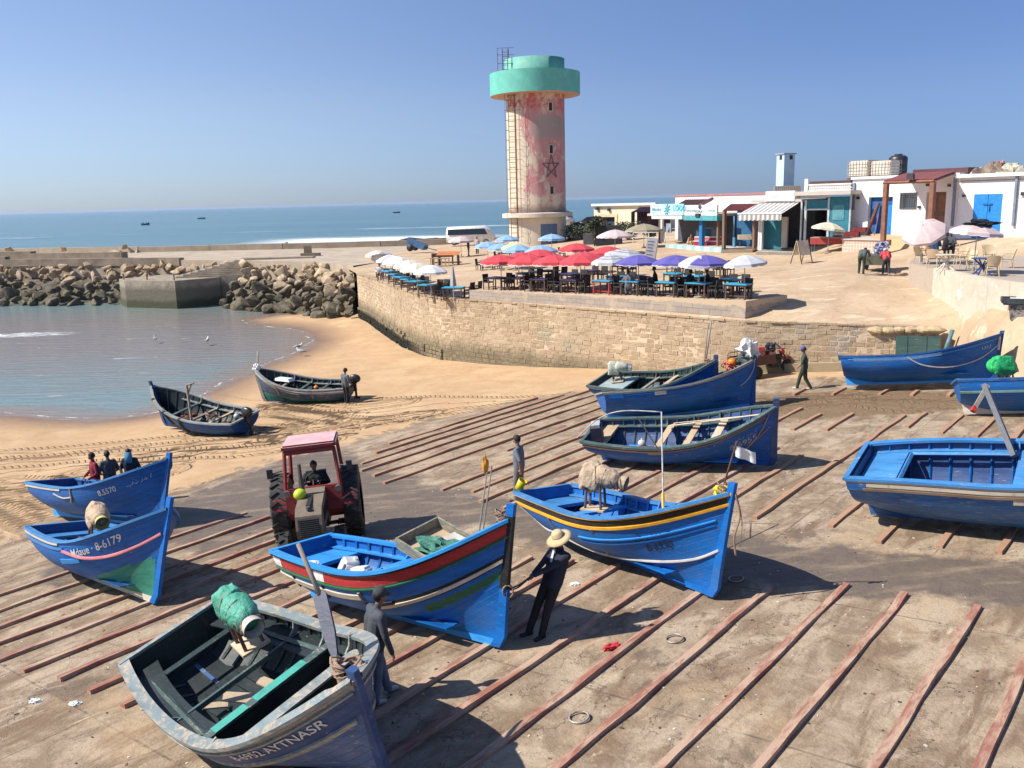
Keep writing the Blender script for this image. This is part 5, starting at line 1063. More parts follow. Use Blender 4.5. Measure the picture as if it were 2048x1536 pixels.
# ---------------- buildings ----------------
def smix(name,col,dirt=(.45,.38,.30),thr=(.62,.75),rough=.85): return mat(name,col,rough,tuple(x*.9 for x in col),.8,(.4,.7),bmp=.3,bs=9,bd=.02,col3=dirt,s3=1.6,thr3=thr)
wh=smix('whitewash',(.80,.80,.80),(.60,.57,.52));crm=smix('cream_render',(.74,.67,.49));whs=smix('white_render',(.78,.77,.74))
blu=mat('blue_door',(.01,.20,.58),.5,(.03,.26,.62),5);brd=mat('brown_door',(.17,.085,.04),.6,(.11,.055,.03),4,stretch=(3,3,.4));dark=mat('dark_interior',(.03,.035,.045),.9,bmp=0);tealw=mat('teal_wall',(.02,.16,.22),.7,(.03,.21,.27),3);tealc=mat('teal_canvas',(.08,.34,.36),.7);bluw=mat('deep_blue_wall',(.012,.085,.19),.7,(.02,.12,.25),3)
redroof=mat('red_roof_sheet',(.40,.135,.12),.75,(.48,.21,.18),2,stretch=(1,1,1),col3=(.26,.09,.08),s3=4);dkroof=mat('dark_red_roof',(.085,.035,.04),.8,(.12,.05,.05));brpost=mat('brown_steel_post',(.21,.085,.045),.6,(.28,.12,.07),3);woodp=mat('wood_post',(.20,.125,.08),.8,(.14,.085,.06),3,stretch=(2,2,.3))
glassm,tg,pg=newmat('window_glass');pg.inputs['Base Color'].default_value=(.06,.10,.13,1);pg.inputs['Roughness'].default_value=.08;pg.inputs['Metallic'].default_value=.0;pg.inputs['Specular IOR Level'].default_value=.9
lampm=mat('lamp_black',(.04,.04,.045),.5);iron=mat('iron_bars',(.09,.09,.10),.6);slabm=smix('beige_slab',(.52,.47,.40))
class Face:
    def __init__(s,A,B,z0,name,label,cat='building',loc_only=False):
        s.A=Vector((A[0],A[1]));s.B=Vector((B[0],B[1]));s.d=(s.B-s.A).normalized();s.L=(s.B-s.A).length;s.n=Vector((s.d.y,-s.d.x));s.z0=z0
        s.root=thing(name,label,cat,(A[0],A[1],z0),math.atan2(s.d.y,s.d.x))
    def sz(s,px,py,out=0.):
        r=ray(px,py);o=s.A+s.n*out;den=r[0]*s.n.x+r[1]*s.n.y;k=(o.x*s.n.x+o.y*s.n.y)/den;P=cam0+r*k
        return ((Vector((P[0],P[1]))-s.A).dot(s.d),P[2]-s.z0)
    def rect(s,x0,y0,x1,y1,out=0.):
        a=s.sz(x0,(y0+y1)/2,out)[0];b=s.sz(x1,(y0+y1)/2,out)[0];t=s.sz((x0+x1)/2,y0,out)[1];u=s.sz((x0+x1)/2,y1,out)[1];return a,u,b,t
    def pb(s,g,x0,y0,x1,y1,out,th,m=0):  # box whose front face sits at distance out from the facade
        a,u,b,t=s.rect(x0,y0,x1,y1,out);g.box(((a+b)/2,-out+th/2,(u+t)/2),(abs(b-a),th,abs(t-u)),m=m);return a,u,b,t
    def part(s,name,mt,x0,y0,x1,y1,out,th):
        g=MB();s.pb(g,x0,y0,x1,y1,out,th);return g.build(name,mt,s.root)
def wallopen(g,L0,L1,Z0,Z1,ops,th,y=0.):
    xs=sorted(set([L0,L1]+[v for o in ops for v in(o[0],o[2])]));zs=sorted(set([Z0,Z1]+[v for o in ops for v in(o[1],o[3])]))
    for i in range(len(xs)-1):
        for j in range(len(zs)-1):
            cx_,cz_=(xs[i]+xs[i+1])/2,(zs[j]+zs[j+1])/2
            if any(o[0]<cx_<o[2] and o[1]<cz_<o[3] for o in ops): continue
            g.box((cx_,y+th/2,cz_),(xs[i+1]-xs[i],th,zs[j+1]-zs[j]))
def corr(g,P,n,amp,m=0):  # corrugated sheet between 4 corners fl,fr,br,bl
    fl,fr,br,bl=[Vector(p) for p in P];nn=(fr-fl).cross(bl-fl).normalized();G=[]
    for i in range(n*4+1):
        u=i/(n*4);o=nn*(amp*math.sin(u*n*2*math.pi));G.append([fl.lerp(fr,u)+o,bl.lerp(br,u)+o])
    g.grid(G,m);G2=[[p-nn*.03 for p in r] for r in G];g.grid(G2,m,True)
# W1
A=atd(1700,470,62.5);B=atd(1912,462,56.1)
f=Face(A,B,6.5,'white_building','white building with a red lean-to roof, a barred window and brown door')
top=f.sz(1720,360)[1]+.05
o1=f.rect(1736,394,1784,466);o1=(o1[0],0.9,o1[2],o1[3]);o2=f.rect(1802,387,1832,416);o3=f.rect(1851,384,1890,467);o3=(o3[0],.9,o3[2],o3[3])
g=MB();wallopen(g,0,f.L,-1,top,[o1,o2,o3],.35);g.box((f.L/2,4,top/2-.5),(f.L-.1,7.3,top-.02+1));g.build('wall',wh,f.root)
# recess liner sits inside the block; carve look with dark panels in openings
g=MB();g.box((f.L/2,.15,top+.08),(f.L+.1,.6,.16));g.build('parapet_coping',whs,f.root)
def fit(o,y,th,name,mt,par,inset=0.): g=MB();g.box(((o[0]+o[2])/2,y,(o[1]+o[3])/2),(o[2]-o[0]-inset,th,o[3]-o[1]-inset));return g.build(name,mt,par)
g=MB();g.box(((o1[0]+o1[2])/2-.45,.30,(o1[1]+o1[3])/2),(.6,.04,o1[3]-o1[1]));fit(o1,.28,.05,'door_recess',mat('blue_shade',(.01,.11,.33),.7),f.root)
g=MB();g.box((o1[2]-.42,.18,o1[1]+1.0),(.8,.06,1.9));d_=g.build('blue_door',blu,f.root)
dd=fit(o3,.28,.06,'brown_door',brd,f.root);g=MB();[g.box(((o3[0]+o3[2])/2+s_*.3,.24,(o3[1]+o3[3])/2+t_*.65),(.42,.03,1.0)) for s_ in(-1,1) for t_ in(-1,1)];g.build('door_panel',brpost,dd)
w_=fit(o2,.28,.04,'window',glassm,f.root);g=MB()
for i in range(6): g.box((o2[0]+(i+.5)*(o2[2]-o2[0])/6,-.04,(o2[1]+o2[3])/2),(.025,.025,o2[3]-o2[1]))
for i in range(7): g.box(((o2[0]+o2[2])/2,-.06,o2[1]+(i+.5)*(o2[3]-o2[1])/7),(o2[2]-o2[0],.02,.03))
g.build('bars',iron,w_);g=MB();
for zz_ in (o2[1]-.03,o2[3]+.03): g.box(((o2[0]+o2[2])/2,-.02,zz_),(o2[2]-o2[0]+.12,.08,.06))
for xx_ in (o2[0]-.03,o2[2]+.03): g.box((xx_,-.02,(o2[1]+o2[3])/2),(.06,.08,o2[3]-o2[1]))
g.build('frame',iron,w_)
# lean-to
def fp(px,py,out): s_,z_=f.sz(px,py,out);return Vector((s_,-out,z_))
P=[fp(1767,362,4.2),fp(1868,357,4.2),fp(1910,343,.1),fp(1812,346,.1)]
P[1].z=P[0].z;P[3].z=P[2].z=(P[2].z+P[3].z)/2
g=MB();corr(g,P,17,.04);g.build('lean_to_roof',redroof,f.root)
g=MB();g.tube([P[0]+Vector((0,0,-.12)),P[1]+Vector((0,0,-.12))],.09,4);g.tube([P[1]+Vector((0,0,-.1)),P[2]+Vector((0,0,-.12))],.06,4);g.build('roof_beam',brpost,f.root)
for px,out in ((1771,4.1),(1864,4.1)):
    s_=f.sz(px,400,out)[0];g=MB();g.box((s_,-out,P[0].z/2-.6),(.26,.26,P[0].z+.9));g.build('roof_post',brpost,f.root)
g=MB();g.box((P[0].x+1.9,-4.35,P[0].z+.22),(.42,.2,.32));g.build('floodlight',lampm,f.root)
for px,py in ((1715,396),(1837,414),(1854,370),(1897,371)): f.part('wall_lamp' if py!=414 else 'meter_box',lampm,px-2.5,py-2.5,px+2.5,py+2.5,.12,.12)
f.part('drain_pipe',mat('grey_pipe',(.20,.24,.30),.6),1704,366,1708,420,.14,.12)
g=MB();a_,u_,b_,t_=f.rect(1700,478,1784,470,1.2)
# steps leaning boards in the doorway
for k in range(4): g.box((o1[0]+.55,-.3-.32*(3-k),.9-.2-.18*(3-k)+.05),(1.5,.34,.16))
g.build('step',mat('step_stone',(.42,.33,.25),.9),f.root)
bd=bar('board',Vector(f.root.matrix_basis@Vector((o1[0]+.25,-.35,.9))),Vector(f.root.matrix_basis@Vector((o1[0]+.75,.0,3.0))),.13,mat('red_brown_board',(.16,.06,.045),.8),'reddish brown plank leaning in the blue doorway of the white building','plank',4)
br_=bar('broom',Vector(f.root.matrix_basis@Vector((o1[0]+1.15,-.9,.55))),Vector(f.root.matrix_basis@Vector((o1[0]+1.2,-.6,2.3))),.02,mat('orange_stick',(.45,.12,.05),.7),'thin orange-handled broom standing in the doorway of the white building','broom',6)
W1=f
# W2
A=atd(1912,462,55.6);B=atd(2140,458,50.2)
f=Face(A,B,6.7,'white_warehouse','white flat-roofed store with a big blue double door at the right edge')
top=f.sz(1940,353)[1];o1=f.rect(1946,388,2003,461);o1=(o1[0],.55,o1[2],o1[3]);g=MB();wallopen(g,0,f.L,-1,top,[o1],.35);g.box((f.L/2,4,top/2-.5),(f.L-.1,7.3,top-.02+1));g.build('wall',wh,f.root)
g=MB();g.box((f.L/2,-.06,top+.04),(f.L+.1,.5,.2));g.build('parapet_coping',whs,f.root)
mid=(o1[0]+o1[2])/2
for s_ in(-1,1):
    g=MB();w2=(o1[2]-o1[0])/2;g.box((mid+s_*w2/2,.05,(o1[1]+o1[3])/2),(w2-.03,.08,o1[3]-o1[1]));d_=g.build('door_leaf',blu,f.root)
    if s_>0:
        g=MB();[(g.box((mid,-.03,o1[1]+zz_),(.55,.06,.06)),g.box((mid+.12,-.03,o1[1]+zz_-.22),(.05,.06,.4))) for zz_ in(.85,2.1)];g.build('bolt',mat('blue_bolt',(.01,.13,.40),.5),d_)
for px in (1906.5,2029): f.part('drain_pipe',MATS['grey_pipe'],px-2.4,352,px+2.4,452,.16,.13)
f.part('wall_lamp',lampm,1924,389,1929,394,.14,.14);f.part('wall_lamp',lampm,2041,384,2047,391,.14,.14)
f.part('cable',lampm,1912,360,2048,361,.06,.03);W2=f
# roof things
rz=lambda F,px,py,out:F.root.matrix_basis@Vector((F.sz(px,py,out)[0],-out,0))
def ibc(px0,px1,lb):
    F=W1;out=-1.6;a,u,b,t=F.rect(px0,321,px1,357,out);u=F.sz(1720,360)[1]+.05
    r_=thing('water_container',lb,'water tank',F.root.matrix_basis@Vector(((a+b)/2,-out,u)),F.root.rotation_euler.z,'caged white water tanks on roofs');w=b-a;h=t-u
    g=MB();bm=bmesh.new();bmesh.ops.create_cube(bm,size=1);bmesh.ops.scale(bm,vec=(w*.94,1.1,h*.84),verts=bm.verts);bmesh.ops.bevel(bm,geom=list(bm.edges),offset=.08,segments=2,affect='EDGES');me=bpy.data.meshes.new('tank');bm.to_mesh(me);bm.free();me.materials.append(mat('ibc_plastic',(.70,.67,.55),.5,(.60,.50,.38),2));o=bpy.data.objects.new('tank',me);C.objects.link(o);o.parent=r_;o.location=(0,0,h*.56)
    for k in range(8): g.box((-w/2+w*k/7,-.58,h*.56),(.022,.02,h*.88));g.box((-w/2+w*k/7,.58,h*.56),(.022,.02,h*.88))
    for k in range(6):
        for s_ in(-1,1): g.box((0,s_*.60,h*.14+h*.84*k/5),(w,.02,.022));g.box((s_*w/2,0,h*.14+h*.84*k/5),(.03,1.2,.035))
    g.build('cage',mat('rusty_cage',(.38,.27,.22),.7,(.45,.4,.36)),r_);g=MB();g.box((0,0,h*.05),(w,1.15,h*.10));g.build('pallet',rust,r_)
ibc(1705,1746,'caged white water tank on the white building roof, left one of two');ibc(1749,1792,'caged white water tank beside the black tank on the white building roof')
g=MB();F=W1;a,u,b,t=F.rect(1780,308,1812,352,-2.6);r=(b-a)/2;u=F.sz(1720,360)[1]+.05;h=t-u
g.lathe([(0,0),(r,0),(r,h*.25),(r*.97,h*.27),(r,h*.3),(r,h*.55),(r*.97,h*.57),(r,h*.6),(r,h*.84),(r*.75,h*.93),(r*.42,h*.94),(r*.42,h),(0,h)],28);o=g.build('black_tank',mat('black_plastic',(.03,.03,.035),.4),None,True,F.root.matrix_basis@Vector(((a+b)/2,2.6,u)));tag(o,'round black plastic water tank behind the caged white tanks','water tank')
g=MB();F=W1;a,u,b,t=F.rect(1830,337,1940,352,-4.5);g.box(((a+b)/2,5.5,(u+t)/2-.6),(b-a,2.5,t-u+1.2));o=g.build('roof_shed',mat('maroon_cladding',(.10,.035,.04),.7,(.07,.03,.035)),None);o.matrix_world=F.root.matrix_basis;tag(o,'dark maroon clad box on the roof behind the red lean-to','roof shed')
for i,(px,py,r,c_,lb) in enumerate(((1968,345,.75,(.22,.17,.13),'brown net heap on the warehouse roof, left end'),(1992,337,.8,(.30,.22,.16),'tall brown net heap in the middle of the warehouse roof'),(2000,334,.5,(.55,.22,.2),'salmon pink net bundle on top of the brown net heap'),(2024,340,.85,(.60,.55,.42),'cream sack-like net bundle at the right end of the roof'),(2044,345,.6,(.5,.46,.36),'small cream net bundle at the photo edge on the roof'),(1958,348,.5,(.6,.56,.5),'low pale cloth under the brown nets on the roof'))):
    s_,z_=W2.sz(px,py,-2.);zt=W2.sz(1940,353)[1]
    g=MB();g.blob((0,0,0),(r,r*.9,max(.3,(z_-zt)+.32)),16,10,0,.28,i+20,2.2);o=g.build('net_heap',mat('net_%d'%i,c_,.95,tuple(x*.6 for x in c_),5,bs=14,bmp=1,bd=.08),None,False,W2.root.matrix_basis@Vector((s_,2.0,zt)));tag(o,lb,'nets')
# teal restaurant R1 with lattice parapet
A=atd(1604,503,64.2);B=atd(1701,500,61.6);f=Face(A,B,6.0,'teal_restaurant','teal fronted restaurant with white frames and a lattice parapet');L=f.L
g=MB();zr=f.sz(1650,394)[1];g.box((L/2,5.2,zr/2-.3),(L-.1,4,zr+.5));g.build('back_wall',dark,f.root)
g=MB();s0,z0_=f.sz(1587,397,.9);s1,z1_=f.sz(1701,388,.9);g.box(((s0+s1)/2,2.4,(z0_+z1_)/2+.22),(s1-s0,6.6,.28));g.build('roof_slab',slabm,f.root);zt=(z0_+z1_)/2+.36
g=MB();n=26
for k in range(n):
    x=s0+.9+(s1-s0-.9)*k/n;w=(s1-s0-.9)/n
    g.box((x+w*.25,-.75,zt+.2),(w*.42,.1,.10),Matrix.Rotation(.6,3,'Y'));g.box((x+w*.7,-.75,zt+.2),(w*.42,.1,.10),Matrix.Rotation(-.6,3,'Y'));g.box((x,-.75,zt+.2),(.07,.1,.38))
g.box(((s0+s1)/2+.45,-.75,zt+.43),(s1-s0-.9,.18,.1));g.box(((s0+s1)/2+.45,-.75,zt+.02),(s1-s0-.9,.16,.08));g.box((s0+.9,-.75,zt+.35),(.25,.25,1.0));g.build('lattice_parapet',whs,f.root)
g=MB();a,u,b,t=f.rect(1608,362,1700,374,-4);g.box(((a+b)/2,4.3,(u+t)/2-.3),(b-a,.4,t-u+.6));g.build('roof_back_wall',mat('brown_wall',(.09,.05,.045),.8),f.root)
f.part('teal_fascia',tealw,1612,400,1656,418,.05,.06);f.part('teal_panel',tealw,1660,393,1698,444,.05,.08);f.part('poster',mat('teal_poster',(.10,.30,.33),.7),1665,410,1688,440,.08,.02)
for px0,px1,y0,y1 in ((1608,1612,400,484),(1654,1658,396,484),(1608,1658,417,420),(1698,1701,392,470),(1600,1603,400,495)): f.part('white_frame',mat('frame_white',(.50,.56,.60),.5),px0,y0,px1,y1,.1,.12)
f.part('low_blue_wall',tealw,1660,444,1700,480,.05,.08)
# tiled plinth
A2=atd(1512,505,65.2);B2=atd(1705,501,60.2);p_=Face(A2,B2,5.9,'tiled_terrace','raised dining terrace edged with small black and white tiles','terrace')
m,t_,pp=newmat('zellij');uvo=N(t_,'ShaderNodeTexCoord').outputs['Object'];ck=N(t_,'ShaderNodeTexChecker');ck.inputs['Scale'].default_value=7.;ck.inputs[1].default_value=(.66,.64,.60,1);ck.inputs[2].default_value=(.06,.07,.10,1);t_.links.new(uvo,ck.inputs[0]);t_.links.new(ck.outputs[0],pp.inputs['Base Color'])
g=MB();g.box((p_.L/2,1.,.12),(p_.L,2.,.34));g.build('tile_edge',m,p_.root);g=MB();g.box((p_.L/2,2.5,.18),(p_.L,5,.24));g.build('floor',slabm,p_.root)
# striped awning restaurant R2
A=atd(1504,499,67.2);B=atd(1604,500,64.4);f=Face(A,B,6.05,'awning_restaurant','restaurant under a grey and white striped awning with white pillars');L=f.L;zr=f.sz(1560,404)[1]
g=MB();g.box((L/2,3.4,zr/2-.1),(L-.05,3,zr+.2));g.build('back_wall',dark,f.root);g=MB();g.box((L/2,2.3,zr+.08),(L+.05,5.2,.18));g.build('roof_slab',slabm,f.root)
m,t_,pp=newmat('awning_stripes');ob=N(t_,'ShaderNodeTexCoord').outputs['Object'];sx=N(t_,'ShaderNodeSeparateXYZ');t_.links.new(ob,sx.inputs[0]);fr=mth(t_,'FRACT',mth(t_,'DIVIDE',sx.outputs[0],.36));c=mix(t_,mth(t_,'GREATER_THAN',fr,.5),(.62,.58,.54),(.27,.25,.245));t_.links.new(c,pp.inputs['Base Color']);pp.inputs['Roughness'].default_value=.8;awn=m
def fq(F,px,py,out): s_,z_=F.sz(px,py,out);return Vector((s_,-out,z_))
P=[fq(f,1476,428,2.6),fq(f,1563,428,2.6),fq(f,1600,404,.1),fq(f,1520,405,.1)];zf=(P[0].z+P[1].z)/2;P[0].z=P[1].z=zf;P[2].z=P[3].z=(P[2].z+P[3].z)/2
g=MB();g.grid([[P[0].lerp(P[1],i/20),P[3].lerp(P[2],i/20)] for i in range(21)]);sh=Vector((0,.0,-.025));g.grid([[P[0].lerp(P[1],i/20)+sh,P[3].lerp(P[2],i/20)+sh] for i in range(21)],0,True);g.build('awning',awn,f.root)
g=MB();n=40;G=[]
for i in range(n*2+1):
    u=i/(n*2);q=P[0].lerp(P[1],u);G.append([q+Vector((0,-.01,0)),q+Vector((0,-.02,-.40-.07*abs(math.sin(u*n/2*math.pi/2))))])
g.grid(G);g.grid([[a_+Vector((0,.012,0)) for a_ in r] for r in G],0,True);g.build('valance',awn,f.root);g=MB();g.tube([P[0]+Vector((-.02,0,.03)),P[1]+Vector((.02,0,.03))],.06,6);g.build('front_bar',whs,f.root)
f.part('teal_wall',tealw,1524,436,1563,498,-.6,.1);f.part('pale_pillar',slabm,1563,434,1574,496,-.5,.2)
for a,b in ((1516,1519),(1520,1523.5)): f.part('white_pillar',whs,a,438,b,500,.15,.25)
f.part('brown_pillar',woodp,1505,437,1511,500,.2,.2);f.part('sign_box',mat('white_sign',(.82,.82,.82),.6,bmp=0),1531,382,1589,402,.35,.3)
me=textmesh('ON',.5);me.materials.append(mat('faint_grey_text',(.62,.64,.72),.7,bmp=0));o=bpy.data.objects.new('sign_lettering',me);C.objects.link(o);o.parent=f.root;s_,z_=f.sz(1533,398,.37);o.matrix_local=Matrix.Translation((s_,-.37,z_))@Matrix.Rotation(math.pi/2,4,'X')
# R3 tiled lean-to
A=atd(1437,497,70.4);B=atd(1504,499,67.4);f=Face(A,B,6.0,'tile_porch_restaurant','small blue-walled restaurant under a pink tiled porch on brown posts');L=f.L;zr=f.sz(1470,415)[1]
g=MB();g.box((L/2,3.4,zr/2),(L-.05,3.,zr));g.build('back_wall',bluw,f.root);P=[fq(f,1446,421,1.6),fq(f,1506,418,1.6),fq(f,1522,406,-1.5),fq(f,1462,408,-1.5)];P[1].z=P[0].z;P[2].z=P[3].z
g=MB();corr(g,P,20,.045);g.build('tile_roof',mat('pink_tile',(.46,.20,.16),.8,(.36,.14,.11),4),f.root)
for a,b in ((1444,1448.5),(1505,1509)): f.part('porch_post',woodp,a,420,b,497,1.4,.22)
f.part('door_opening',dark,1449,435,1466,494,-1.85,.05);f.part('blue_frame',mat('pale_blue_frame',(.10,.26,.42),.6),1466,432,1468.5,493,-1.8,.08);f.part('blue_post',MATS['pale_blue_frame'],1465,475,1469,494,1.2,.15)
# R4 R5 signs
A=atd(1300,486,80.);B=atd(1437,495,71.2);f=Face(A,B,6.05,'seafront_cafe','seafront cafe with a cyan sun sign and a white sign over its open front');L=f.L;zr=f.sz(1370,432)[1]
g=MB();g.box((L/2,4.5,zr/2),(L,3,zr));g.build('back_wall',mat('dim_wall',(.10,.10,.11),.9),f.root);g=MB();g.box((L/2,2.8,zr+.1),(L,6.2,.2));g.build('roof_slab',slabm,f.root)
sg=f.part('sun_sign',mat('cyan_sign',(.36,.66,.76),.5,(.66,.80,.84),.35,(.35,.6),bmp=0),1301,408,1367,430,.5,.15)
cy=mat('cyan_letters',(.03,.42,.55),.5,bmp=0);gy=mat('grey_letters',(.28,.33,.40),.6,bmp=0);dkl=mat('dark_letters',(.07,.10,.10),.6,bmp=0)
def signtext(txt,px,py,h,mt,par):
    s_,z_=f.sz(px,py,.53);me=textmesh(txt,h);me.materials.append(mt);o=bpy.data.objects.new('sign_lettering',me);C.objects.link(o);o.parent=par;o.matrix_local=Matrix.Translation((s_,-.53,z_))@Matrix.Rotation(math.pi/2,4,'X')
signtext('Mirador',1304,422,.42,gy,sg);signtext('LOGO',1346,422,.62,cy,sg);signtext('------',1304,427,.3,cy,sg)
s_,z_=f.sz(1334,419,.54);g=MB()
for k in range(9):
    a_=k*2*math.pi/9;g.tube([(s_+.28*math.cos(a_),-.54,z_+.28*math.sin(a_)),(s_+.5*math.cos(a_),-.54,z_+.5*math.sin(a_))],[.06,.02],4)
g.tube([(s_,-.52,z_),(s_,-.545,z_)],.22,16);g.build('sun_emblem',mat('sun_teal',(.05,.38,.42),.6,bmp=0),sg)
sg2=f.part('white_sign_board',mat('white_sign2',(.78,.80,.78),.5,bmp=0),1369,410,1434,431,.5,.15)
signtext('restaurant',1371,423,.30,gy,sg2);signtext('ASSALA',1389,425,.30,dkl,sg2);signtext('grillades',1416,423,.28,gy,sg2)
s_,z_=f.sz(1399,418,.54);g=MB();[g.tube([(s_,-.54,z_),(s_+.28*math.cos(a_),-.54,z_+.28*math.sin(a_)+.1)],.03,4) for a_ in (.3,.9,1.57,2.2,2.8)];g.build('shell_emblem',dkl,sg2)
f.part('white_fascia',whs,1303,431,1364,438,.45,.4);f.part('teal_awning',tealc,1367,432,1434,441,.9,.5);f.part('blue_column',mat('column_blue',(.02,.15,.38),.6),1398,435,1404,492,.5,.3)
for a,b,y1 in ((1321,1324,485),(1317,1320,487),(1433,1436,492)): f.part('post',whs if a==1321 else woodp,a,437,b,y1,.4,.2)
f.part('menu_board',gy,1332,447,1342,465,-2.4,.1);f.part('shop_counter',mat('shelf_items',(.25,.28,.30),.6,(.05,.05,.06),9),1404,455,1432,470,-1.,.4)
lampo=f.part('floodlight',lampm,1390,427,1398,434,1.0,.2)
# cyan-white tiled plinth
m,t_,pp=newmat('cyan_check');ob=N(t_,'ShaderNodeTexCoord').outputs['Object'];ck=N(t_,'ShaderNodeTexChecker');ck.inputs['Scale'].default_value=1.5;ck.inputs[1].default_value=(.72,.70,.58,1);ck.inputs[2].default_value=(.22,.52,.62,1);t_.links.new(ob,ck.inputs[0]);t_.links.new(ck.outputs[0],pp.inputs['Base Color'])
pc=Face(atd(1330,493,76.),atd(1443,504,68.2),5.8,'checker_terrace','low cafe terrace faced with cyan and cream checkered tiles','terrace');g=MB();g.box((pc.L/2,.3,.22),(pc.L,.6,.6));g.build('tile_edge',m,pc.root);g=MB();g.box((pc.L/2,2.2,.2),(pc.L,3.4,.6));g.build('floor',slabm,pc.root)
cb=Face(atd(1443,505,67.8),atd(1506,503,66.6),5.9,'stone_step','rough stone step in front of the tiled porch','step');g=MB();g.box((cb.L/2,1.,.1),(cb.L,2.2,.45));g.build('slab',cdk,cb.root)
# long white wall with red coping behind, chimney, tanks
A=atd(1350,470,86);B=atd(1536,470,75);f=Face(A,B,6.,'white_block','long low white building behind the cafe signs with a thin red roof edge');L=f.L;zr=f.sz(1400,392)[1];g=MB();g.box((L/2,3.5,zr/2),(L,7,zr));g.build('wall',whs,f.root);g=MB();g.box((L/2,3.5,zr+.08),(L+.2,7.2,.14));g.build('roof_edge',redroof,f.root)
P=[fq(f,1350,411,6.5),fq(f,1400,411,6.5),fq(f,1424,399,3.),fq(f,1372,399,3.)];P[1].z=P[0].z;P[2].z=P[3].z;g=MB();corr(g,P,12,.03);g.build('dark_roof',dkroof,f.root)
g=MB();g.tube([P[1]+Vector((.05,0,.02)),P[2]+Vector((.05,0,.02))],.16,4);g.build('roof_verge',redroof,f.root)
A=atd(1550,420,74);f=Face(A,atd(1580,420,72.4),6.,'chimney','tall pale blue square chimney rising above the restaurants','chimney');zt=f.sz(1561,309)[1];pb_=mat('pale_blue_render',(.50,.66,.74),.8,(.42,.58,.68),2)
w=f.sz(1565,340)[0]-f.sz(1550,340)[0];g=MB();g.box((w/2,.55,zt/2),(w,1.1,zt));g.build('shaft',pb_,f.root);g=MB();g.box((w/2,.55,zt+.05),(w*1.16,1.3,.08));g.build('cap',mat('cap_slab',(.35,.36,.38),.7),f.root);g=MB();g.box((w*.55,-.01,zt-.25),(.28,.03,.32));g.box((w+.01,.7,zt-.25),(.03,.3,.32));g.build('vent',dark,f.root)
g=MB();f2=Face(atd(1548,420,71),atd(1602,420,70.5),6.,'caged_tank_row','row of caged white water containers behind the white sign box','water tank');a,u,b,t=f2.rect(1549,371,1602,383,0)
g.box(((a+b)/2,.6,(u+t)/2-.35),(b-a,1.1,t-u+.6));g.build('tank',MATS['ibc_plastic'],f2.root);g=MB()
for k in range(14): g.box((a+(b-a)*k/13,-.0,(u+t)/2-.3),(.04,.06,t-u+.6))
for k in range(3): g.box(((a+b)/2,.0,t-.05-k*.35),(b-a,.06,.04))
g.build('cage',MATS['rusty_cage'],f2.root)
# cream building
A=atd(1188,466,106);B=atd(1312,462,100.5);f=Face(atd(1188,466,120),atd(1312,462,113),6.0,'cream_building','flat cream building with one recessed window left of the cafe signs');zt=f.sz(1230,411)[1];o=f.rect(1202,434,1230,459);g=MB();wallopen(g,0,f.L,-.6,zt,[o],.5);g.box((f.L/2,4.3,zt/2-.3),(f.L-.05,7.6,zt-.02+.6));g.build('wall',crm,f.root)
w_=fit(o,.4,.06,'window',glassm,f.root);g=MB();[g.box((o[0]+(o[2]-o[0])*k,.34,(o[1]+o[3])/2),(.1,.06,o[3]-o[1])) for k in (.33,.62,.85)];g.build('frame',iron,w_)
g=MB();g.box((f.L/2,-.08,zt+.12),(f.L+.3,.6,.3));g.build('cornice',whs,f.root)
g=MB();[g.box(((o[0]+o[2])/2,-.05,zz_),(o[2]-o[0]+.9,.1,.4)) for zz_ in(o[3]+.2,)];g.box((o[2]+.22,-.05,(o[1]+o[3])/2),(.4,.1,o[3]-o[1]));g.box((o[0]-.22,-.05,(o[1]+o[3])/2),(.4,.1,o[3]-o[1]));g.build('window_surround',smix('pale_yellow',(.70,.58,.36)),w_)
for px,py in ((1193,417),(1216,419),(1278,417)): f.part('wall_lamp',lampm,px-2,py-2,px+2,py+3,.3,.3)
P=[fq(f,1263,424,9),fq(f,1302,423,9),fq(f,1312,414,3),fq(f,1285,414,3)];P[1].z=P[0].z;P[2].z=P[3].z;g=MB();corr(g,P,9,.05);g.build('porch_roof',redroof,f.root)
g=MB()
for px in (1266,1299): s_=f.sz(px,440,9)[0];g.box((s_,-9,P[0].z/2-.3),(.3,.3,P[0].z+.6))
g.box((P[0].x+2,-7.5,P[0].z/2),(4.5,.2,P[0].z));g.build('porch_frame',dkroof,f.root)
# ---------------- tower ----------------
tx=float(atd(1076,490,103.5).x);ty_=103.5;tz=5.1;sc_=103.5/FPX
T=thing('water_tower','round pink and cream water tower with a turquoise collar and a red ladder','tower',(tx,ty_,tz))
def zpy(py,D=103.5,x=1076): return CZ+(408.0-8.5-(py))*D/FPX*1.04-tz if False else float(atd(x,py,D).z)-tz
r1=56*sc_;zb=zpy(428);zs=zpy(197);zc0=zpy(192);zc1=zpy(148);zh1=zpy(120);rc_=86*sc_;rh=57*sc_
m,t,p=newmat('tower_paint');ob=N(t,'ShaderNodeTexCoord').outputs['Object'];sx=N(t,'ShaderNodeSeparateXYZ');t.links.new(ob,sx.inputs[0])
pk=mix(t,ramp(t,nz(t,ob,.7,5,.6),.35,.65),(.50,.19,.19),(.55,.29,.27));pk=mix(t,ramp(t,nz(t,vmap(t,ob,(1,1,.25)),2.5,7,.75),.45,.7),pk,(.60,.36,.30))
bare=mix(t,ramp(t,nz(t,ob,1.5,6,.7),.4,.6),(.60,.50,.36),(.68,.58,.44))
n1=nz(t,vmap(t,ob,(1,1,.5)),.42,8,.7,.5);left=ramp(t,sx.outputs[0],-.8,-2.6);c=mix(t,ramp(t,mth(t,'ADD',n1,mth(t,'MULTIPLY',left,.30)),.55,.60),pk,bare)
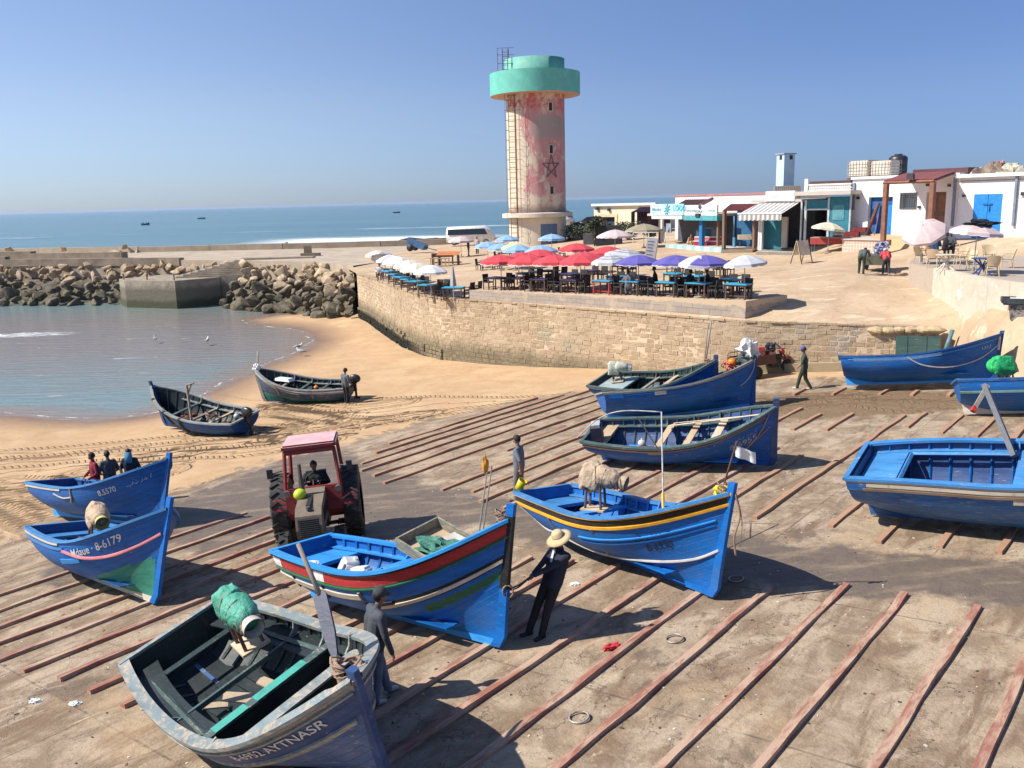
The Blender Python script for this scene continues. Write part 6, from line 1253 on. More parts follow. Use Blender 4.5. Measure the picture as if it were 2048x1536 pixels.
low=ramp(t,mth(t,'ADD',sx.outputs[2],mth(t,'MULTIPLY',n1,2.5)),zb+3.6,zb+3.2);c=mix(t,mth(t,'MULTIPLY',low,ramp(t,nz(t,ob,.9,7,.7),.42,.5)),c,bare)
gr=mth(t,'MULTIPLY',ramp(t,mth(t,'ADD',sx.outputs[2],mth(t,'MULTIPLY',nz(t,ob,.5,5,.6),1.6)),zb+2.0,zb+1.3),1.);c=mix(t,gr,c,(.28,.20,.155))
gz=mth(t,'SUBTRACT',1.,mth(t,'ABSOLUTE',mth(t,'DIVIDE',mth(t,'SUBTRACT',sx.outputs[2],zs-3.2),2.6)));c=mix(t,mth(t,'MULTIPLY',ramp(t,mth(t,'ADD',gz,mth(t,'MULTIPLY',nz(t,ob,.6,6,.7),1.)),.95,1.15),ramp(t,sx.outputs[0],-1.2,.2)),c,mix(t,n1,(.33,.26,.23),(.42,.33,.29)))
topr=ramp(t,mth(t,'SUBTRACT',sx.outputs[2],mth(t,'MULTIPLY',n1,1.5)),zs-2.2,zs-1.9);c=mix(t,mth(t,'MULTIPLY',topr,ramp(t,nz(t,ob,1.2,7,.75),.52,.44)),c,(.50,.12,.10))
c=mix(t,ramp(t,nz(t,ob,5,6,.75),.63,.70),c,(.70,.60,.46))
t.links.new(c,p.inputs['Base Color']);p.inputs['Roughness'].default_value=.85;t.links.new(bump(t,nz(t,ob,3,7,.7),.4,.06),p.inputs['Normal']);tpm=m
g=MB();g.lathe([(r1,zb+.2),(r1,zc0+.3)],64);g.build('shaft',tpm,T,True)
tq=mat('turquoise_paint',(.13,.46,.37),.6,(.15,.56,.43),1.2,col3=(.09,.36,.28),s3=2,thr3=(.6,.7));tqd=mat('turquoise_worn',(.12,.40,.32),.7,(.20,.46,.36),1.5,col3=(.28,.36,.28),s3=3,thr3=(.55,.65))
g=MB();g.lathe([(r1-.1,zc0+.0),(rc_,zc0+.0)],64);g.build('collar_underside',mat('peach_soffit',(.62,.36,.24),.85),T,False)
g=MB();g.lathe([(rc_,zc0-.0),(rc_,zc1)],64);g.lathe([(rc_,zc1),(rc_-.25,zc1),(rc_-.25,zc1-1)],64);g.build('collar',tq,T,True)
g=MB();g.lathe([(rh,zc1-1.2),(rh,zh1),(0,zh1+.05)],64);g.lathe([(0,zc1-1.),(rc_-.1,zc1-1.)],48);g.build('cap_drum',tqd,T,True)
g=MB();g.lathe([(r1+.1,zb-.32),(69*sc_,zb-.32),(69*sc_,zb+.12),(r1+.1,zb+.2)],64);g.build('ledge',smix('ledge_cream',(.66,.57,.46)),T,False)
g=MB();g.lathe([(r1-.0,-1.5),(r1,zb-.3)],64);g.build('base',smix('base_render',(.62,.54,.42)),T,True)
def onT(ang,z,r): return Vector((r*math.sin(ang),-r*math.cos(ang),z))
angw=math.asin(27/57.5)
for py0,py1 in ((211,227),(294,310),(374,389)):
    a=zpy(py0);b=zpy(py1);g=MB();n=5
    V=[onT(angw+dx,zz_,r1+.03) for zz_ in(b,a) for dx in(-.075,.075)];V=[V[0],V[1],V[3],V[2]]
    V2_=[v*1 for v in V];g.add(V,[(0,1,2,3)]);g.build('window_slit',dark,T)
    g=MB();c_=(V[0]+V[2])/2;Mz=Matrix.Rotation(angw,3,'Z');h=a-b
    for dx,dz,wx,wz in ((-.26,0,.08,h+.16),(.26,0,.08,h+.16),(0,h/2+.04,.5,.08),(0,-h/2-.04,.5,.08)): g.box(c_+Mz@Vector((dx,-.02,dz)),(wx,.10,wz),Mz)
    g.build('window_frame',MATS['base_render'],T)
g=MB();zc=(zpy(312)+zpy(360))/2;Rs=(zpy(312)-zpy(360))/2*1.02;st=[]
for k in range(5): a_=math.pi/2+k*2*math.pi/5;st.append((Rs*math.cos(a_)*.83,zc+Rs*math.sin(a_)-.05))
for k in range(5):
    p0=st[k];p1=st[(k+2)%5];n=8;pts=[]
    for i in range(n+1): u=i/n;sx_=p0[0]*(1-u)+p1[0]*u;zz_=p0[1]*(1-u)+p1[1]*u;pts.append(onT(angw+sx_/r1,zz_,r1+.05+.02*(k%2)))
    g.tube(pts,.055,5)
g.build('star_emblem',mat('star_grey',(.16,.11,.12),.7),T)
g=MB();V=[]
n=8
for i in range(n+1):
    a_=angw-.42+(.62)*i/n;V.append([onT(a_,-.5,r1+.03),onT(a_,zpy(447),r1+.03)])
g.grid(V);g.build('blue_gate',mat('faded_blue_gate',(.08,.14,.24),.7,(.11,.18,.28),2,stretch=(4,4,.3)),T)
def ladder(ang,z0,z1,r,step,w,name,mt,rails_=2):
    g=MB()
    for s_ in(-1,1): g.tube([onT(ang,z0,r)+Vector((s_*w,0,0)),onT(ang,z1,r)+Vector((s_*w,0,0))],.045,5)
    z=z0+step/2
    while z<z1: g.tube([onT(ang,z,r)+Vector((-w,0,0)),onT(ang,z,r)+Vector((w,0,0))],.03,4);z+=step
    g.build(name,mt,T)
redr=mat('rusty_red_ladder',(.32,.13,.075),.8,(.20,.08,.05),5);angl=-math.asin(53/57.5)
ladder(-math.asin(48/64.),.8,zc0,r1*1.10,.55,.34,'ladder',redr)
g=MB()
for z in np.arange(1.2,zc0,1.05):
    c0=onT(-math.asin(48/64.),z,r1*1.10);pts=[c0+Vector((-.34+.0,0,0)),c0+Vector((-.75,-.45,0)),c0+Vector((-.15,-.95,0)),c0+Vector((.9,-.75,0)),c0+Vector((.95,-.1,0)),c0+Vector((.34,0,0))];g.tube(smooth3(pts,3),.018,4)
for dx,dy in ((-.72,-.45),(.85,-.75)): g.tube([onT(-math.asin(48/64.),1.2,r1*1.1)+Vector((dx,dy,0)),onT(-math.asin(48/64.),zc0,r1*1.1)+Vector((dx,dy,0))],.018,4)
g.build('ladder_cage',mat('thin_rust',(.20,.12,.10),.8),T)
ladder(-math.asin(52/57.5),zc1-.3,zh1+1.,rh*1.06,.45,.34,'top_ladder',rust)
g=MB()
for dx in (-.9,.2):
    g.tube([onT(-.9,zc1-.2,rh*1.1)+Vector((dx-.3,0,0)),onT(-.9,zh1+1.0,rh*1.1)+Vector((dx-.3,0,0))],.03,4)
for z in (zh1-.6,zh1+.3,zh1+1.): g.tube([onT(-.9,z,rh*1.1)+Vector((-1.2,0,0)),onT(-.9,z,rh*1.1)+Vector((.6,0,0))],.025,4)
g.build('top_rail',rust,T)
# ---------------- cafe terrace on the right ----------------
cz=6.66;cw=[(34,24.5),(21.8,29.5),(19.9,32.3),(19.4,34.2),(19.3,35.6),(19.5,38),(19.9,41.5),(20.25,45),(22,48.5),(30,49.5),(42,44)]
kt=thing('cafe_terrace','raised cafe terrace with a curved pale rendered retaining wall on the right','terrace')
g=MB();g.prism(cw,4.0,cz);g.build('floor',smix('terrace_concrete',(.42,.34,.26),(.28,.21,.15)),kt)
g=MB();off=[];
for i in range(len(cw)-2):
    a=Vector(cw[i]);b=Vector(cw[i+1]);d=(b-a).normalized();nn2=Vector((-d.y,d.x))
    mid=(a+b)/2+nn2*.03;ln=(b-a).length
    if i<6: g.add([(a.x+nn2.x*.06,a.y+nn2.y*.06,3.6),(b.x+nn2.x*.06,b.y+nn2.y*.06,3.6),(b.x+nn2.x*.06,b.y+nn2.y*.06,cz+.05),(a.x+nn2.x*.06,a.y+nn2.y*.06,cz+.05),(a.x-nn2.x*.25,a.y-nn2.y*.25,cz+.055),(b.x-nn2.x*.25,b.y-nn2.y*.25,cz+.055)],[(0,1,2,3),(3,2,5,4)])
g.build('retaining_wall',mat('pale_render',(.58,.49,.38),.9,(.50,.40,.30),.9,col3=(.68,.66,.60),s3=.9,thr3=(.55,.68),bs=6,bd=.04),kt)
# tiled pink bank and orange bank by the white building
m,t_,pp=newmat('pink_tiles');ob=N(t_,'ShaderNodeTexCoord').outputs['Object'];bt=N(t_,'ShaderNodeTexBrick');bt.offset=0;bt.inputs['Scale'].default_value=1;bt.inputs['Brick Width'].default_value=.22;bt.inputs['Row Height'].default_value=.22;bt.inputs['Mortar Size'].default_value=.02;bt.inputs['Color1'].default_value=(.60,.33,.24,1);bt.inputs['Color2'].default_value=(.64,.38,.28,1);bt.inputs['Mortar'].default_value=(.66,.58,.5,1);t_.links.new(vmap(t_,ob,rot=(math.pi/2,0,0)),bt.inputs[0]);t_.links.new(bt.outputs[0],pp.inputs['Base Color'])
f=Face(atd(1684,500,59.5),atd(1772,500,56.8),6.0,'tiled_wall','low wall of small pink square tiles left of the brown post','wall');g=MB();g.box((f.L/2,1.,.45),(f.L,2.,1.5));g.build('tile_facing',m,f.root);g=MB();g.box((f.L/2,1.6,1.22),(f.L+.1,3.4,.06));g.build('floor',slabm,f.root)
ob_=MB();P=[atd(1766,500,56.5),atd(1862,505,53.),atd(1880,470,57),atd(1772,468,59.5)];ob_.add([P[0]+Vector((0,0,-.6)),P[1]+Vector((0,0,-.6)),(P[1].x+1,P[1].y+2.0,7.3),(P[0].x,P[0].y+1.4,7.25),P[2]+Vector((1.,3,.05)),P[3]+Vector((-.0,3,.05))],[(0,1,2,3),(3,2,4,5)]);structure(ob_.build('bank',mat('ochre_bank',(.58,.37,.19),.95,(.50,.34,.20),1.5,bs=8,bd=.05)))
# ---------------- umbrellas, tables, chairs ----------------
polem=mat('pale_pole',(.50,.48,.45),.5,bmp=0);basem=mat('umbrella_base',(.34,.29,.24),.9)
def fabric(n,c,c2=None): return mat('fabric_'+n,c,.85,c2 or tuple(x*.82 for x in c),2.,bmp=.3,bs=30,fine=.06)
fR=fabric('coral_red',(.60,.06,.075));fB=fabric('light_blue',(.26,.42,.62));fP=fabric('violet',(.115,.095,.36));fW=fabric('white',(.74,.72,.70));fC=fabric('cream',(.66,.58,.42));fK=fabric('pinkish',(.62,.48,.46));fG=fabric('grey',(.28,.29,.31));fT=fabric('khaki',(.30,.255,.17));fYw=fabric('pale_yellow',(.70,.66,.28));fLg=fabric('light_grey',(.50,.50,.52))
def umbrella(loc,mats,label,group,R=.98,h=2.05,tilt=(0,0),depth=.36,n=8,rot=0,base=True,kind=0,val=.13,white=None):
    r=thing('parasol',label,'parasol',loc,rot,group)
    Mt=Matrix.Translation((0,0,h-depth))@Matrix.Rotation(tilt[0],4,'X')@Matrix.Rotation(tilt[1],4,'Y')
    g=MB();sg=6;rg=7;g2=MB();G=[]
    for k in range(n*sg+1):
        a=2*math.pi*k/(n*sg);f=(k%sg)/sg;sagk=math.sin(f*math.pi);row=[]
        for i in range(rg+1):
            t=i/rg;rad=R*t*(1-.075*sagk*t);z=depth*(1-t**1.7)-.035*sagk*t*(1-t)*2
            row.append(Mt@Vector((rad*math.cos(a),rad*math.sin(a),z)))
        G.append(row)
    for k in range(n*sg):
        for i in range(rg):
            mi=(k//sg)%len(mats) if kind==0 else (1 if (kind==1 and i in(2,4)) or (kind==2 and i==0) else 0)
            g.add([G[k][i],G[k][i+1],G[k+1][i+1],G[k+1][i]],[(0,1,2,3)],mi)
    g.build('canopy',mats,r,False)
    V=[]
    for k in range(n*sg+1):
        a=2*math.pi*k/(n*sg);f=(k%sg)/sg;rad=R*(1-.075*math.sin(f*math.pi))
        p=[Mt@Vector((rad*math.cos(a),rad*math.sin(a),0)),Mt@Vector((rad*1.015*math.cos(a),rad*1.015*math.sin(a),-val*(.72+.28*abs(math.sin(f*2*math.pi)))))];e=Mt@Vector((rad*1.018*math.cos(a),rad*1.018*math.sin(a),-val*(.80+.28*abs(math.sin(f*2*math.pi)))-.012))
        V.append(p+[e])
    for k in range(n*sg):
        mi=(k//sg)%len(mats) if kind==0 else 0
        g2.add([V[k][0],V[k][1],V[k+1][1],V[k+1][0]],[(0,1,2,3)],mi)
        g2.add([V[k][1],V[k][2],V[k+1][2],V[k+1][1]],[(0,1,2,3)],len(mats))
    g2.build('valance',list(mats)+[white or fW],r,False)
    top=Mt@Vector((0,0,depth));g=MB();g.tube([(0,0,-.02),top+(top-Mt@Vector((0,0,0))).normalized()*.03],.022,8);g.tube([top,top+Vector((0,0,.08))],[.025,.012],8);g.build('pole',polem,r)
    g=MB()
    for k in range(n): a=2*math.pi*k/n;g.tube([Mt@Vector((0,0,depth*.45)),Mt@Vector((R*.62*math.cos(a),R*.62*math.sin(a),depth*.5))],.008,4)
    g.build('ribs_inside',polem,r)
    if base: g=MB();g.lathe([(0,0),(.24,0),(.24,.07),(.05,.1),(.05,.3),(0,.3)],16);g.build('base',basem,r)
    return r
def inward(P,mg=.75):
    n_=np.array([.673,.74]);d_=np.array([.74,-.673]);q=np.array([P[0],P[1]])-PLAT[0];s_=q@n_;a_=q@d_
    if -2.5<s_<mg and -.5<a_<18.6: P=Vector((P[0]+n_[0]*(mg-s_),P[1]+n_[1]*(mg-s_),0));P.z=UP(P[0],P[1])
    return P
def place_u(lst,make,group,h=2.05,first=None):
    base=None
    for i,(px,py,lb) in enumerate(lst):
        P=inward(atup(px,py,h+.08),.9)
        rot=random.uniform(0,1)
        if base is None: base=make(P,lb,rot)
        else: dup(base,P,rot,lb,group)
place_u([(1087,510,'coral red parasol, second from the right in the front red row'),(998,507,'leftmost coral red parasol of the terrace'),(1037,513,'coral red parasol in the front row, second from the left'),(1140,512,'rightmost coral red parasol of the front row, beside a striped one'),(1043,502,'coral red parasol behind the second front one from the left'),(1078,496,'coral red parasol at the back, touching the pale blue ones'),(1153,484,'farthest coral red parasol, right of the tower base'),(1169,501,'coral red parasol behind the rightmost front one'),(1215,490,'coral red parasol nearest the tilted menu totem')],lambda P,lb,r:umbrella(P,[fR],lb,'coral red parasols on the terrace',rot=r,R=1.22,val=.18),'coral red parasols on the terrace')
place_u([(975,481,'leftmost light blue parasol'),(1002,484,'light blue parasol, second from the left in the front blue row'),(1014,469,'light blue parasol at the foot of the red ladder'),(1036,487,'light blue parasol directly below the pale yellow one'),(1082,488,'light blue parasol in front of the tower base'),(1103,466,'light blue parasol before the blue tower gate')],lambda P,lb,r:umbrella(P,[fB],lb,'light blue parasols by the tower',rot=r,R=1.12,val=.16),'light blue parasols by the tower')
umbrella(atup(1029,484,2.1),[fYw],'pale yellow parasol among the light blue ones',None,R=1.0)
place_u([(1257,521,'leftmost violet parasol on the terrace'),(1331,525,'middle violet parasol on the terrace'),(1391,528,'rightmost violet parasol on the terrace')],lambda P,lb,r:umbrella(P,[fP],lb,'violet parasols on the terrace',rot=r,R=1.16,depth=.36),'violet parasols on the terrace')
umbrella(inward(atup(1200,517,2.1),.9),[fLg,fG],'grey and white striped parasol between the red and violet ones',None,kind=1,R=1.0);umbrella(atup(1253,494,2.15),[fLg,fG],'larger grey striped parasol behind the violet ones',None,kind=1,R=1.25,tilt=(.0,.12))
umbrella(atup(1399,509,2.1),[fW,fLg],'white parasol behind the middle violet one',None,R=1.0,tilt=(.1,0));umbrella(inward(atup(1472,531,2.1),.9),[fLg,fYw],'white-grey parasol with a yellow crown at the terrace corner',None,R=1.02,kind=2,tilt=(.0,-.08))
umbrella(atup(1230,453,2.3),[fK],'pinkish white parasol by the dark booth and shrubs',None,R=1.5,depth=.5);umbrella(atup(1288,437,2.5),[fT],'khaki brown parasol in front of the cream building porch',None,R=1.6,depth=.5);umbrella(atup(921,467,2.3),[fC if False else fK],'beige parasol beside the white minibus',None,R=1.25,depth=.45);umbrella(atup(1658,437,2.3),[fC],'cream parasol over the red food stall',None,R=1.15,depth=.4,tilt=(0,.15))
WL=[(860,528,'nearest open white parasol of the left row',fW),(833,524,'second nearest white parasol of the left row, cream tinted',fC),(818,518,'third nearest white parasol of the left row',fC),(803,513,'white parasol in the middle of the left row',fK),(793,511,'white parasol just left of the middle of the left row',fW),(780,508,'third farthest white parasol of the left row',fK),(768,504,'tilted white parasol with light grey panels in the left row',fLg),(755,499,'farthest white parasol of the left row, by the wall corner',fC)]
for px,py,lb,fm in WL: umbrella(atup(px,py,2.1),[fm,fW],lb,'white parasols along the left wall',R=1.1,depth=.42,tilt=(0,.0) if px!=768 else (0,.5),rot=px*.1)
P=atup(905,531,2.15);r=thing('parasol','folded grey and white parasol at the near end of the left row','parasol',P);g=MB();g.lathe([(.0,2.15),(.05,2.08),(.10,1.7),(.17,1.25),(.20,.95),(.17,.93),(.0,1.0)],8);g.m=[(i%2) for i in range(len(g.f))];g.build('canopy',[fG,fLg],r);g=MB();g.tube([(0,0,0),(0,0,2.2)],.02,6);g.build('pole',polem,r)
# furniture
tbB=mat('blue_tabletop',(.03,.33,.52),.5,(.05,.40,.58),3);tbN=mat('navy_tabletop',(.03,.035,.12),.5,(.05,.05,.16),3);lgB=mat('dark_wood_leg',(.12,.07,.05),.7);lgR=mat('red_leg',(.45,.05,.04),.5);wick=mat('dark_wicker',(.022,.018,.018),.7,(.04,.033,.03),6,bs=60,bmp=.8);beige=mat('beige_plastic',(.60,.46,.28),.5,(.52,.39,.23),3);whp=mat('cream_table',(.74,.66,.52),.5);bpl=mat('blue_plastic_table',(.03,.07,.22),.45)
def table(loc,rz,top,leg,label,group,L=1.15,W=.75,h=.75):
    r=thing('table',label,'table',loc,rz,group);g=MB();g.box((0,0,h-.02),(L,W,.045));g.build('tabletop',top,r);g=MB();g.box((0,0,h-.08),(L-.12,W-.12,.07));g.build('apron',leg,r)
    for sx_ in(-1,1):
        for sy_ in(-1,1): g=MB();g.box((sx_*(L/2-.08),sy_*(W/2-.08),(h-.04)/2),(.06,.06,h-.04));g.build('leg',leg,r)
    g=MB();g.box((0,0,.15),(L-.16,.04,.05));[g.box((s_*(L/2-.08),0,.15),(.04,W-.16,.05)) for s_ in(-1,1)];g.build('stretcher',leg,r);return r
def dchair(loc,rz,label,group):
    r=thing('chair',label,'chair',loc,rz,group);g=MB();g.box((0,0,.43),(.46,.48,.07));g.build('seat',wick,r);g=MB();g.box((-.23,0,.68),(.05,.46,.46),Matrix.Rotation(-.12,3,'Y'));g.build('backrest',wick,r)
    for sy_ in(-1,1): g=MB();g.box((0,sy_*.24,.62),(.42,.05,.04));g.box((.19,sy_*.24,.5),(.04,.04,.22));g.build('armrest',wick,r)
    for sx_ in(-1,1):
        for sy_ in(-1,1): g=MB();g.box((sx_*.2,sy_*.21,.2),(.045,.045,.42));g.build('leg',wick,r)
    return r
def pchair(loc,rz,label,group):
    r=thing('chair',label,'chair',loc,rz,group);g=MB();G=[[Vector((x,y,.44-.02*math.cos(y*4)+.015*abs(x))) for y in np.linspace(-.23,.23,6)] for x in np.linspace(-.22,.24,5)];g.grid(G);g.grid([[p-Vector((0,0,.025)) for p in q] for q in G],0,True);g.build('seat',beige,r,True)
    g=MB();G=[];
    for i in range(7):
        t=i/6;w=.20+.07*math.sin(t*math.pi*.7);G.append([Vector((-.22-.13*t-.05*(abs(y)/.27)**2*-1,y*w/.25,.44+.44*t+(-.03*(abs(y)/.25)**2 if i==6 else 0))) for y in np.linspace(-.25,.25,7)])
    g.grid(G);g.grid([[p-Vector((.02,0,0)) for p in q] for q in G],0,True);g.build('backrest',beige,r,True)
    for s_ in(-1,1):
        g=MB();g.tube(smooth3([(-.28,s_*.25,.66),(-.05,s_*.30,.66),(.18,s_*.29,.62),(.24,s_*.25,.44)]),.02,5);g.build('armrest',beige,r,True)
        for x0,x1 in((-.2,-.27),(.2,.25)): g=MB();g.tube([(x0,s_*.2,.44),(x1,s_*.25,0)],[.03,.02],6);g.build('leg',beige,r)
    return r
ABa=math.atan2(-12.1,13.3)
base_ch=None
def chair_at(P,rz,label,group='dark woven chairs on the terrace'):
    global base_ch
    z=UP(P[0],P[1])
    if base_ch is None: base_ch=dchair((P[0],P[1],z),rz,label,group);return base_ch
    return dup(base_ch,(P[0],P[1],z),rz,label,group)
def settable(px,py,rz,top,leg,label,group,chairs,who,L=1.15,W=.75):
    P=inward(atup(px,py,.75),.62);t_=table(P,rz,top,leg,label,group,L,W)
    for (dx,dy,a) in chairs:
        q=Vector((P.x+dx*math.cos(rz)-dy*math.sin(rz),P.y+dx*math.sin(rz)+dy*math.cos(rz)));chair_at(q,rz+a,('dark chair at '+who),'dark chairs at '+who)
    return P
C4=[(-.85,0,0),(.85,0,math.pi),(-.3,.75,-math.pi/2),(.3,.75,-math.pi/2)];C3=[(-.85,.05,0),(.85,.05,math.pi),(0,.75,-math.pi/2)]
F1=[(996,554,tbN,lgB,'leftmost navy topped table under the red parasols','the leftmost navy table',C3),(1034,554,tbN,lgB,'navy topped table, second from left under the red parasols','the second navy table',[(0,.75,-1.57),(.85,.1,3.14)]),(1082,557,tbN,lgB,'navy topped table, third from left under the red parasols','the third navy table',C4),(1135,560,tbN,lgB,'navy topped table left of the red-legged one','the fourth navy table',C4),(1199,562,tbB,lgR,'table with bright red legs at the terrace edge','the red-legged table',[(0,.8,-1.57)]),(1252,564,tbB,lgB,'blue topped table under the leftmost violet parasol','the table under the leftmost violet parasol',C3),(1329,565,tbB,lgB,'blue topped table under the middle violet parasol','the table under the middle violet parasol',C4),(1384,569,tbB,lgB,'blue topped table under the rightmost violet parasol','the table under the rightmost violet parasol',C4),(1464,574,tbB,lgB,'blue topped table under the yellow-crowned parasol','the corner table under the yellow-crowned parasol',[(-.8,.1,0),(0,.75,-1.57)])]
for px,py,tp_,lg_,lb,who,ch in F1: settable(px,py,ABa,tp_,lg_,lb,'tables on the front terrace row',ch,who)
F2=[(1232,552,tbB,'small blue table behind the leftmost violet parasol'),(1346,546,tbB,'small blue table behind the middle violet parasol'),(1390,551,tbB,'small blue table behind the rightmost violet parasol'),(1459,558,tbB,'small blue table behind the yellow-crowned parasol'),(1350,525,tbB,'blue table in the open, back row behind the violet parasols'),(1434,530,tbB,'blue table with two chairs standing alone right of the white parasol'),(1138,547,tbN,'navy table in the second row under red parasols'),(1050,545,tbN,'dark table in the second row, left under red parasols'),(1100,540,tbN,'dark table in the third row behind red parasols'),(1240,530,tbN,'dark table below the large grey striped parasol'),(1180,540,tbN,'dark table in the second row beside the striped parasol')]
for px,py,tp_,lb in F2: settable(px,py,ABa,tp_,lgB,lb,'tables on the back terrace rows',[(-.3,.7,-1.57),(.4,.7,-1.57)] if py>526 else [(.2,.75,-1.57),(.9,.5,-2.6)],'the '+lb.replace('standing alone ','').replace(', back row',''),L=.95)
LW=[(907,574,'nearest blue table of the left row, under the folded parasol',[(-.95,.0,0),(.9,.35,2.8),(1.3,.6,2.9)]),(857,569,'second nearest blue table of the left row',[(.75,-.1,3.1),(.2,.8,-1.5),(.7,.8,-1.6)]),(834,562,'third nearest blue table of the left row',[(0,.8,-1.5)]),(818,558,'fourth nearest blue table of the left row',[(0,.8,-1.5)]),(802,553,'fifth blue table of the left row, near its far end',[(0,.8,-1.5)]),(791,548,'third farthest blue table of the left row',[(0,.8,-1.5)]),(779,542,'second farthest blue table of the left row',[(0,.8,-1.5)]),(765,537,'farthest blue table of the left row',[(0,.8,-1.5)])]
for i,(px,py,lb,ch) in enumerate(LW): settable(px,py,-.25 if i<1 else -.55 if i<3 else -1.0,tbB,lgB,lb,'blue tables along the left wall',ch,'the '+lb.split(',')[0].replace('of the left row','in the left row'),L=1.3,W=.8)
for i,(px,py,lb) in enumerate(((975,520,'pale blue table under the leftmost light blue parasol'),(1010,505,'dark table under the light blue parasols'),(1140,497,'dark table at the tower foot beside a stack of chairs'))): settable(px,py,-.3,tbB if i==0 else tbN,lgB,lb,'tables by the tower',[(.7,0,3.1),(-.7,0,0)],lb.split(' under')[0].split(' at')[0]+' near the tower')
# right hand cafe
def atc(px,py,h=0.): 
    p=atz(px,py,cz+h);p.z=cz;return p
def petal(loc,mt,label):
    r=thing('table',label,'table',loc,.3);g=MB();g.lathe([(0,.71),(.45,.71),(.46,.74),(0,.745)],28);g.build('tabletop',mt,r)
    for k in range(4):
        a=k*math.pi/2+.4;g=MB();g.tube(smooth3([(.36*math.cos(a),.36*math.sin(a),.70),(.08*math.cos(a),.08*math.sin(a),.42),(.2*math.cos(a),.2*math.sin(a),.2),(.42*math.cos(a),.42*math.sin(a),.0)]),.035,6);g.build('leg',mt,r,True)
petal(atc(1893,509,.74),whp,'cream round plastic table with splayed legs on the cafe terrace');petal(atc(1966,516,.74),bpl,'dark blue round plastic table on the cafe terrace')
PC=[(1843,510,.2,'beige plastic armchair leftmost on the cafe terrace, by the parasol pole'),(1867,516,.9,'beige plastic armchair with its back to the camera, left of the cream table'),(1922,512,2.9,'beige plastic armchair right of the cream table'),(1936,520,3.3,'beige plastic armchair left of the blue table, facing right'),(1985,532,1.2,'beige plastic armchair in front of the blue table'),(1978,508,-1.8,'beige plastic armchair behind the blue table'),(2015,517,2.7,'rightmost beige plastic armchair on the cafe terrace'),(1905,497,-1.6,'beige plastic armchair behind the cream table'),(1845,497,-.3,'beige plastic armchair at the back left of the cafe terrace')]
pb0=None
for px,py,rz_,lb in PC:
    P=atc(px,py,.43)
    if pb0 is None: pb0=pchair(P,rz_,lb,'beige plastic armchairs on the cafe terrace')
    else: dup(pb0,P,rz_,lb)
umbrella(atc(1843,528),[fK],'large pinkish parasol blown over to the left on the cafe terrace',None,R=1.05,h=2.0,depth=.4,tilt=(.5,-.4),n=8)
umbrella(atc(1946,547),[fK],'pinkish parasol with a black jacket thrown on top',None,R=1.1,h=2.15,depth=.35,tilt=(.05,.1))
P=atc(1946,547);crumple('jacket',P+Vector((.05,-.1,2.12)),(.62,.40,.17),mat('black_cloth',(.015,.015,.02),.9),'black jacket draped over the pinkish parasol','jacket',9,.5)
# booth, stalls, boards, carts
def aframe(px,py,label,w=.75,h=1.25,rz_=.3,mt=None):
    P=atup(px,py);r=thing('menu_board',label,'sign',P,rz_)
    for s_ in(-1,1):
        Mx=Matrix.Translation((0,0,h))@Matrix.Rotation(s_*.30,4,'X')
        g=MB();g.box((0,0,0),(w,.03,h*.62));o=g.build('board' if s_<0 else 'back_board',mt or mat('chalk_cream',(.66,.58,.44),.8,(.50,.40,.3),2),r);o.matrix_local=Mx@Matrix.Translation((0,0,-h*.36))
        for q in(-1,1): g=MB();g.box((q*w*.47,0,-h*.52),(.045,.05,h*1.06));o=g.build('leg',lgB,r);o.matrix_local=Mx
    return r
aframe(1603,527,'cream A-frame menu board on dark legs standing on the sandy road',1.0,1.5,.5)
P=atup(1302,541);r=thing('menu_totem','tall tilted grey menu box with writing among the parasols','sign',P,-.3);g=MB();g.box((0,0,1.25),(.7,.45,1.75),Matrix.Rotation(.14,3,'Y'));g.build('box',mat('totem_grey',(.42,.41,.42),.7,(.55,.50,.48),2),r);g=MB();g.box((.15,0,.25),(.08,.08,.6));g.build('foot',iron,r)
g=MB();[g.box((.02+.14*(1.9-z)*-1*.9+.0,-.235,z),(.42-.05*(i%3),.01,.05),Matrix.Rotation(.14,3,'Y')) for i,z in enumerate((1.9,1.7,1.5,1.3,1.05,.8))];g.build('writing',mat('totem_ink',(.12,.14,.22),.7),r)
def fridge(px,py):
    P=atup(px,py);r=thing('display_fridge','red and white display fridge in front of the seafront cafe','fridge',P,-.5);g=MB();g.prism([(-.5,0),(.5,0),(.45,.5),(.3,.75),(-.5,.8)],-1.1,1.1,M=Matrix(((0,0,1,0),(-1,0,0,0),(0,1,0,0),(0,0,0,1))));g.build('body',mat('fridge_red',(.50,.03,.05),.4),r);g=MB();g.box((0,-.1,.82),(2.2,.5,.08));g.box((0,-.2,.5),(2.22,.62,.06));g.build('white_trim',whs,r);g=MB();g.box((0,.1,1.15),(2.1,.4,.6));g.build('glass_case',glassm,r)
fridge(1417,494)
P=atup(1490,497);r=thing('grill_cabinet','cream topped grill on thin legs under the tiled porch','grill',P,-.3);g=MB();g.prism([(-.5,-.35),(.5,-.35),(.6,.35),(-.6,.35)],.7,1.05);g.build('hood',mat('cream_metal',(.55,.45,.32),.7),r)
for a in(-1,1):
    for b in(-1,1): g=MB();g.tube([(a*.4,b*.28,0),(a*.38,b*.26,.72)],.025,5);g.build('leg',iron,r)
P=atup(1662,503);r=thing('food_stall','long food stall table with a red skirt and metal pans','stall',P,-.55);g=MB();g.box((0,0,.95),(2.6,1.0,.06));g.build('counter',mat('stall_top',(.35,.25,.22),.6),r);g=MB();g.box((0,-.49,.72),(2.6,.03,.42));g.build('skirt',mat('stall_red',(.36,.045,.035),.7),r)
for a in(-1,1):
    for b in(-1,1): g=MB();g.box((a*1.2,b*.42,.45),(.06,.06,.95));g.build('leg',iron,r)
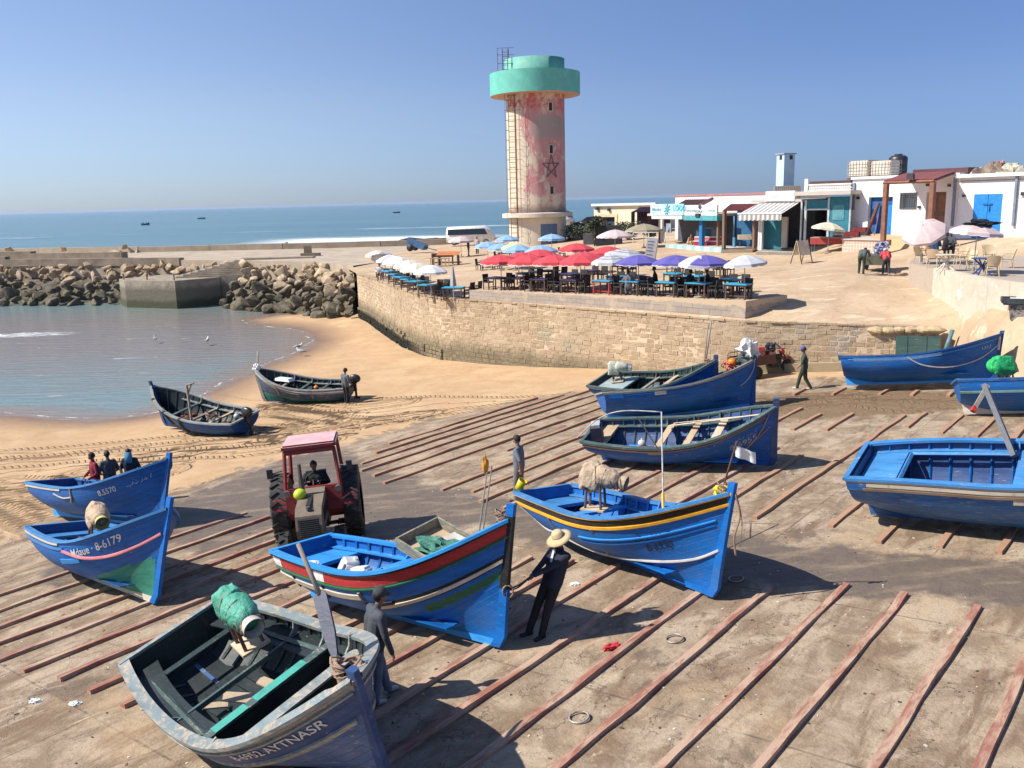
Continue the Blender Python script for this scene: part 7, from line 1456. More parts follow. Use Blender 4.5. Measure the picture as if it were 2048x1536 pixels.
g=MB();g.lathe([(0,0),(.3,0),(.34,.28),(.3,.28),(0,.05)],18);o=g.build('metal_pan',steel,None,True,P+Vector((.4,.0,1.0)));tag(o,'shiny round metal pan on the red skirted stall','pan')
g=MB();g.box((0,0,0),(1.,.5,.35));g.box((.5,0,.3),(.9,.5,.3));o=g.build('red_cooler',mat('cooler_red',(.22,.03,.03),.5),None,False,P+Vector((1.7,.9,1.1)));o.rotation_euler=(0,0,-.6);tag(o,'dark red coolers stacked behind the stall against the white wall','cooler')
# orange bench, pallets, beams
P=atup(898,531);r=thing('orange_table','tilted orange slatted table top on a wooden crate','table',P,-.15);g=MB()
for k in range(5): g.box((0,-.35+.17*k,.95+.06*k),(2.0,.15,.04),Matrix.Rotation(.35,3,'X'))
g.build('slats',mat('orange_slats',(.62,.22,.08),.7,(.5,.17,.06)),r);g=MB();[g.box((a,0,.45),(.07,.8,.9)) for a in(-.85,.85)];g.box((0,-.3,.3),(2.4,.1,.12));g.build('frame',lgB,r)
P=atup(880,534);r=thing('wooden_pallet','tan wooden crate pallet leaning by the orange table','pallet',P,-.1);g=MB();[g.box((-.8+.32*k,0,.4),(.08,.05,.8)) for k in range(6)];g.box((0,0,.75),(1.8,.06,.08));g.box((0,0,.1),(1.8,.06,.08));g.build('slats',wood,r)
P=atup(866,532);r=thing('timber_barrier','dark timber barrier on two posts left of the orange table','barrier',P,-.1);g=MB();g.box((.9,0,.95),(2.,.08,.35));g.box((0,0,.55),(.14,.14,1.1));g.box((1.8,0,.4),(.12,.12,.8));g.build('timbers',mat('dark_timber',(.12,.06,.045),.8),r)
# blue trailer on the quay
P=atz(832,502,5.0);r=thing('blue_trailer','small blue two-wheeled trailer tipped on the quay','trailer',P,-.35);g=MB();g.box((.2,0,.75),(2.2,1.2,.55),Matrix.Rotation(.35,3,'Y'));g.build('tub',mat('trailer_blue',(.06,.14,.28),.6,(.03,.07,.14)),r);g=MB();g.tube([(1.2,0,.4),(2.6,0,.05)],.05,5);g.build('drawbar',iron,r)
for s_ in(-1,1): g=MB();g.lathe([(0,-.08),(.40,-.08),(.40,.08),(0,.08)],18);o=g.build('wheel',blackm,r,True);o.location=(-.4,s_*.66,.40);o.rotation_euler=(math.pi/2,0,0)
# dark booth + tree + shrubs + railing
P=atup(1217,489);r=thing('dark_booth','black covered stall under the pinkish white parasol','stall',P,-.2);g=MB();g.box((0,0,.9),(2.6,1.6,1.8),tp=.85);g.build('cover',mat('black_cover',(.02,.02,.022),.8,bs=8,bmp=.6,bd=.05),r);g=MB();g.box((-1.9,-.3,.55),(1.0,.06,1.1),Matrix.Rotation(.3,3,'X'));g.build('grey_board',mat('grey_board',(.16,.18,.21),.7),r)
leafm=mat('leaf',(.075,.095,.035),.7,(.13,.13,.05),4,bmp=0,fine=.3);leafd=mat('leaf_dark',(.035,.05,.022),.7,(.07,.07,.03),4,bmp=0,fine=.3)
def shrub(P,rx,ry,rzz,n,label,trunk=0.,mt=leafm,seed=0):
    rr=random.Random(seed);r=thing('shrub',label,'shrub',P);g=MB();cl=[(rr.uniform(-.7,.7)*rx,rr.uniform(-.6,.6)*ry,trunk+rzz*rr.uniform(.35,1.)) for _ in range(12)]
    for _ in range(n):
        c=rr.choice(cl);d=Vector((rr.gauss(0,1),rr.gauss(0,1),rr.gauss(0,1))).normalized()*rr.random()**.4;q=Vector(c)+Vector((d.x*rx*.38,d.y*ry*.4,d.z*rzz*.36));a=Vector((rr.gauss(0,1),rr.gauss(0,1),rr.gauss(0,1))).normalized()*.13;b=a.orthogonal().normalized()*.06
        g.add([q-a,q+b,q+a,q-b],[(0,1,2,3)],rr.random()<.35)
    g.build('foliage',[mt,leafd],r);g=MB()
    for k in range(5): c=cl[k];g.tube([(0,0,0),(c[0]*.4,c[1]*.4,c[2]*.5),c],[.07,.05,.02],5)
    g.build('stems',lgB,r);return r
shrub(atup(1170,479),2.4,1.2,1.7,1500,'olive green shrub behind the red parasols, right of the tower',seed=1);shrub(atup(1200,478),1.8,1.2,1.5,1000,'bushy green shrub left of the pinkish white parasol',seed=2);shrub(atup(1258,480),1.9,1.,1.5,1100,'green shrub between the pinkish parasol and the railing',seed=3);shrub(atup(1189,492),.8,.7,1.3,700,'dark leafy small tree in front of the shrubs by the booth',1.2,leafd,seed=4)
shrub(atup(1300,482),.9,.7,1.1,500,'low green bush at the railing under the khaki parasol',seed=6)
r=thing('railing','low white railing of tubes in front of the khaki parasol','railing',atup(1266,486),-.35);g=MB();[g.tube([(0,0,z),(4.6,0,z)],.03,5) for z in(.5,.95)];[g.tube([(x,0,0),(x,0,.98)],.03,5) for x in(0,1.5,3.1,4.6)];g.build('tubes',whs,r)
r=thing('railing','long thin pale railing in front of the cream building and parked car','railing',atup(1152,474),-.25);g=MB();g.tube([(0,0,1.15),(9,0,1.2)],.03,5);[g.tube([(x,0,0),(x,0,1.17)],.03,5) for x in(0,3,6,9)];g.build('tubes',whs,r)
# ---------------- vehicles ----------------
vwh=mat('car_white',(.76,.77,.78),.3,bmp=0,coat=.5,fine=.02);vbk=mat('car_black',(.02,.02,.024),.25,bmp=0,coat=.5,fine=.02);vgl=mat('car_glass',(.02,.025,.03),.08,bmp=0,fine=0)
def vehicle(name,label,P,rz_,prof,W,body,wins,wheels,r_=.33,cat='van',front=None,cap=None):
    r=thing(name,label,cat,P,rz_);Mx=Matrix(((1,0,0,0),(0,0,-1,0),(0,1,0,0),(0,0,0,1)))
    bm=bmesh.new();n=len(prof);vs=[[bm.verts.new(Mx@Vector((x,z,s_*W/2*(.88 if z>.62*max(q[1] for q in prof) else 1)))) for x,z in prof] for s_ in(-1,1)]
    bm.faces.new(vs[0]);bm.faces.new(vs[1][::-1])
    for i in range(n): bm.faces.new((vs[0][i],vs[1][i],vs[1][(i+1)%n],vs[0][(i+1)%n]))
    bmesh.ops.recalc_face_normals(bm,faces=bm.faces);bmesh.ops.bevel(bm,geom=list(bm.edges),offset=.07,segments=3,affect='EDGES');me=bpy.data.meshes.new('body');bm.to_mesh(me);bm.free();me.materials.append(body);me.polygons.foreach_set('use_smooth',[True]*len(me.polygons));o=bpy.data.objects.new('body',me);C.objects.link(o);o.parent=r
    zm=max(q[1] for q in prof)
    for poly in wins:
        for s_ in(-1,1):
            g=MB();V=[Vector((x,s_*(W/2*(.88+.12*max(0,min(1,(zm-z)/(zm*.38))))+.008),z)) for x,z in poly];g.add(V,[tuple(range(len(V)))]);g.build('side_window',vgl,r)
    if front:
        for (x0,z0,x1,z1) in front: g=MB();w_=W*.40;g.add([(x0,-w_,z0),(x0,w_,z0),(x1,w_*.95,z1),(x1,-w_*.95,z1)],[(0,1,2,3)]);g.build('windscreen',vgl,r)
    for x in wheels:
        for s_ in(-1,1):
            g=MB();g.lathe([(0,-.11),(r_*.9,-.11),(r_,-.07),(r_,.07),(r_*.9,.11),(0,.11)],20);o=g.build('wheel',blackm,r,True);o.location=(x,s_*(W/2-.05),r_);o.rotation_euler=(math.pi/2,0,0);g=MB();g.tube([(0,0,-.125),(0,0,.125)],r_*.5,12);g.build('rim',steel,o)
    for s_ in(-1,1):
        g=MB();g.box((max(q[0] for q in prof)-.05,s_*W*.36,.72),(.12,.26,.16));g.build('headlight',mat('lamp_glass',(.6,.6,.58),.2,bmp=0),r)
    return r
Pv=atd(985,502,112);Pv.z=UP(Pv.x,Pv.y)
vehicle('minibus','long white minibus with dark windows parked behind the light blue parasols',Pv+Vector((-2.6,0,-.05)),-.12,[(-3.0,.35),(2.6,.35),(2.95,.8),(2.9,1.2),(2.2,2.15),(1.8,2.35),(-2.9,2.2),(-3.05,1.6)],2.0,vwh,[[(-2.8,1.25),(2.2,1.3),(1.85,2.0),(-2.75,1.95)]],(-2.,2.),.36)
Pv=atd(1136,474,116);Pv.z=UP(Pv.x,Pv.y)
vehicle('white_van','tall white van half hidden behind the tower base',Pv+Vector((-1.6,1,.9)),-.5,[(-2.6,.35),(2.3,.35),(2.5,.9),(2.2,1.25),(1.6,2.1),(.9,2.7),(-2.6,2.65)],1.95,vwh,[[(.6,1.35),(1.75,1.35),(1.3,1.95),(.6,1.95)]],(-1.7,1.6),front=[(2.24,1.3,1.66,2.08)])
Pv=atd(1142,486,104);Pv.z=UP(Pv.x,Pv.y)
vehicle('white_car','white car with black windows right of the tower, facing the camera',Pv+Vector((0,0,0)),-1.2,[(-2.0,.3),(1.9,.3),(2.05,.8),(1.1,.98),(.5,1.5),(-1.2,1.55),(-2.05,1.)],1.75,vwh,[[(-1.7,1.),(.9,1.),(.4,1.4),(-1.1,1.44)]],(-1.3,1.3),.31,'car',front=[(1.08,1.02,.55,1.46)])
Pv=atd(1172,470,118);Pv.z=UP(Pv.x,Pv.y)
vehicle('black_car','black car parked beside the cream building','%s'%'car' and Pv+Vector((.6,0,.55)),math.pi-.1,[(-2.1,.3),(2.1,.3),(2.15,.75),(1.2,.95),(.5,1.45),(-1.3,1.5),(-2.15,1.)],1.8,vbk,[[(-1.7,1.),(1.,.98),(.4,1.36),(-1.1,1.4)]],(-1.35,1.35),.32,'car')
# tractor
thT=-1.43;wd=1.7;mid=Vector((-4.82,20.9,0))
TR_=thing('tractor','old red cab tractor with black tyres pushing the red-striped boat','tractor',M=slip_M(mid.x,mid.y,thT))
tred=paint('tractor_red',(.22,.02,.022),wear=(.10,.06,.045),thr=(.5,.64));tpk=mat('faded_pink_roof',(.62,.42,.41),.6,(.60,.30,.30),2,col3=(.4,.2,.18));tgr=mat('dirty_hood',(.20,.155,.11),.8,(.14,.10,.07),3);tyre=mat('tyre',(.022,.022,.022),.75,(.05,.045,.04),4,bs=20)
WB=min(max(wd/2,.72),.88)
def wheelT(x,y,R,w,name='wheel'):
    g=MB();g.lathe([(R*.55,-w/2),(R*.9,-w/2),(R,-w*.4),(R,w*.4),(R*.9,w/2),(R*.55,w/2)],32)
    n=int(R*26)
    for k in range(n):
        for s_ in(-1,1):
            a_=2*math.pi*(k+.5*(s_>0))/n;Mr=Matrix.Rotation(a_,4,'Z')@Matrix.Translation((R+.012,0,s_*w*.24))@Matrix.Rotation(s_*.6,4,'X');bb_=len(g.v);g.box((0,0,0),(.055,.05,w*.52));g.v[bb_:]=[tuple(Mr@Vector(v)) for v in g.v[bb_:]]
    o=g.build(name,tyre,TR_);o.location=(x,y,R);o.rotation_euler=(math.pi/2,0,0);g=MB();g.tube([(0,0,-w*.3),(0,0,w*.3)],R*.56,20);g.build('rim',mat('dirty_rim',(.30,.22,.16),.8),o)
for s_ in(-1,1): wheelT(0,s_*WB,.86,.42);wheelT(2.05,s_*.62,.42,.24)
Mx=Matrix(((1,0,0,0),(0,0,-1,0),(0,1,0,0),(0,0,0,1)))
g=MB();g.prism([(.75,.85),(2.45,.80),(2.52,1.0),(2.45,1.30),(2.2,1.42),(.75,1.52)],-.29,.29,M=Mx);g.build('hood',tgr,TR_)
g=MB();g.box((2.53,0,1.02),(.04,.46,.48));g.build('grille',blackm,TR_);g=MB();g.box((1.4,0,.68),(2.0,.36,.4));g.box((.1,0,.75),(.9,.5,.6));g.tube([(2.05,-.55,.42),(2.05,.55,.42)],.07,6);g.tube([(0,-WB,.8),(0,WB,.8)],.12,8);g.build('engine_block',blackm,TR_)
for s_ in(-1,1):
    g=MB();g.prism([(.62,.72),(.86,.95),(.80,1.50),(.60,1.50)],s_*.30,s_*.66,M=Mx);g.build('cab_front_panel',tred,TR_)
    g=MB();G=[]
    for k in range(9):
        t=.25+k*2.3/8;G.append([Vector((.90*math.cos(t)-.02,s_*(WB-.24),.80+.90*math.sin(t))),Vector((.90*math.cos(t)-.02,s_*(WB+.12),.80+.90*math.sin(t)))])
    g.grid(G);g.grid([[p+Vector((0,0,.02)) for p in q] for q in G],0,True);g.build('fender',tred,TR_)
    for x0,x1 in((.74,.60),(-.62,-.55)): g=MB();g.tube([(x0,s_*.66,1.3),(x1,s_*.58,2.42)],.045,4);g.build('cab_post',tred,TR_)
    g=MB();g.prism([(-.6,.9),(.7,.9),(.70,1.45),(-.6,1.45)],s_*.645,s_*.67,M=Mx);g.build('cab_side_panel',tred,TR_)
    g=MB();g.tube([(.84,s_*.60,1.46),(.95,s_*.60,1.46)],.075,14);g.build('headlight',mat('old_lamp',(.20,.17,.15),.3),TR_)
bm=bmesh.new();bmesh.ops.create_cube(bm,size=1);bmesh.ops.scale(bm,vec=(1.35,1.28,.16),verts=bm.verts);bmesh.ops.bevel(bm,geom=list(bm.edges),offset=.04,segments=2,affect='EDGES');me=bpy.data.meshes.new('roof');bm.to_mesh(me);bm.free();me.materials.append(tpk);me.materials.append(tred)
for pl_ in me.polygons: pl_.material_index=0 if pl_.normal.z>.5 else 1
o=bpy.data.objects.new('roof',me);C.objects.link(o);o.parent=TR_;o.location=(.02,0,2.49)
for c_,d_ in (((.66,0,2.38),(.05,1.15,.09)),((-.58,0,2.38),(.05,1.15,.09)),((.72,0,1.50),(.12,1.3,.06))): g=MB();g.box(c_,d_);g.build('cab_frame',tred,TR_)
for s_ in(-1,1):
    g=MB();g.tube([(.78,s_*.66,2.0),(.95,s_*.88,2.0)],.012,4);g.box((.97,s_*.92,2.0),(.03,.14,.22));g.build('wing_mirror',blackm,TR_)
    g=MB();[g.box((1.05+.13*k,s_*.295,1.15),(.05,.02,.28)) for k in range(8)];g.build('hood_louvres',blackm,TR_)
    g=MB();g.tube([(.85,s_*.30,.62),(.55,s_*.62,.55)],.05,4);g.box((.45,s_*.6,.52),(.4,.28,.04));g.build('footstep',blackm,TR_)
g=MB();[g.box((2.56,0,.84+.045*k),(.015,.44,.012)) for k in range(10)];g.box((2.6,0,.62),(.14,.6,.14));g.tube([(2.3,0,1.4),(2.3,0,1.47)],.05,8);g.build('grille_bars',mat('grille_grey',(.13,.11,.09),.7),TR_)
g=MB();g.box((1.6,0,1.475),(1.3,.10,.02));g.build('hood_seam',blackm,TR_)
g=MB();g.tube([(1.25,-.2,1.4),(1.25,-.2,2.22)],[.05,.042],8);g.tube([(1.25,-.2,1.45),(1.25,-.2,1.85)],.065,8);g.build('exhaust_pipe',mat('exhaust',(.10,.075,.06),.7),TR_)
g=MB();g.blob((1.45,-.24,1.56),(.15,.15,.13),14,10,0,.02);g.build('yellow_green_ball',mat('lime_ball',(.55,.68,.03),.4,bmp=0),TR_,True)
g=MB();g.box((-.1,0,1.12),(.5,.5,.14));g.box((-.36,0,1.42),(.12,.5,.5));g.build('seat',blackm,TR_);g=MB();g.tube([(.42+.0*math.cos(t_),.19*math.cos(t_),1.62+.16*math.sin(t_)) for t_ in [k*math.pi/8 for k in range(17)]],.016,5);g.tube([(.42,0,1.62),(.62,0,1.45)],.02,5);g.build('steering_wheel',blackm,TR_)
# cargo tricycle
a=atlow(1523,757);b=atlow(1562,737);hd=(b-a);hd.z=0;thC=.36;a=atlow(1517,754)
TC=thing('cargo_tricycle','brown cargo tricycle with a red front mudguard parked by the stone wall','tricycle',M=slip_M(a.x+.05,a.y+.1,thC,.0))
brn=mat('cargo_brown',(.12,.045,.035),.55,(.09,.035,.03),3);redp=mat('moto_red',(.50,.03,.04),.35)
for (c_,d_) in (((-.35,0,.62),(1.75,1.15,.05)),((-.35,.57,.82),(1.75,.03,.38)),((-.35,-.57,.82),(1.75,.03,.38)),((-1.22,0,.82),(.03,1.15,.38)),((.52,0,.85),(.03,1.15,.45))): g=MB();g.box(c_,d_);g.build('cargo_panel',brn,TC)
g=MB()
for s_ in(-1,1):
    g.tube([(-1.2,s_*.57,1.02),(-1.18,s_*.57,1.17),(.5,s_*.57,1.22),(.52,s_*.57,1.02)],.02,5)
    for x in(-.7,-.2,.2): g.tube([(x,s_*.57,1.0),(x,s_*.57,1.19)],.016,5)
g.build('cargo_rail',brn,TC)
def wh(x,y,R,w,par=TC):
    g=MB();g.lathe([(R*.6,-w/2),(R*.92,-w/2),(R,0),(R*.92,w/2),(R*.6,w/2)],22);o=g.build('wheel',tyre,par,True);o.location=(x,y,R);o.rotation_euler=(math.pi/2,0,0);g=MB();g.tube([(0,0,-w*.3),(0,0,w*.3)],R*.6,12);g.build('rim',blackm,o)
wh(-.45,.5,.29,.13);wh(-.45,-.5,.29,.13);wh(1.55,0,.31,.10)
g=MB();g.tube([(1.55,.09,.31),(1.25,.09,1.05)],.03,6);g.tube([(1.55,-.09,.31),(1.25,-.09,1.05)],.03,6);g.tube([(1.2,-.38,1.15),(1.25,0,1.1),(1.2,.38,1.15)],.02,6);g.tube([(.5,0,.45),(1.2,0,.5),(1.25,0,1.)],.06,6);g.box((.85,0,.5),(.45,.3,.35));g.build('frame',blackm,TC)
g=MB();g.prism([(1.3,.62),(1.8,.62),(1.65,.72),(1.4,.75)],-.08,.08,M=Mx);g.build('mudguard',redp,TC);g=MB();g.blob((1.3,0,.98),(.14,.13,.14),10,8,0,.02);g.build('headlight',redp,TC,True);g=MB();g.blob((1.0,0,.78),(.28,.15,.13),12,8,0,.03);g.build('fuel_tank',blackm,TC,True)
g=MB();g.box((.62,0,.78),(.4,.34,.12));g.build('saddle',blackm,TC);g=MB();g.tube([(1.22,.3,1.15),(1.22,.32,1.32)],.01,4);g.blob((1.22,.34,1.36),(.03,.07,.05),8,6,0,0);g.tube([(1.22,-.3,1.15),(1.22,-.32,1.32)],.01,4);g.blob((1.22,-.34,1.36),(.03,.07,.05),8,6,0,0);g.build('mirror',blackm,TC)
g=MB();g.box((0,0,0),(.3,.3,.34));o=g.build('red_crate',mat('salmon_crate',(.62,.13,.10),.5),None,False,TC.matrix_world@Vector((.25,.1,1.15)));tag(o,'salmon red crate standing in the cargo tricycle','crate')
crumple('helmet_bag',TC.matrix_world@Vector((.72,.05,1.2)),(.24,.22,.26),mat('black_bag',(.02,.02,.03),.6),'black bag hanging on the seat of the cargo tricycle','bag',3,.3)
# hand cart with goods
P=atup(1752,541);r=thing('hand_cart','dark green push cart piled with clothes, two men pushing it','cart',P,.95);cg=mat('cart_green',(.10,.10,.065),.8,(.06,.06,.045));g=MB();g.box((.1,0,.62),(1.5,1.0,.55));g.build('box',cg,r)
for s_ in(-1,1): wh(.2,s_*.55,.34,.1,r)
g=MB();[g.tube([(-.7,s_*.4,.75),(-1.15,s_*.4,.85)],.03,5) for s_ in(-1,1)];g.tube([(-1.15,-.45,.85),(-1.15,.45,.85)],.025,5);g.build('push_bar',iron,r)
cp_=crumple('clothes_pile',P+Vector((.3,.25,1.15)),(.36,.62,.24),mat('clothes',(.42,.42,.50),.9,(.05,.05,.12),4,thr=(.45,.52),col3=(.5,.12,.10),s3=5),'pile of patterned clothes on a sloping rack on the push cart','clothes',4,.3);cp_.rotation_euler=(.55,.2,-.5)
P=atd(2046,640,33.4);r=thing('black_trolley','black trough-like fish trolley with a white block inside, at the right edge','trolley',P,-.45);r.scale=(.8,.8,.8);g=MB()
for c_,d_ in (((0,-.5,.95),(1.9,.08,.22)),((0,.5,.95),(1.9,.08,.22)),((-.95,0,.95),(.08,1.05,.22)),((.95,0,.95),(.08,1.05,.22)),((0,0,.78),(1.8,1.,.06))): g.box(c_,d_)
g.build('trough',mat('trolley_black',(.035,.045,.05),.6,(.07,.08,.085)),r);g=MB();g.box((.1,0,.4),(1.3,.7,.75),tp=1.1);g.build('stand',mat('trolley_stand',(.10,.08,.07),.8,(.3,.27,.24),4,thr=(.5,.55)),r);g=MB();g.box((-.2,.05,.93),(.8,.6,.2));g.build('ice_block',mat('ice',(.6,.6,.58),.6),r)
# green hatch and blue plank at the wall end, loose stones
def wpt(px,py,D): return atd(px,py,D)
P=wpt(1836,692,37.2);g=MB();g.box((0,0,0),(1.75,.08,.85));[g.box((x,-.05,0),(.05,.03,.85)) for x in(-.45,.3)];o=g.build('green_hatch',paint('hatch_green',(.05,.10,.085)),None,False,P);o.rotation_euler=(-.25,0,-.32);tag(o,'dark green board hatch leaning on the right end of the stone wall','hatch')
bar('blue_plank',wpt(1890,702,36.6),wpt(1905,660,36.9),.1,paint('plank_blue',(.10,.22,.26)),'blue-green plank leaning at the end of the stone wall','plank',4)
for i,(px,wd_) in enumerate(((1752,.62),(1778,.62),(1800,.5),(1822,.55),(1845,.6),(1868,.75))):
    P=wpt(px,660,38.25-i*.18);g=MB();g.blob((0,0,0),(wd_*.62,.3,.17),12,8,0,.12,i+3);o=g.build('coping_stone',mat('yellow_stone',(.50,.38,.22),.9,(.40,.29,.17)),None,False,P);o.rotation_euler=(0,0,-.4);tag(o,'rough yellow stone on the wall top, number %s from the left of six'%('first','second','third','fourth','fifth','last')[i] if False else ('first','second','third','fourth','fifth','sixth')[i]+' rough yellow stone from the left on the wall top','stone')
# far boats and gulls
for px,py,L_,lb in ((291,450,6,'tiny dark fishing boat on the open sea at the far left'),(403,438,8,'tiny fishing boat near the horizon left of the tower'),(793,426,8,'tiny fishing boat near the horizon just left of the tower ladder')):
    P=atz(px,py,0);P.z=.0;r=thing('distant_boat',lb,'boat',P);g=MB();G=[]
    for i in range(9): u=i/8;b_=L_*.16*math.sin(math.pi*min(1,u*.85+.15));z=1.0+.9*(abs(u-.4)*1.6)**2;G.append([Vector(((u-.5)*L_,-b_,z)),Vector(((u-.5)*L_,-b_*.6,-.2)),Vector(((u-.5)*L_,b_*.6,-.2)),Vector(((u-.5)*L_,b_,z))])
    g.grid(G);g.grid([[q[0],q[3]] for q in G]);g.build('hull',pBn,r);g=MB();[(g.tube([(x,0,.9),(x,0,2.0)],[.28,.2],6),g.blob((x,0,2.2),.2,8,6,0,0)) for x in(-1.2,.8)];g.build('crew',blackm,r)
gw=mat('gull_white',(.72,.72,.70),.7,bmp=0);gg=mat('gull_grey',(.30,.31,.33),.7,bmp=0)
for px,py,rz_,lb in ((598,702,.3,'white gull standing in the wet sand nearest the beached boats'),(602,713,2.8,'second white gull on the wet sand, a step nearer'),(415,689,1.5,'white gull standing in the shallow water'),(311,685,2.,'dark gull standing in the shallow water, farthest left'),(1002,0,0,'')):
    if not py:continue
    P=atz(px,py,.06);P.z=max(.03,lowz([P[:2]])[0]);r=thing('gull',lb,'bird',P,rz_);s_=1.4
    g=MB();g.tube([(-.26,0,.24),(-.12,0,.25),(.02,0,.27),(.13,0,.32),(.17,0,.38),(.20,0,.42),(.24,0,.42)],[.01,.05,.075,.065,.045,.045,.01],10);g.build('body',gw if 'dark' not in lb else gg,r,True)
    for q in(-1,1): g=MB();g.tube([(.08,q*.06,.30),(-.1,q*.07,.28),(-.3,q*.03,.25)],[.03,.04,.01],6,sq=1.6);g.build('wing',gg,r,True);g=MB();g.tube([(.0,q*.03,.22),(.01,q*.03,0)],.008,4);g.build('leg',mat('gull_leg',(.5,.35,.2),.6),r)
    g=MB();g.tube([(.23,0,.42),(.29,0,.405)],[.012,.004],5);g.build('beak',mat('gull_beak',(.6,.4,.05),.5),r);r.scale=(s_,)*3
# ---------------- people ----------------
skin=mat('skin_tan',(.36,.19,.115),.6,(.30,.15,.09),6,bmp=.1);skd=mat('skin_dark',(.20,.105,.065),.6,bmp=.1)
def cloth(n,c,r=.9): return mat('cloth_'+n,c,r,tuple(x*.75 for x in c),5,bs=14,bmp=.5,bd=.02)
def ik(a,b,l1,l2,hint):
    a,b=Vector(a),Vector(b);d=b-a;D=min(d.length,(l1+l2)*.998);dn=d.normalized();x=(l1*l1-l2*l2+D*D)/(2*D);h=math.sqrt(max(l1*l1-x*x,0));hv=Vector(hint);hv=(hv-dn*hv.dot(dn));hv=hv.normalized() if hv.length>1e-5 else dn.orthogonal().normalized();return a+dn*x+hv*h
def person(label,M,pose,cols,voxel=.016,hair=None,hat=None,fat=1.,group=None,H=1.72,fingers=False,extra=None,parts=None):
    s=H/1.72;r=thing('person',label,'person',M=M@Matrix.Scale(s,4),group=group)
    P={k:Vector(v) for k,v in pose.items() if not isinstance(v,(int,float))};g=MB();segs=[]
    pel=P['pelvis'];ch=P['chest'];nk=P.get('neck',ch+(ch-pel).normalized()*.17);hd=P.get('head',nk+Vector((.03,0,.17)));fy=pose.get('yaw',0.);look=P.get('look',Vector((math.cos(fy),math.sin(fy),0)));look.normalize()
    up=(nk-pel).normalized();lat=P.get('lat',Vector((0,1,0)));hl=P.get('hlat',lat)
    def cap(a,b,ra,rb,m,sq=1.):
        a,b=Vector(a),Vector(b);d=(b-a);L=d.length;dn=d.normalized() if L>1e-6 else Vector((0,0,1));pts=[a-dn*ra*.85,a-dn*ra*.5,a,b,b+dn*rb*.5,b+dn*rb*.85];g.tube(pts,[ra*.45,ra*.85,ra,rb,rb*.85,rb*.45],12,0,True,sq);segs.append((a,b,(ra+rb)/2,m))
    sh={q:ch+lat*(q*.175*fat)+up*.10 for q in(-1,1)};hp={q:pel+hl*(q*.095) for q in(-1,1)}
    for q in(-1,1):
        cap(pel+hl*q*.07,ch+lat*q*.07,.125*fat,.125*fat,1);cap(sh[q]*.75+ch*.25,ch+up*.02,.085,.11*fat,1)
    cap(pel+up*.02,pel-up*.03,.14*fat,.13*fat,2);cap(sh[-1],sh[1],.07,.07,1);cap(ch+up*.1,nk,.09,.055,1);cap(nk-up*.03,hd-Vector((0,0,.05)),.053,.05,0)
    for q,n in((-1,'r'),(1,'l')):
        ft=P['foot_'+n];kn=P.get('knee_'+n) or ik(hp[q],ft+Vector((0,0,.08)),.43,.42,P.get('kh',Vector((1,q*.15,0))));an=ft+Vector((0,0,.08))
        cap(hp[q],kn,.102*fat,.078,2);cap(kn,an,.076,.060,2);fd=P.get('fdir_'+n,Vector((1,q*.15,0))).normalized();cap(an-Vector((0,0,.035))-fd*.04,an-Vector((0,0,.045))+fd*.15,.045,.036,3)
        hn=P['hand_'+n];el=P.get('elb_'+n) or ik(sh[q],hn,.29,.27,P.get('eh_'+n,Vector((-.6,q*.6,-.4))))
        cap(sh[q],el,.066*fat,.052,1);cap(el,hn,.046 if not pose.get('sleeve',1)==2 else .052,.032 if not pose.get('sleeve',1)==2 else .042,pose.get('sleeve',1) and (1 if pose.get('sleeve',1)==2 else 0));dh=(hn-el).normalized();hdir=P.get('hdir_'+n,dh).normalized()
        cap(hn,hn+hdir*.07,.034,.036,0,.6)
        pz=hdir.cross(Vector((0,0,1)));pz=pz.normalized() if pz.length>.1 else Vector((0,1,0));pn=hdir.cross(pz)
        for k in range(4):
            o=hn+hdir*.085+pz*(-.03+.02*k);l=(.045,.055,.05,.036)[k];cap(o,o+hdir*l*.6+pn*.01,.0095,.009,0);cap(o+hdir*l*.6+pn*.01,o+hdir*l+pn*.03,.009,.008,0)
        o=hn+hdir*.03+pz*.032*(-q);cap(o,o+hdir*.04+pz*.022*(-q)+pn*.01,.011,.009,0)
    # head
    bi=len(g.v);hlr=Vector((0,0,1)).cross(look).normalized();hu=look.cross(hlr).normalized()
    g.blob((0,0,0),(.096,.077,.118),18,14,0,0);R3=Matrix([[look[i],hlr[i],hu[i]] for i in range(3)])
    for i in range(bi,len(g.v)):
        v=Vector(g.v[i])
        if v.z<-.03: v.x=v.x*(.9)+.012;v.y*=.86
        g.v[i]=tuple(hd+R3@v)
    segs.append((hd,hd,.09,0))
    def hp_(x,y,z): return hd+R3@Vector((x,y,z))
    g.tube([hp_(.088,0,.02),hp_(.112,0,-.02),hp_(.092,0,-.035)],[.010,.017,.010],7);segs.append((hp_(.1,0,-.01),hp_(.1,0,-.03),.015,0))
    for q in(-1,1): g.blob(hp_(0,q*.078,-.005),(.022,.012,.032),8,6,0,0);segs.append((hp_(0,q*.078,0),hp_(0,q*.078,0),.03,0))
    g.tube([hp_(.08,-.025,-.062),hp_(.09,0,-.062),hp_(.08,.025,-.062)],.010,6)
    me=bpy.data.meshes.new('body');me.from_pydata(g.v,[],g.f);o=bpy.data.objects.new('t',me);C.objects.link(o);md=o.modifiers.new('r','REMESH');md.mode='VOXEL';md.voxel_size=voxel;sm=o.modifiers.new('s','SMOOTH');sm.iterations=2;sm.factor=.4
    bpy.context.view_layer.update();m2=bpy.data.meshes.new_from_object(o.evaluated_get(bpy.context.evaluated_depsgraph_get()));bpy.data.objects.remove(o)
    m2.materials.clear()
    for c_ in cols: m2.materials.append(c_)
    A_=np.array([tuple(s_[0]) for s_ in segs]);B_=np.array([tuple(s_[1]) for s_ in segs]);Rr=np.array([s_[2] for s_ in segs]);mm=[s_[3] for s_ in segs]
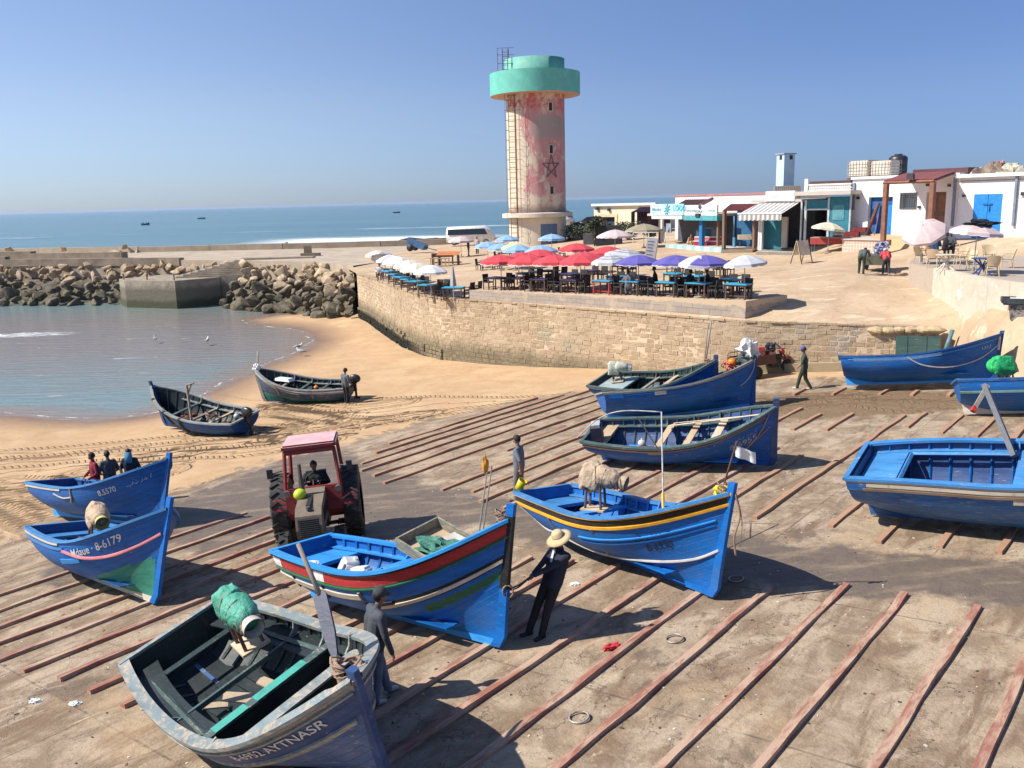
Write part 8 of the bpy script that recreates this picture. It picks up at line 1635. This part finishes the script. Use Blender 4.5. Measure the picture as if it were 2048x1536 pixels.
    co=np.zeros(len(m2.vertices)*3);m2.vertices.foreach_get('co',co);co=co.reshape(-1,3)
    n=len(m2.polygons);ctr=np.zeros(n*3);m2.polygons.foreach_get('center',ctr);ctr=ctr.reshape(-1,3)
    best=np.full(n,9.);mi=np.zeros(n,int)
    for i in range(len(segs)):
        d=B_[i]-A_[i];L2=d@d;t=np.clip(((ctr-A_[i])@d)/L2,0,1) if L2>1e-9 else np.zeros(n);q=np.linalg.norm(ctr-(A_[i]+t[:,None]*d),axis=1)-Rr[i];k=q<best;best[k]=q[k];mi[k]=mm[i]
    m2.polygons.foreach_set('material_index',mi.tolist());m2.polygons.foreach_set('use_smooth',[True]*n);m2.name='body';o=bpy.data.objects.new('body',m2);C.objects.link(o);o.parent=r
    em=mat('eye_dark',(.03,.02,.015),.3,bmp=0);g=MB()
    for q in(-1,1): g.blob(hp_(.088,q*.030,.012),(.010,.012,.007),8,6,0,0)
    g.build('eyes',em,r)
    hm=MATS.get('hair') or mat('hair',(.015,.012,.010),.7)
    if hair!='none':
        g=MB();bi=len(g.v);g.blob((0,0,0),(.103,.086,.122),18,12,0,.05);
        for i in range(bi,len(g.v)):
            v=Vector(g.v[i])
            if v.x>.02 and v.z<.045: v=v*.9
            if v.z<-.035: v=v*.86
            g.v[i]=tuple(hd+R3@(v+Vector((-.010,0,.012))))
        g.build('hair',hm,r,True)
    if hat:
        kind,hmt=hat;g=MB()
        T4=Matrix.Translation(hd)@R3.to_4x4()
        def add(prof,tilt=0,off=(0,0,0),n=24):
            b=len(g.v);g.lathe(prof,n);Mh=T4@Matrix.Translation(off)@Matrix.Rotation(tilt,4,'Y')
            g.v[b:]=[tuple(Mh@Vector(v)) for v in g.v[b:]]
        if kind=='straw':
            add([(.0,.155),(.06,.15),(.095,.12),(.108,.05),(.118,.035),(.17,.015),(.225,-.005),(.228,.003),(.17,.025),(.10,.055)],.12,(0,0,.035))
            g.build('straw_hat',hmt,r,True);g=MB();add([(.110,.038),(.112,.07),(.106,.07)],.12,(0,0,.035));g.build('hat_band',MATS['tan_rope'],r,True)
        else:
            add([(0,.115),(.06,.105),(.098,.06),(.106,.0),(.10,-.005)],0,(0,0,.035))
            b=len(g.v);g.prism([(.06,-.07),(.13,-.06),(.17,0),(.13,.06),(.06,.07)],0,.012);g.v[b:]=[tuple(T4@Matrix.Translation((.0,0,.04))@Matrix.Rotation(.15,4,'Y')@Vector(v)) for v in g.v[b:]]
            g.build('cap',hmt,r,True)
    return r
def stand(px,py,ang,low=True,P=None):
    P=P or (atlow(px,py) if low else atup(px,py));return Matrix.Translation(P)@Matrix.Rotation(ang,4,'Z')
def camdir(P): return math.atan2(-P[1],-P[0])
REST=dict(pelvis=(0,0,.93),chest=(.01,0,1.30),foot_r=(-.02,-.10,0),foot_l=(.06,.12,0),hand_r=(.05,-.27,.86),hand_l=(.05,.27,.86))
nav=cloth('navy',(.018,.022,.045));blk=cloth('black',(.014,.014,.018));gry=cloth('grey_tee',(.16,.17,.20));grp=cloth('grey_trousers',(.18,.165,.16));olv=cloth('olive',(.055,.075,.055));olt=cloth('dark_green_trousers',(.03,.045,.032));den=cloth('faded_denim',(.13,.17,.23));djk=cloth('dusty_jacket',(.065,.072,.085));red=cloth('red_top',(.50,.03,.05));drd=cloth('dark_red',(.22,.012,.03));gjk=cloth('grey_coat',(.12,.13,.14));wht=cloth('white_clothes',(.68,.68,.68));shoe=mat('shoe_black',(.015,.015,.015),.6);shw=mat('shoe_white',(.65,.6,.55),.6);straw=mat('straw',(.62,.48,.27),.9,(.50,.37,.20),8,bs=90)
# straw hat man leaning back on the rope
Pf=atlow(1078,1272);hx=Vector((-1,.12,0)) # faces the boat bow to the left
bowr=BT['B2'].matrix_world@H2.pt(.995,1.25,-1);ang=math.atan2(bowr.y-Pf.y,bowr.x-Pf.x)
M=Matrix.Translation(Pf)@Matrix.Rotation(ang,4,'Z');inv=M.inverted();hl=inv@(Vector(bowr)+(Pf+Vector((-.1,0,1.0))-Vector(bowr))*.48)
ph=Vector((.42,.0,1.13))
person('man in a straw hat and navy tracksuit leaning back hauling a rope',M,dict(pelvis=(-.30,0,.90),chest=(-.44,0,1.27),neck=(-.49,0,1.44),head=(-.47,0,1.60),look=(1,-.1,-.35),foot_r=(.12,-.12,0),foot_l=(.02,.11,0),hand_r=(.03,-.06,1.12),hand_l=(.10,.05,1.14),sleeve=2,eh_r=(-.3,-.5,-.8),eh_l=(-.3,.5,-.8)),[skd,nav,blk,shoe],.011,hat=('straw',straw),H=1.78,fat=1.1)
g=MB();s_=1.78/1.72;g.box((0,0,0),(.012,.05,.22));o=g.build('white_collar',wht,None);o.parent=[x for x in C.objects if x.get('label','').startswith('man in a straw hat')][0];o.location=(-.315,0,1.36);o.rotation_euler=(0,-.35,0)
g=MB();h0=M@(Vector((.10,.0,1.13))*s_);g.tube(smooth3([Vector((0,0,0)),(Vector(bowr)-h0)*.5+Vector((0,0,-.05)),Vector(bowr)-h0]),[.016]*11,6);g.tube(smooth3([Vector((0,.04,-.01)),(Vector(bowr)-h0)*.55+Vector((0,.05,-.11)),Vector(bowr)-h0]),.014,6);o=g.build('hauling_rope',ropeK,None,True,h0);tag(o,'dark doubled rope from the striped boat stem to the straw-hatted man','rope')
g=MB();[g.tube([Vector((.09*math.cos(t_+i),.03*math.sin(2*t_),.11*math.sin(t_+i))) for t_ in [j*math.pi/6 for j in range(13)]],.012,5) for i in range(3)];o=g.build('rope_shackle',ropeT,None,True,Vector(bowr)+Vector((.06,-.04,0)));tag(o,'knotted rope rings at the stem of the red-striped boat','rope')
# capped man beside the near boat
Pj=atlow(768,1398);Pj2=Pj
person('man in a dark jacket and cap between the foreground and striped boats',Matrix.Translation(Pj)@Matrix.Rotation(.55,4,'Z'),dict(pelvis=(-.10,0,.93),chest=(-.06,0,1.30),neck=(-.02,0,1.47),head=(.03,0,1.63),look=(1,-.1,-.1),foot_r=(-.18,-.1,0),foot_l=(.12,.12,0),hand_r=(.05,-.28,.86),hand_l=(.12,.25,.88),sleeve=2),[skd,djk,den,shw],.011,hat=('cap',cloth('dark_cap',(.05,.05,.055))),H=1.80,fat=1.08)
person('man in a grey T-shirt standing with head bowed beyond the striped boat',stand(1040,1002,2.75),dict(REST,look=(1,.1,-.5),sleeve=0,pelvis=(-.0,0,.93),hand_r=(.10,-.24,.85),hand_l=(-.12,.2,.92)),[skin,gry,grp,shoe],.014,H=1.78)
Pg=atlow(1607,779)
person('man in an olive shirt and blue-white cap walking by the stone wall',Matrix.Translation(Pg)@Matrix.Rotation(2.9,4,'Z'),dict(pelvis=(0,0,.90),chest=(.02,0,1.28),look=(1,.2,-.45),foot_r=(.24,-.10,0),foot_l=(-.26,.10,.03),hand_l=(.30,.26,.92),hand_r=(-.14,-.30,.88),sleeve=0,kh=(1,0,0)),[skin,olv,olt,shw],.014,hat=('cap',cloth('blue_cap',(.10,.11,.30))),H=1.74)
Pb=atlow(693,806)
person('man in a grey coat with hands together beside the green beach boat',Matrix.Translation(Pb)@Matrix.Rotation(.9,4,'Z'),dict(REST,hand_r=(.22,-.10,1.05),hand_l=(.22,.10,1.05),sleeve=2,look=(1,0,-.4)),[skin,gjk,blk,shoe],.02,hat=('cap',blk),H=1.68,fat=1.15)
# three men behind B5
for px,py,a_,c_,lb,hr in ((193,968,-2.4,drd,'man in a dark red top behind the 8.5570 boat, leftmost of three',None),(222,971,2.2,djk,'man in a black jacket behind the 8.5570 boat, middle of three',None),(264,962,-1.4,nav,'man with a light blue scarf behind the 8.5570 boat, rightmost of three',None)):
    Pq=atd(px,py,26.2 if px<240 else 26.3);Pq.z=lowz([Pq[:2]])[0];r_=person(lb,Matrix.Translation(Pq)@Matrix.Rotation(a_,4,'Z'),dict(REST,sleeve=2,hand_r=(.25,-.2,1.0),hand_l=(.25,.2,1.0),look=(1,0,-.3)),[skd,c_,blk,shoe],.02,H=1.70)
    if 'scarf' in lb: g=MB();g.box((.10,0,1.50),(.10,.20,.34));g.blob((0.02,0,1.44),(.11,.11,.09),12,8,0,.1);g.build('scarf',mat('scarf_blue',(.08,.28,.42),.9),r_,True)
# driver
person('tractor driver in black sitting in the red cab',TR_.matrix_world@Matrix.Translation((0,.0,.28)),dict(pelvis=(-.08,0,.92),chest=(-.04,0,1.26),look=(1,.3,-.3),foot_r=(.55,-.18,.45),foot_l=(.55,.18,.45),hand_r=(.38,-.16,1.28),hand_l=(.38,.18,1.28),sleeve=2,kh=(.4,0,1)),[skd,blk,blk,shoe],.018,fat=1.2)
# cart pushers
CM=Matrix.Translation(atup(1724,547));person('man in dark green bent forward pushing the cart from the left',CM@Matrix.Rotation(.95,4,'Z'),dict(pelvis=(-.2,0,.90),chest=(.15,0,1.12),neck=(.32,0,1.18),head=(.45,0,1.20),look=(1,0,-.5),lat=(0,1,0),foot_r=(-.35,-.14,0),foot_l=(-.1,.14,0),hand_r=(.55,-.15,.85),hand_l=(.55,.15,.85),sleeve=2),[skd,cloth('grey_green_top',(.10,.11,.10)),olt,shoe],.02,H=1.75,fat=1.1)
CM=Matrix.Translation(atup(1771,549));person('person in a coral red top bent over pushing the cart from the right',CM@Matrix.Rotation(1.35,4,'Z'),dict(pelvis=(-.1,0,.90),chest=(.18,0,1.16),neck=(.34,0,1.24),head=(.46,0,1.25),look=(1,0,-.6),foot_r=(-.2,-.14,0),foot_l=(.0,.14,0),hand_r=(.5,-.15,.85),hand_l=(.5,.15,.85),sleeve=2),[skin,cloth('coral',(.60,.06,.07)),cloth('charcoal',(.05,.055,.07)),shw],.02,hat=('cap',wht),H=1.65,fat=1.05)
SIT=dict(pelvis=(-.05,0,.52),chest=(.0,0,.88),foot_r=(.38,-.12,0),foot_l=(.38,.12,0),hand_r=(.28,-.15,.74),hand_l=(.28,.15,.74),sleeve=2,kh=(.4,0,1))
for px,py,a_,c_,h_,lb in ((1869,500,1.2,cloth('blue_shirt',(.02,.07,.16)),('cap',gjk),'seated man in a dark blue shirt and grey cap on the cafe terrace'),(1891,497,-.4,blk,None,'seated man in black in the middle of the cafe terrace group'),(1902,494,-2.6,djk,None,'seated man in dark grey at the back of the cafe terrace group')):
    person(lb,Matrix.Translation(atc(px,py,.5))@Matrix.Rotation(a_,4,'Z'),dict(SIT),[skd,c_,blk,shoe],.02,hat=h_,fat=1.1)
for px,py,a_,c_,c2,lb in ((1257,572,1.5,gry,gry,'seated man in a pale grey shirt under the leftmost violet parasol'),(1310,565,3.0,blk,blk,'seated person in black beside the leftmost violet parasol table'),(1415,570,2.8,blk,blk,'seated person in black right of the rightmost violet parasol'),(760,548,-1.6,wht,cloth('brown_t',(.16,.09,.07)),'seated person in white at the far end of the left row'),(1380,572,.5,blk,blk,'seated person in dark clothes behind the rightmost violet parasol pole')):
    Pq=atup(px,py,.5);person(lb,Matrix.Translation(Pq)@Matrix.Rotation(a_,4,'Z'),dict(SIT),[skd,c_,c2,shoe],.022)
person('waiter in white walking past the seafront cafe front',Matrix.Translation(atup(1327,485))@Matrix.Rotation(2.6,4,'Z'),dict(REST,foot_r=(.2,-.1,0),foot_l=(-.2,.1,.02),hand_l=(.3,.25,1.05),hand_r=(.1,-.28,.9),sleeve=2),[skin,wht,wht,shoe],.024)
person('man in a pale pink shirt standing left of the light blue parasols',Matrix.Translation(atup(955,508))@Matrix.Rotation(-2.,4,'Z'),dict(REST,sleeve=0),[skd,cloth('pale_pink',(.50,.40,.42)),blk,shoe],.024)
person('person in dark clothes standing under the light blue parasols by chairs',Matrix.Translation(atup(937,512))@Matrix.Rotation(.3,4,'Z'),dict(REST,sleeve=2),[skd,djk,cloth('brown_g',(.14,.12,.11)),shoe],.024)
person('person in ochre clothes crouching beside the blue column of the cafe',Matrix.Translation(atup(1379,494))@Matrix.Rotation(-1.,4,'Z'),dict(pelvis=(-.1,0,.35),chest=(.05,0,.65),foot_r=(.15,-.15,0),foot_l=(.15,.15,0),hand_r=(.3,-.1,.4),hand_l=(.3,.1,.4),sleeve=2,kh=(1,0,.8)),[skin,cloth('ochre',(.45,.32,.16)),cloth('ochre',(.45,.32,.16)),shoe],.024)
bpy.context.view_layer.update()
# ---------------- sea haze ----------------
g=MB();g.box((0,22800,12.9),(50000,46500,30));o=g.build('haze',None) if False else None
m=bpy.data.materials.new('haze_air');m.use_nodes=True;t=m.node_tree;t.nodes.remove(t.nodes['Principled BSDF']);pv=t.nodes.new('ShaderNodeVolumePrincipled');pv.inputs['Color'].default_value=(.66,.80,1,1);pv.inputs['Density'].default_value=.00005;pv.inputs['Anisotropy'].default_value=.2
t.links.new(pv.outputs[0],t.nodes['Material Output'].inputs['Volume'])
o=g.build('haze',m);o['kind']='stuff';o['label']='pale sea haze over the water'
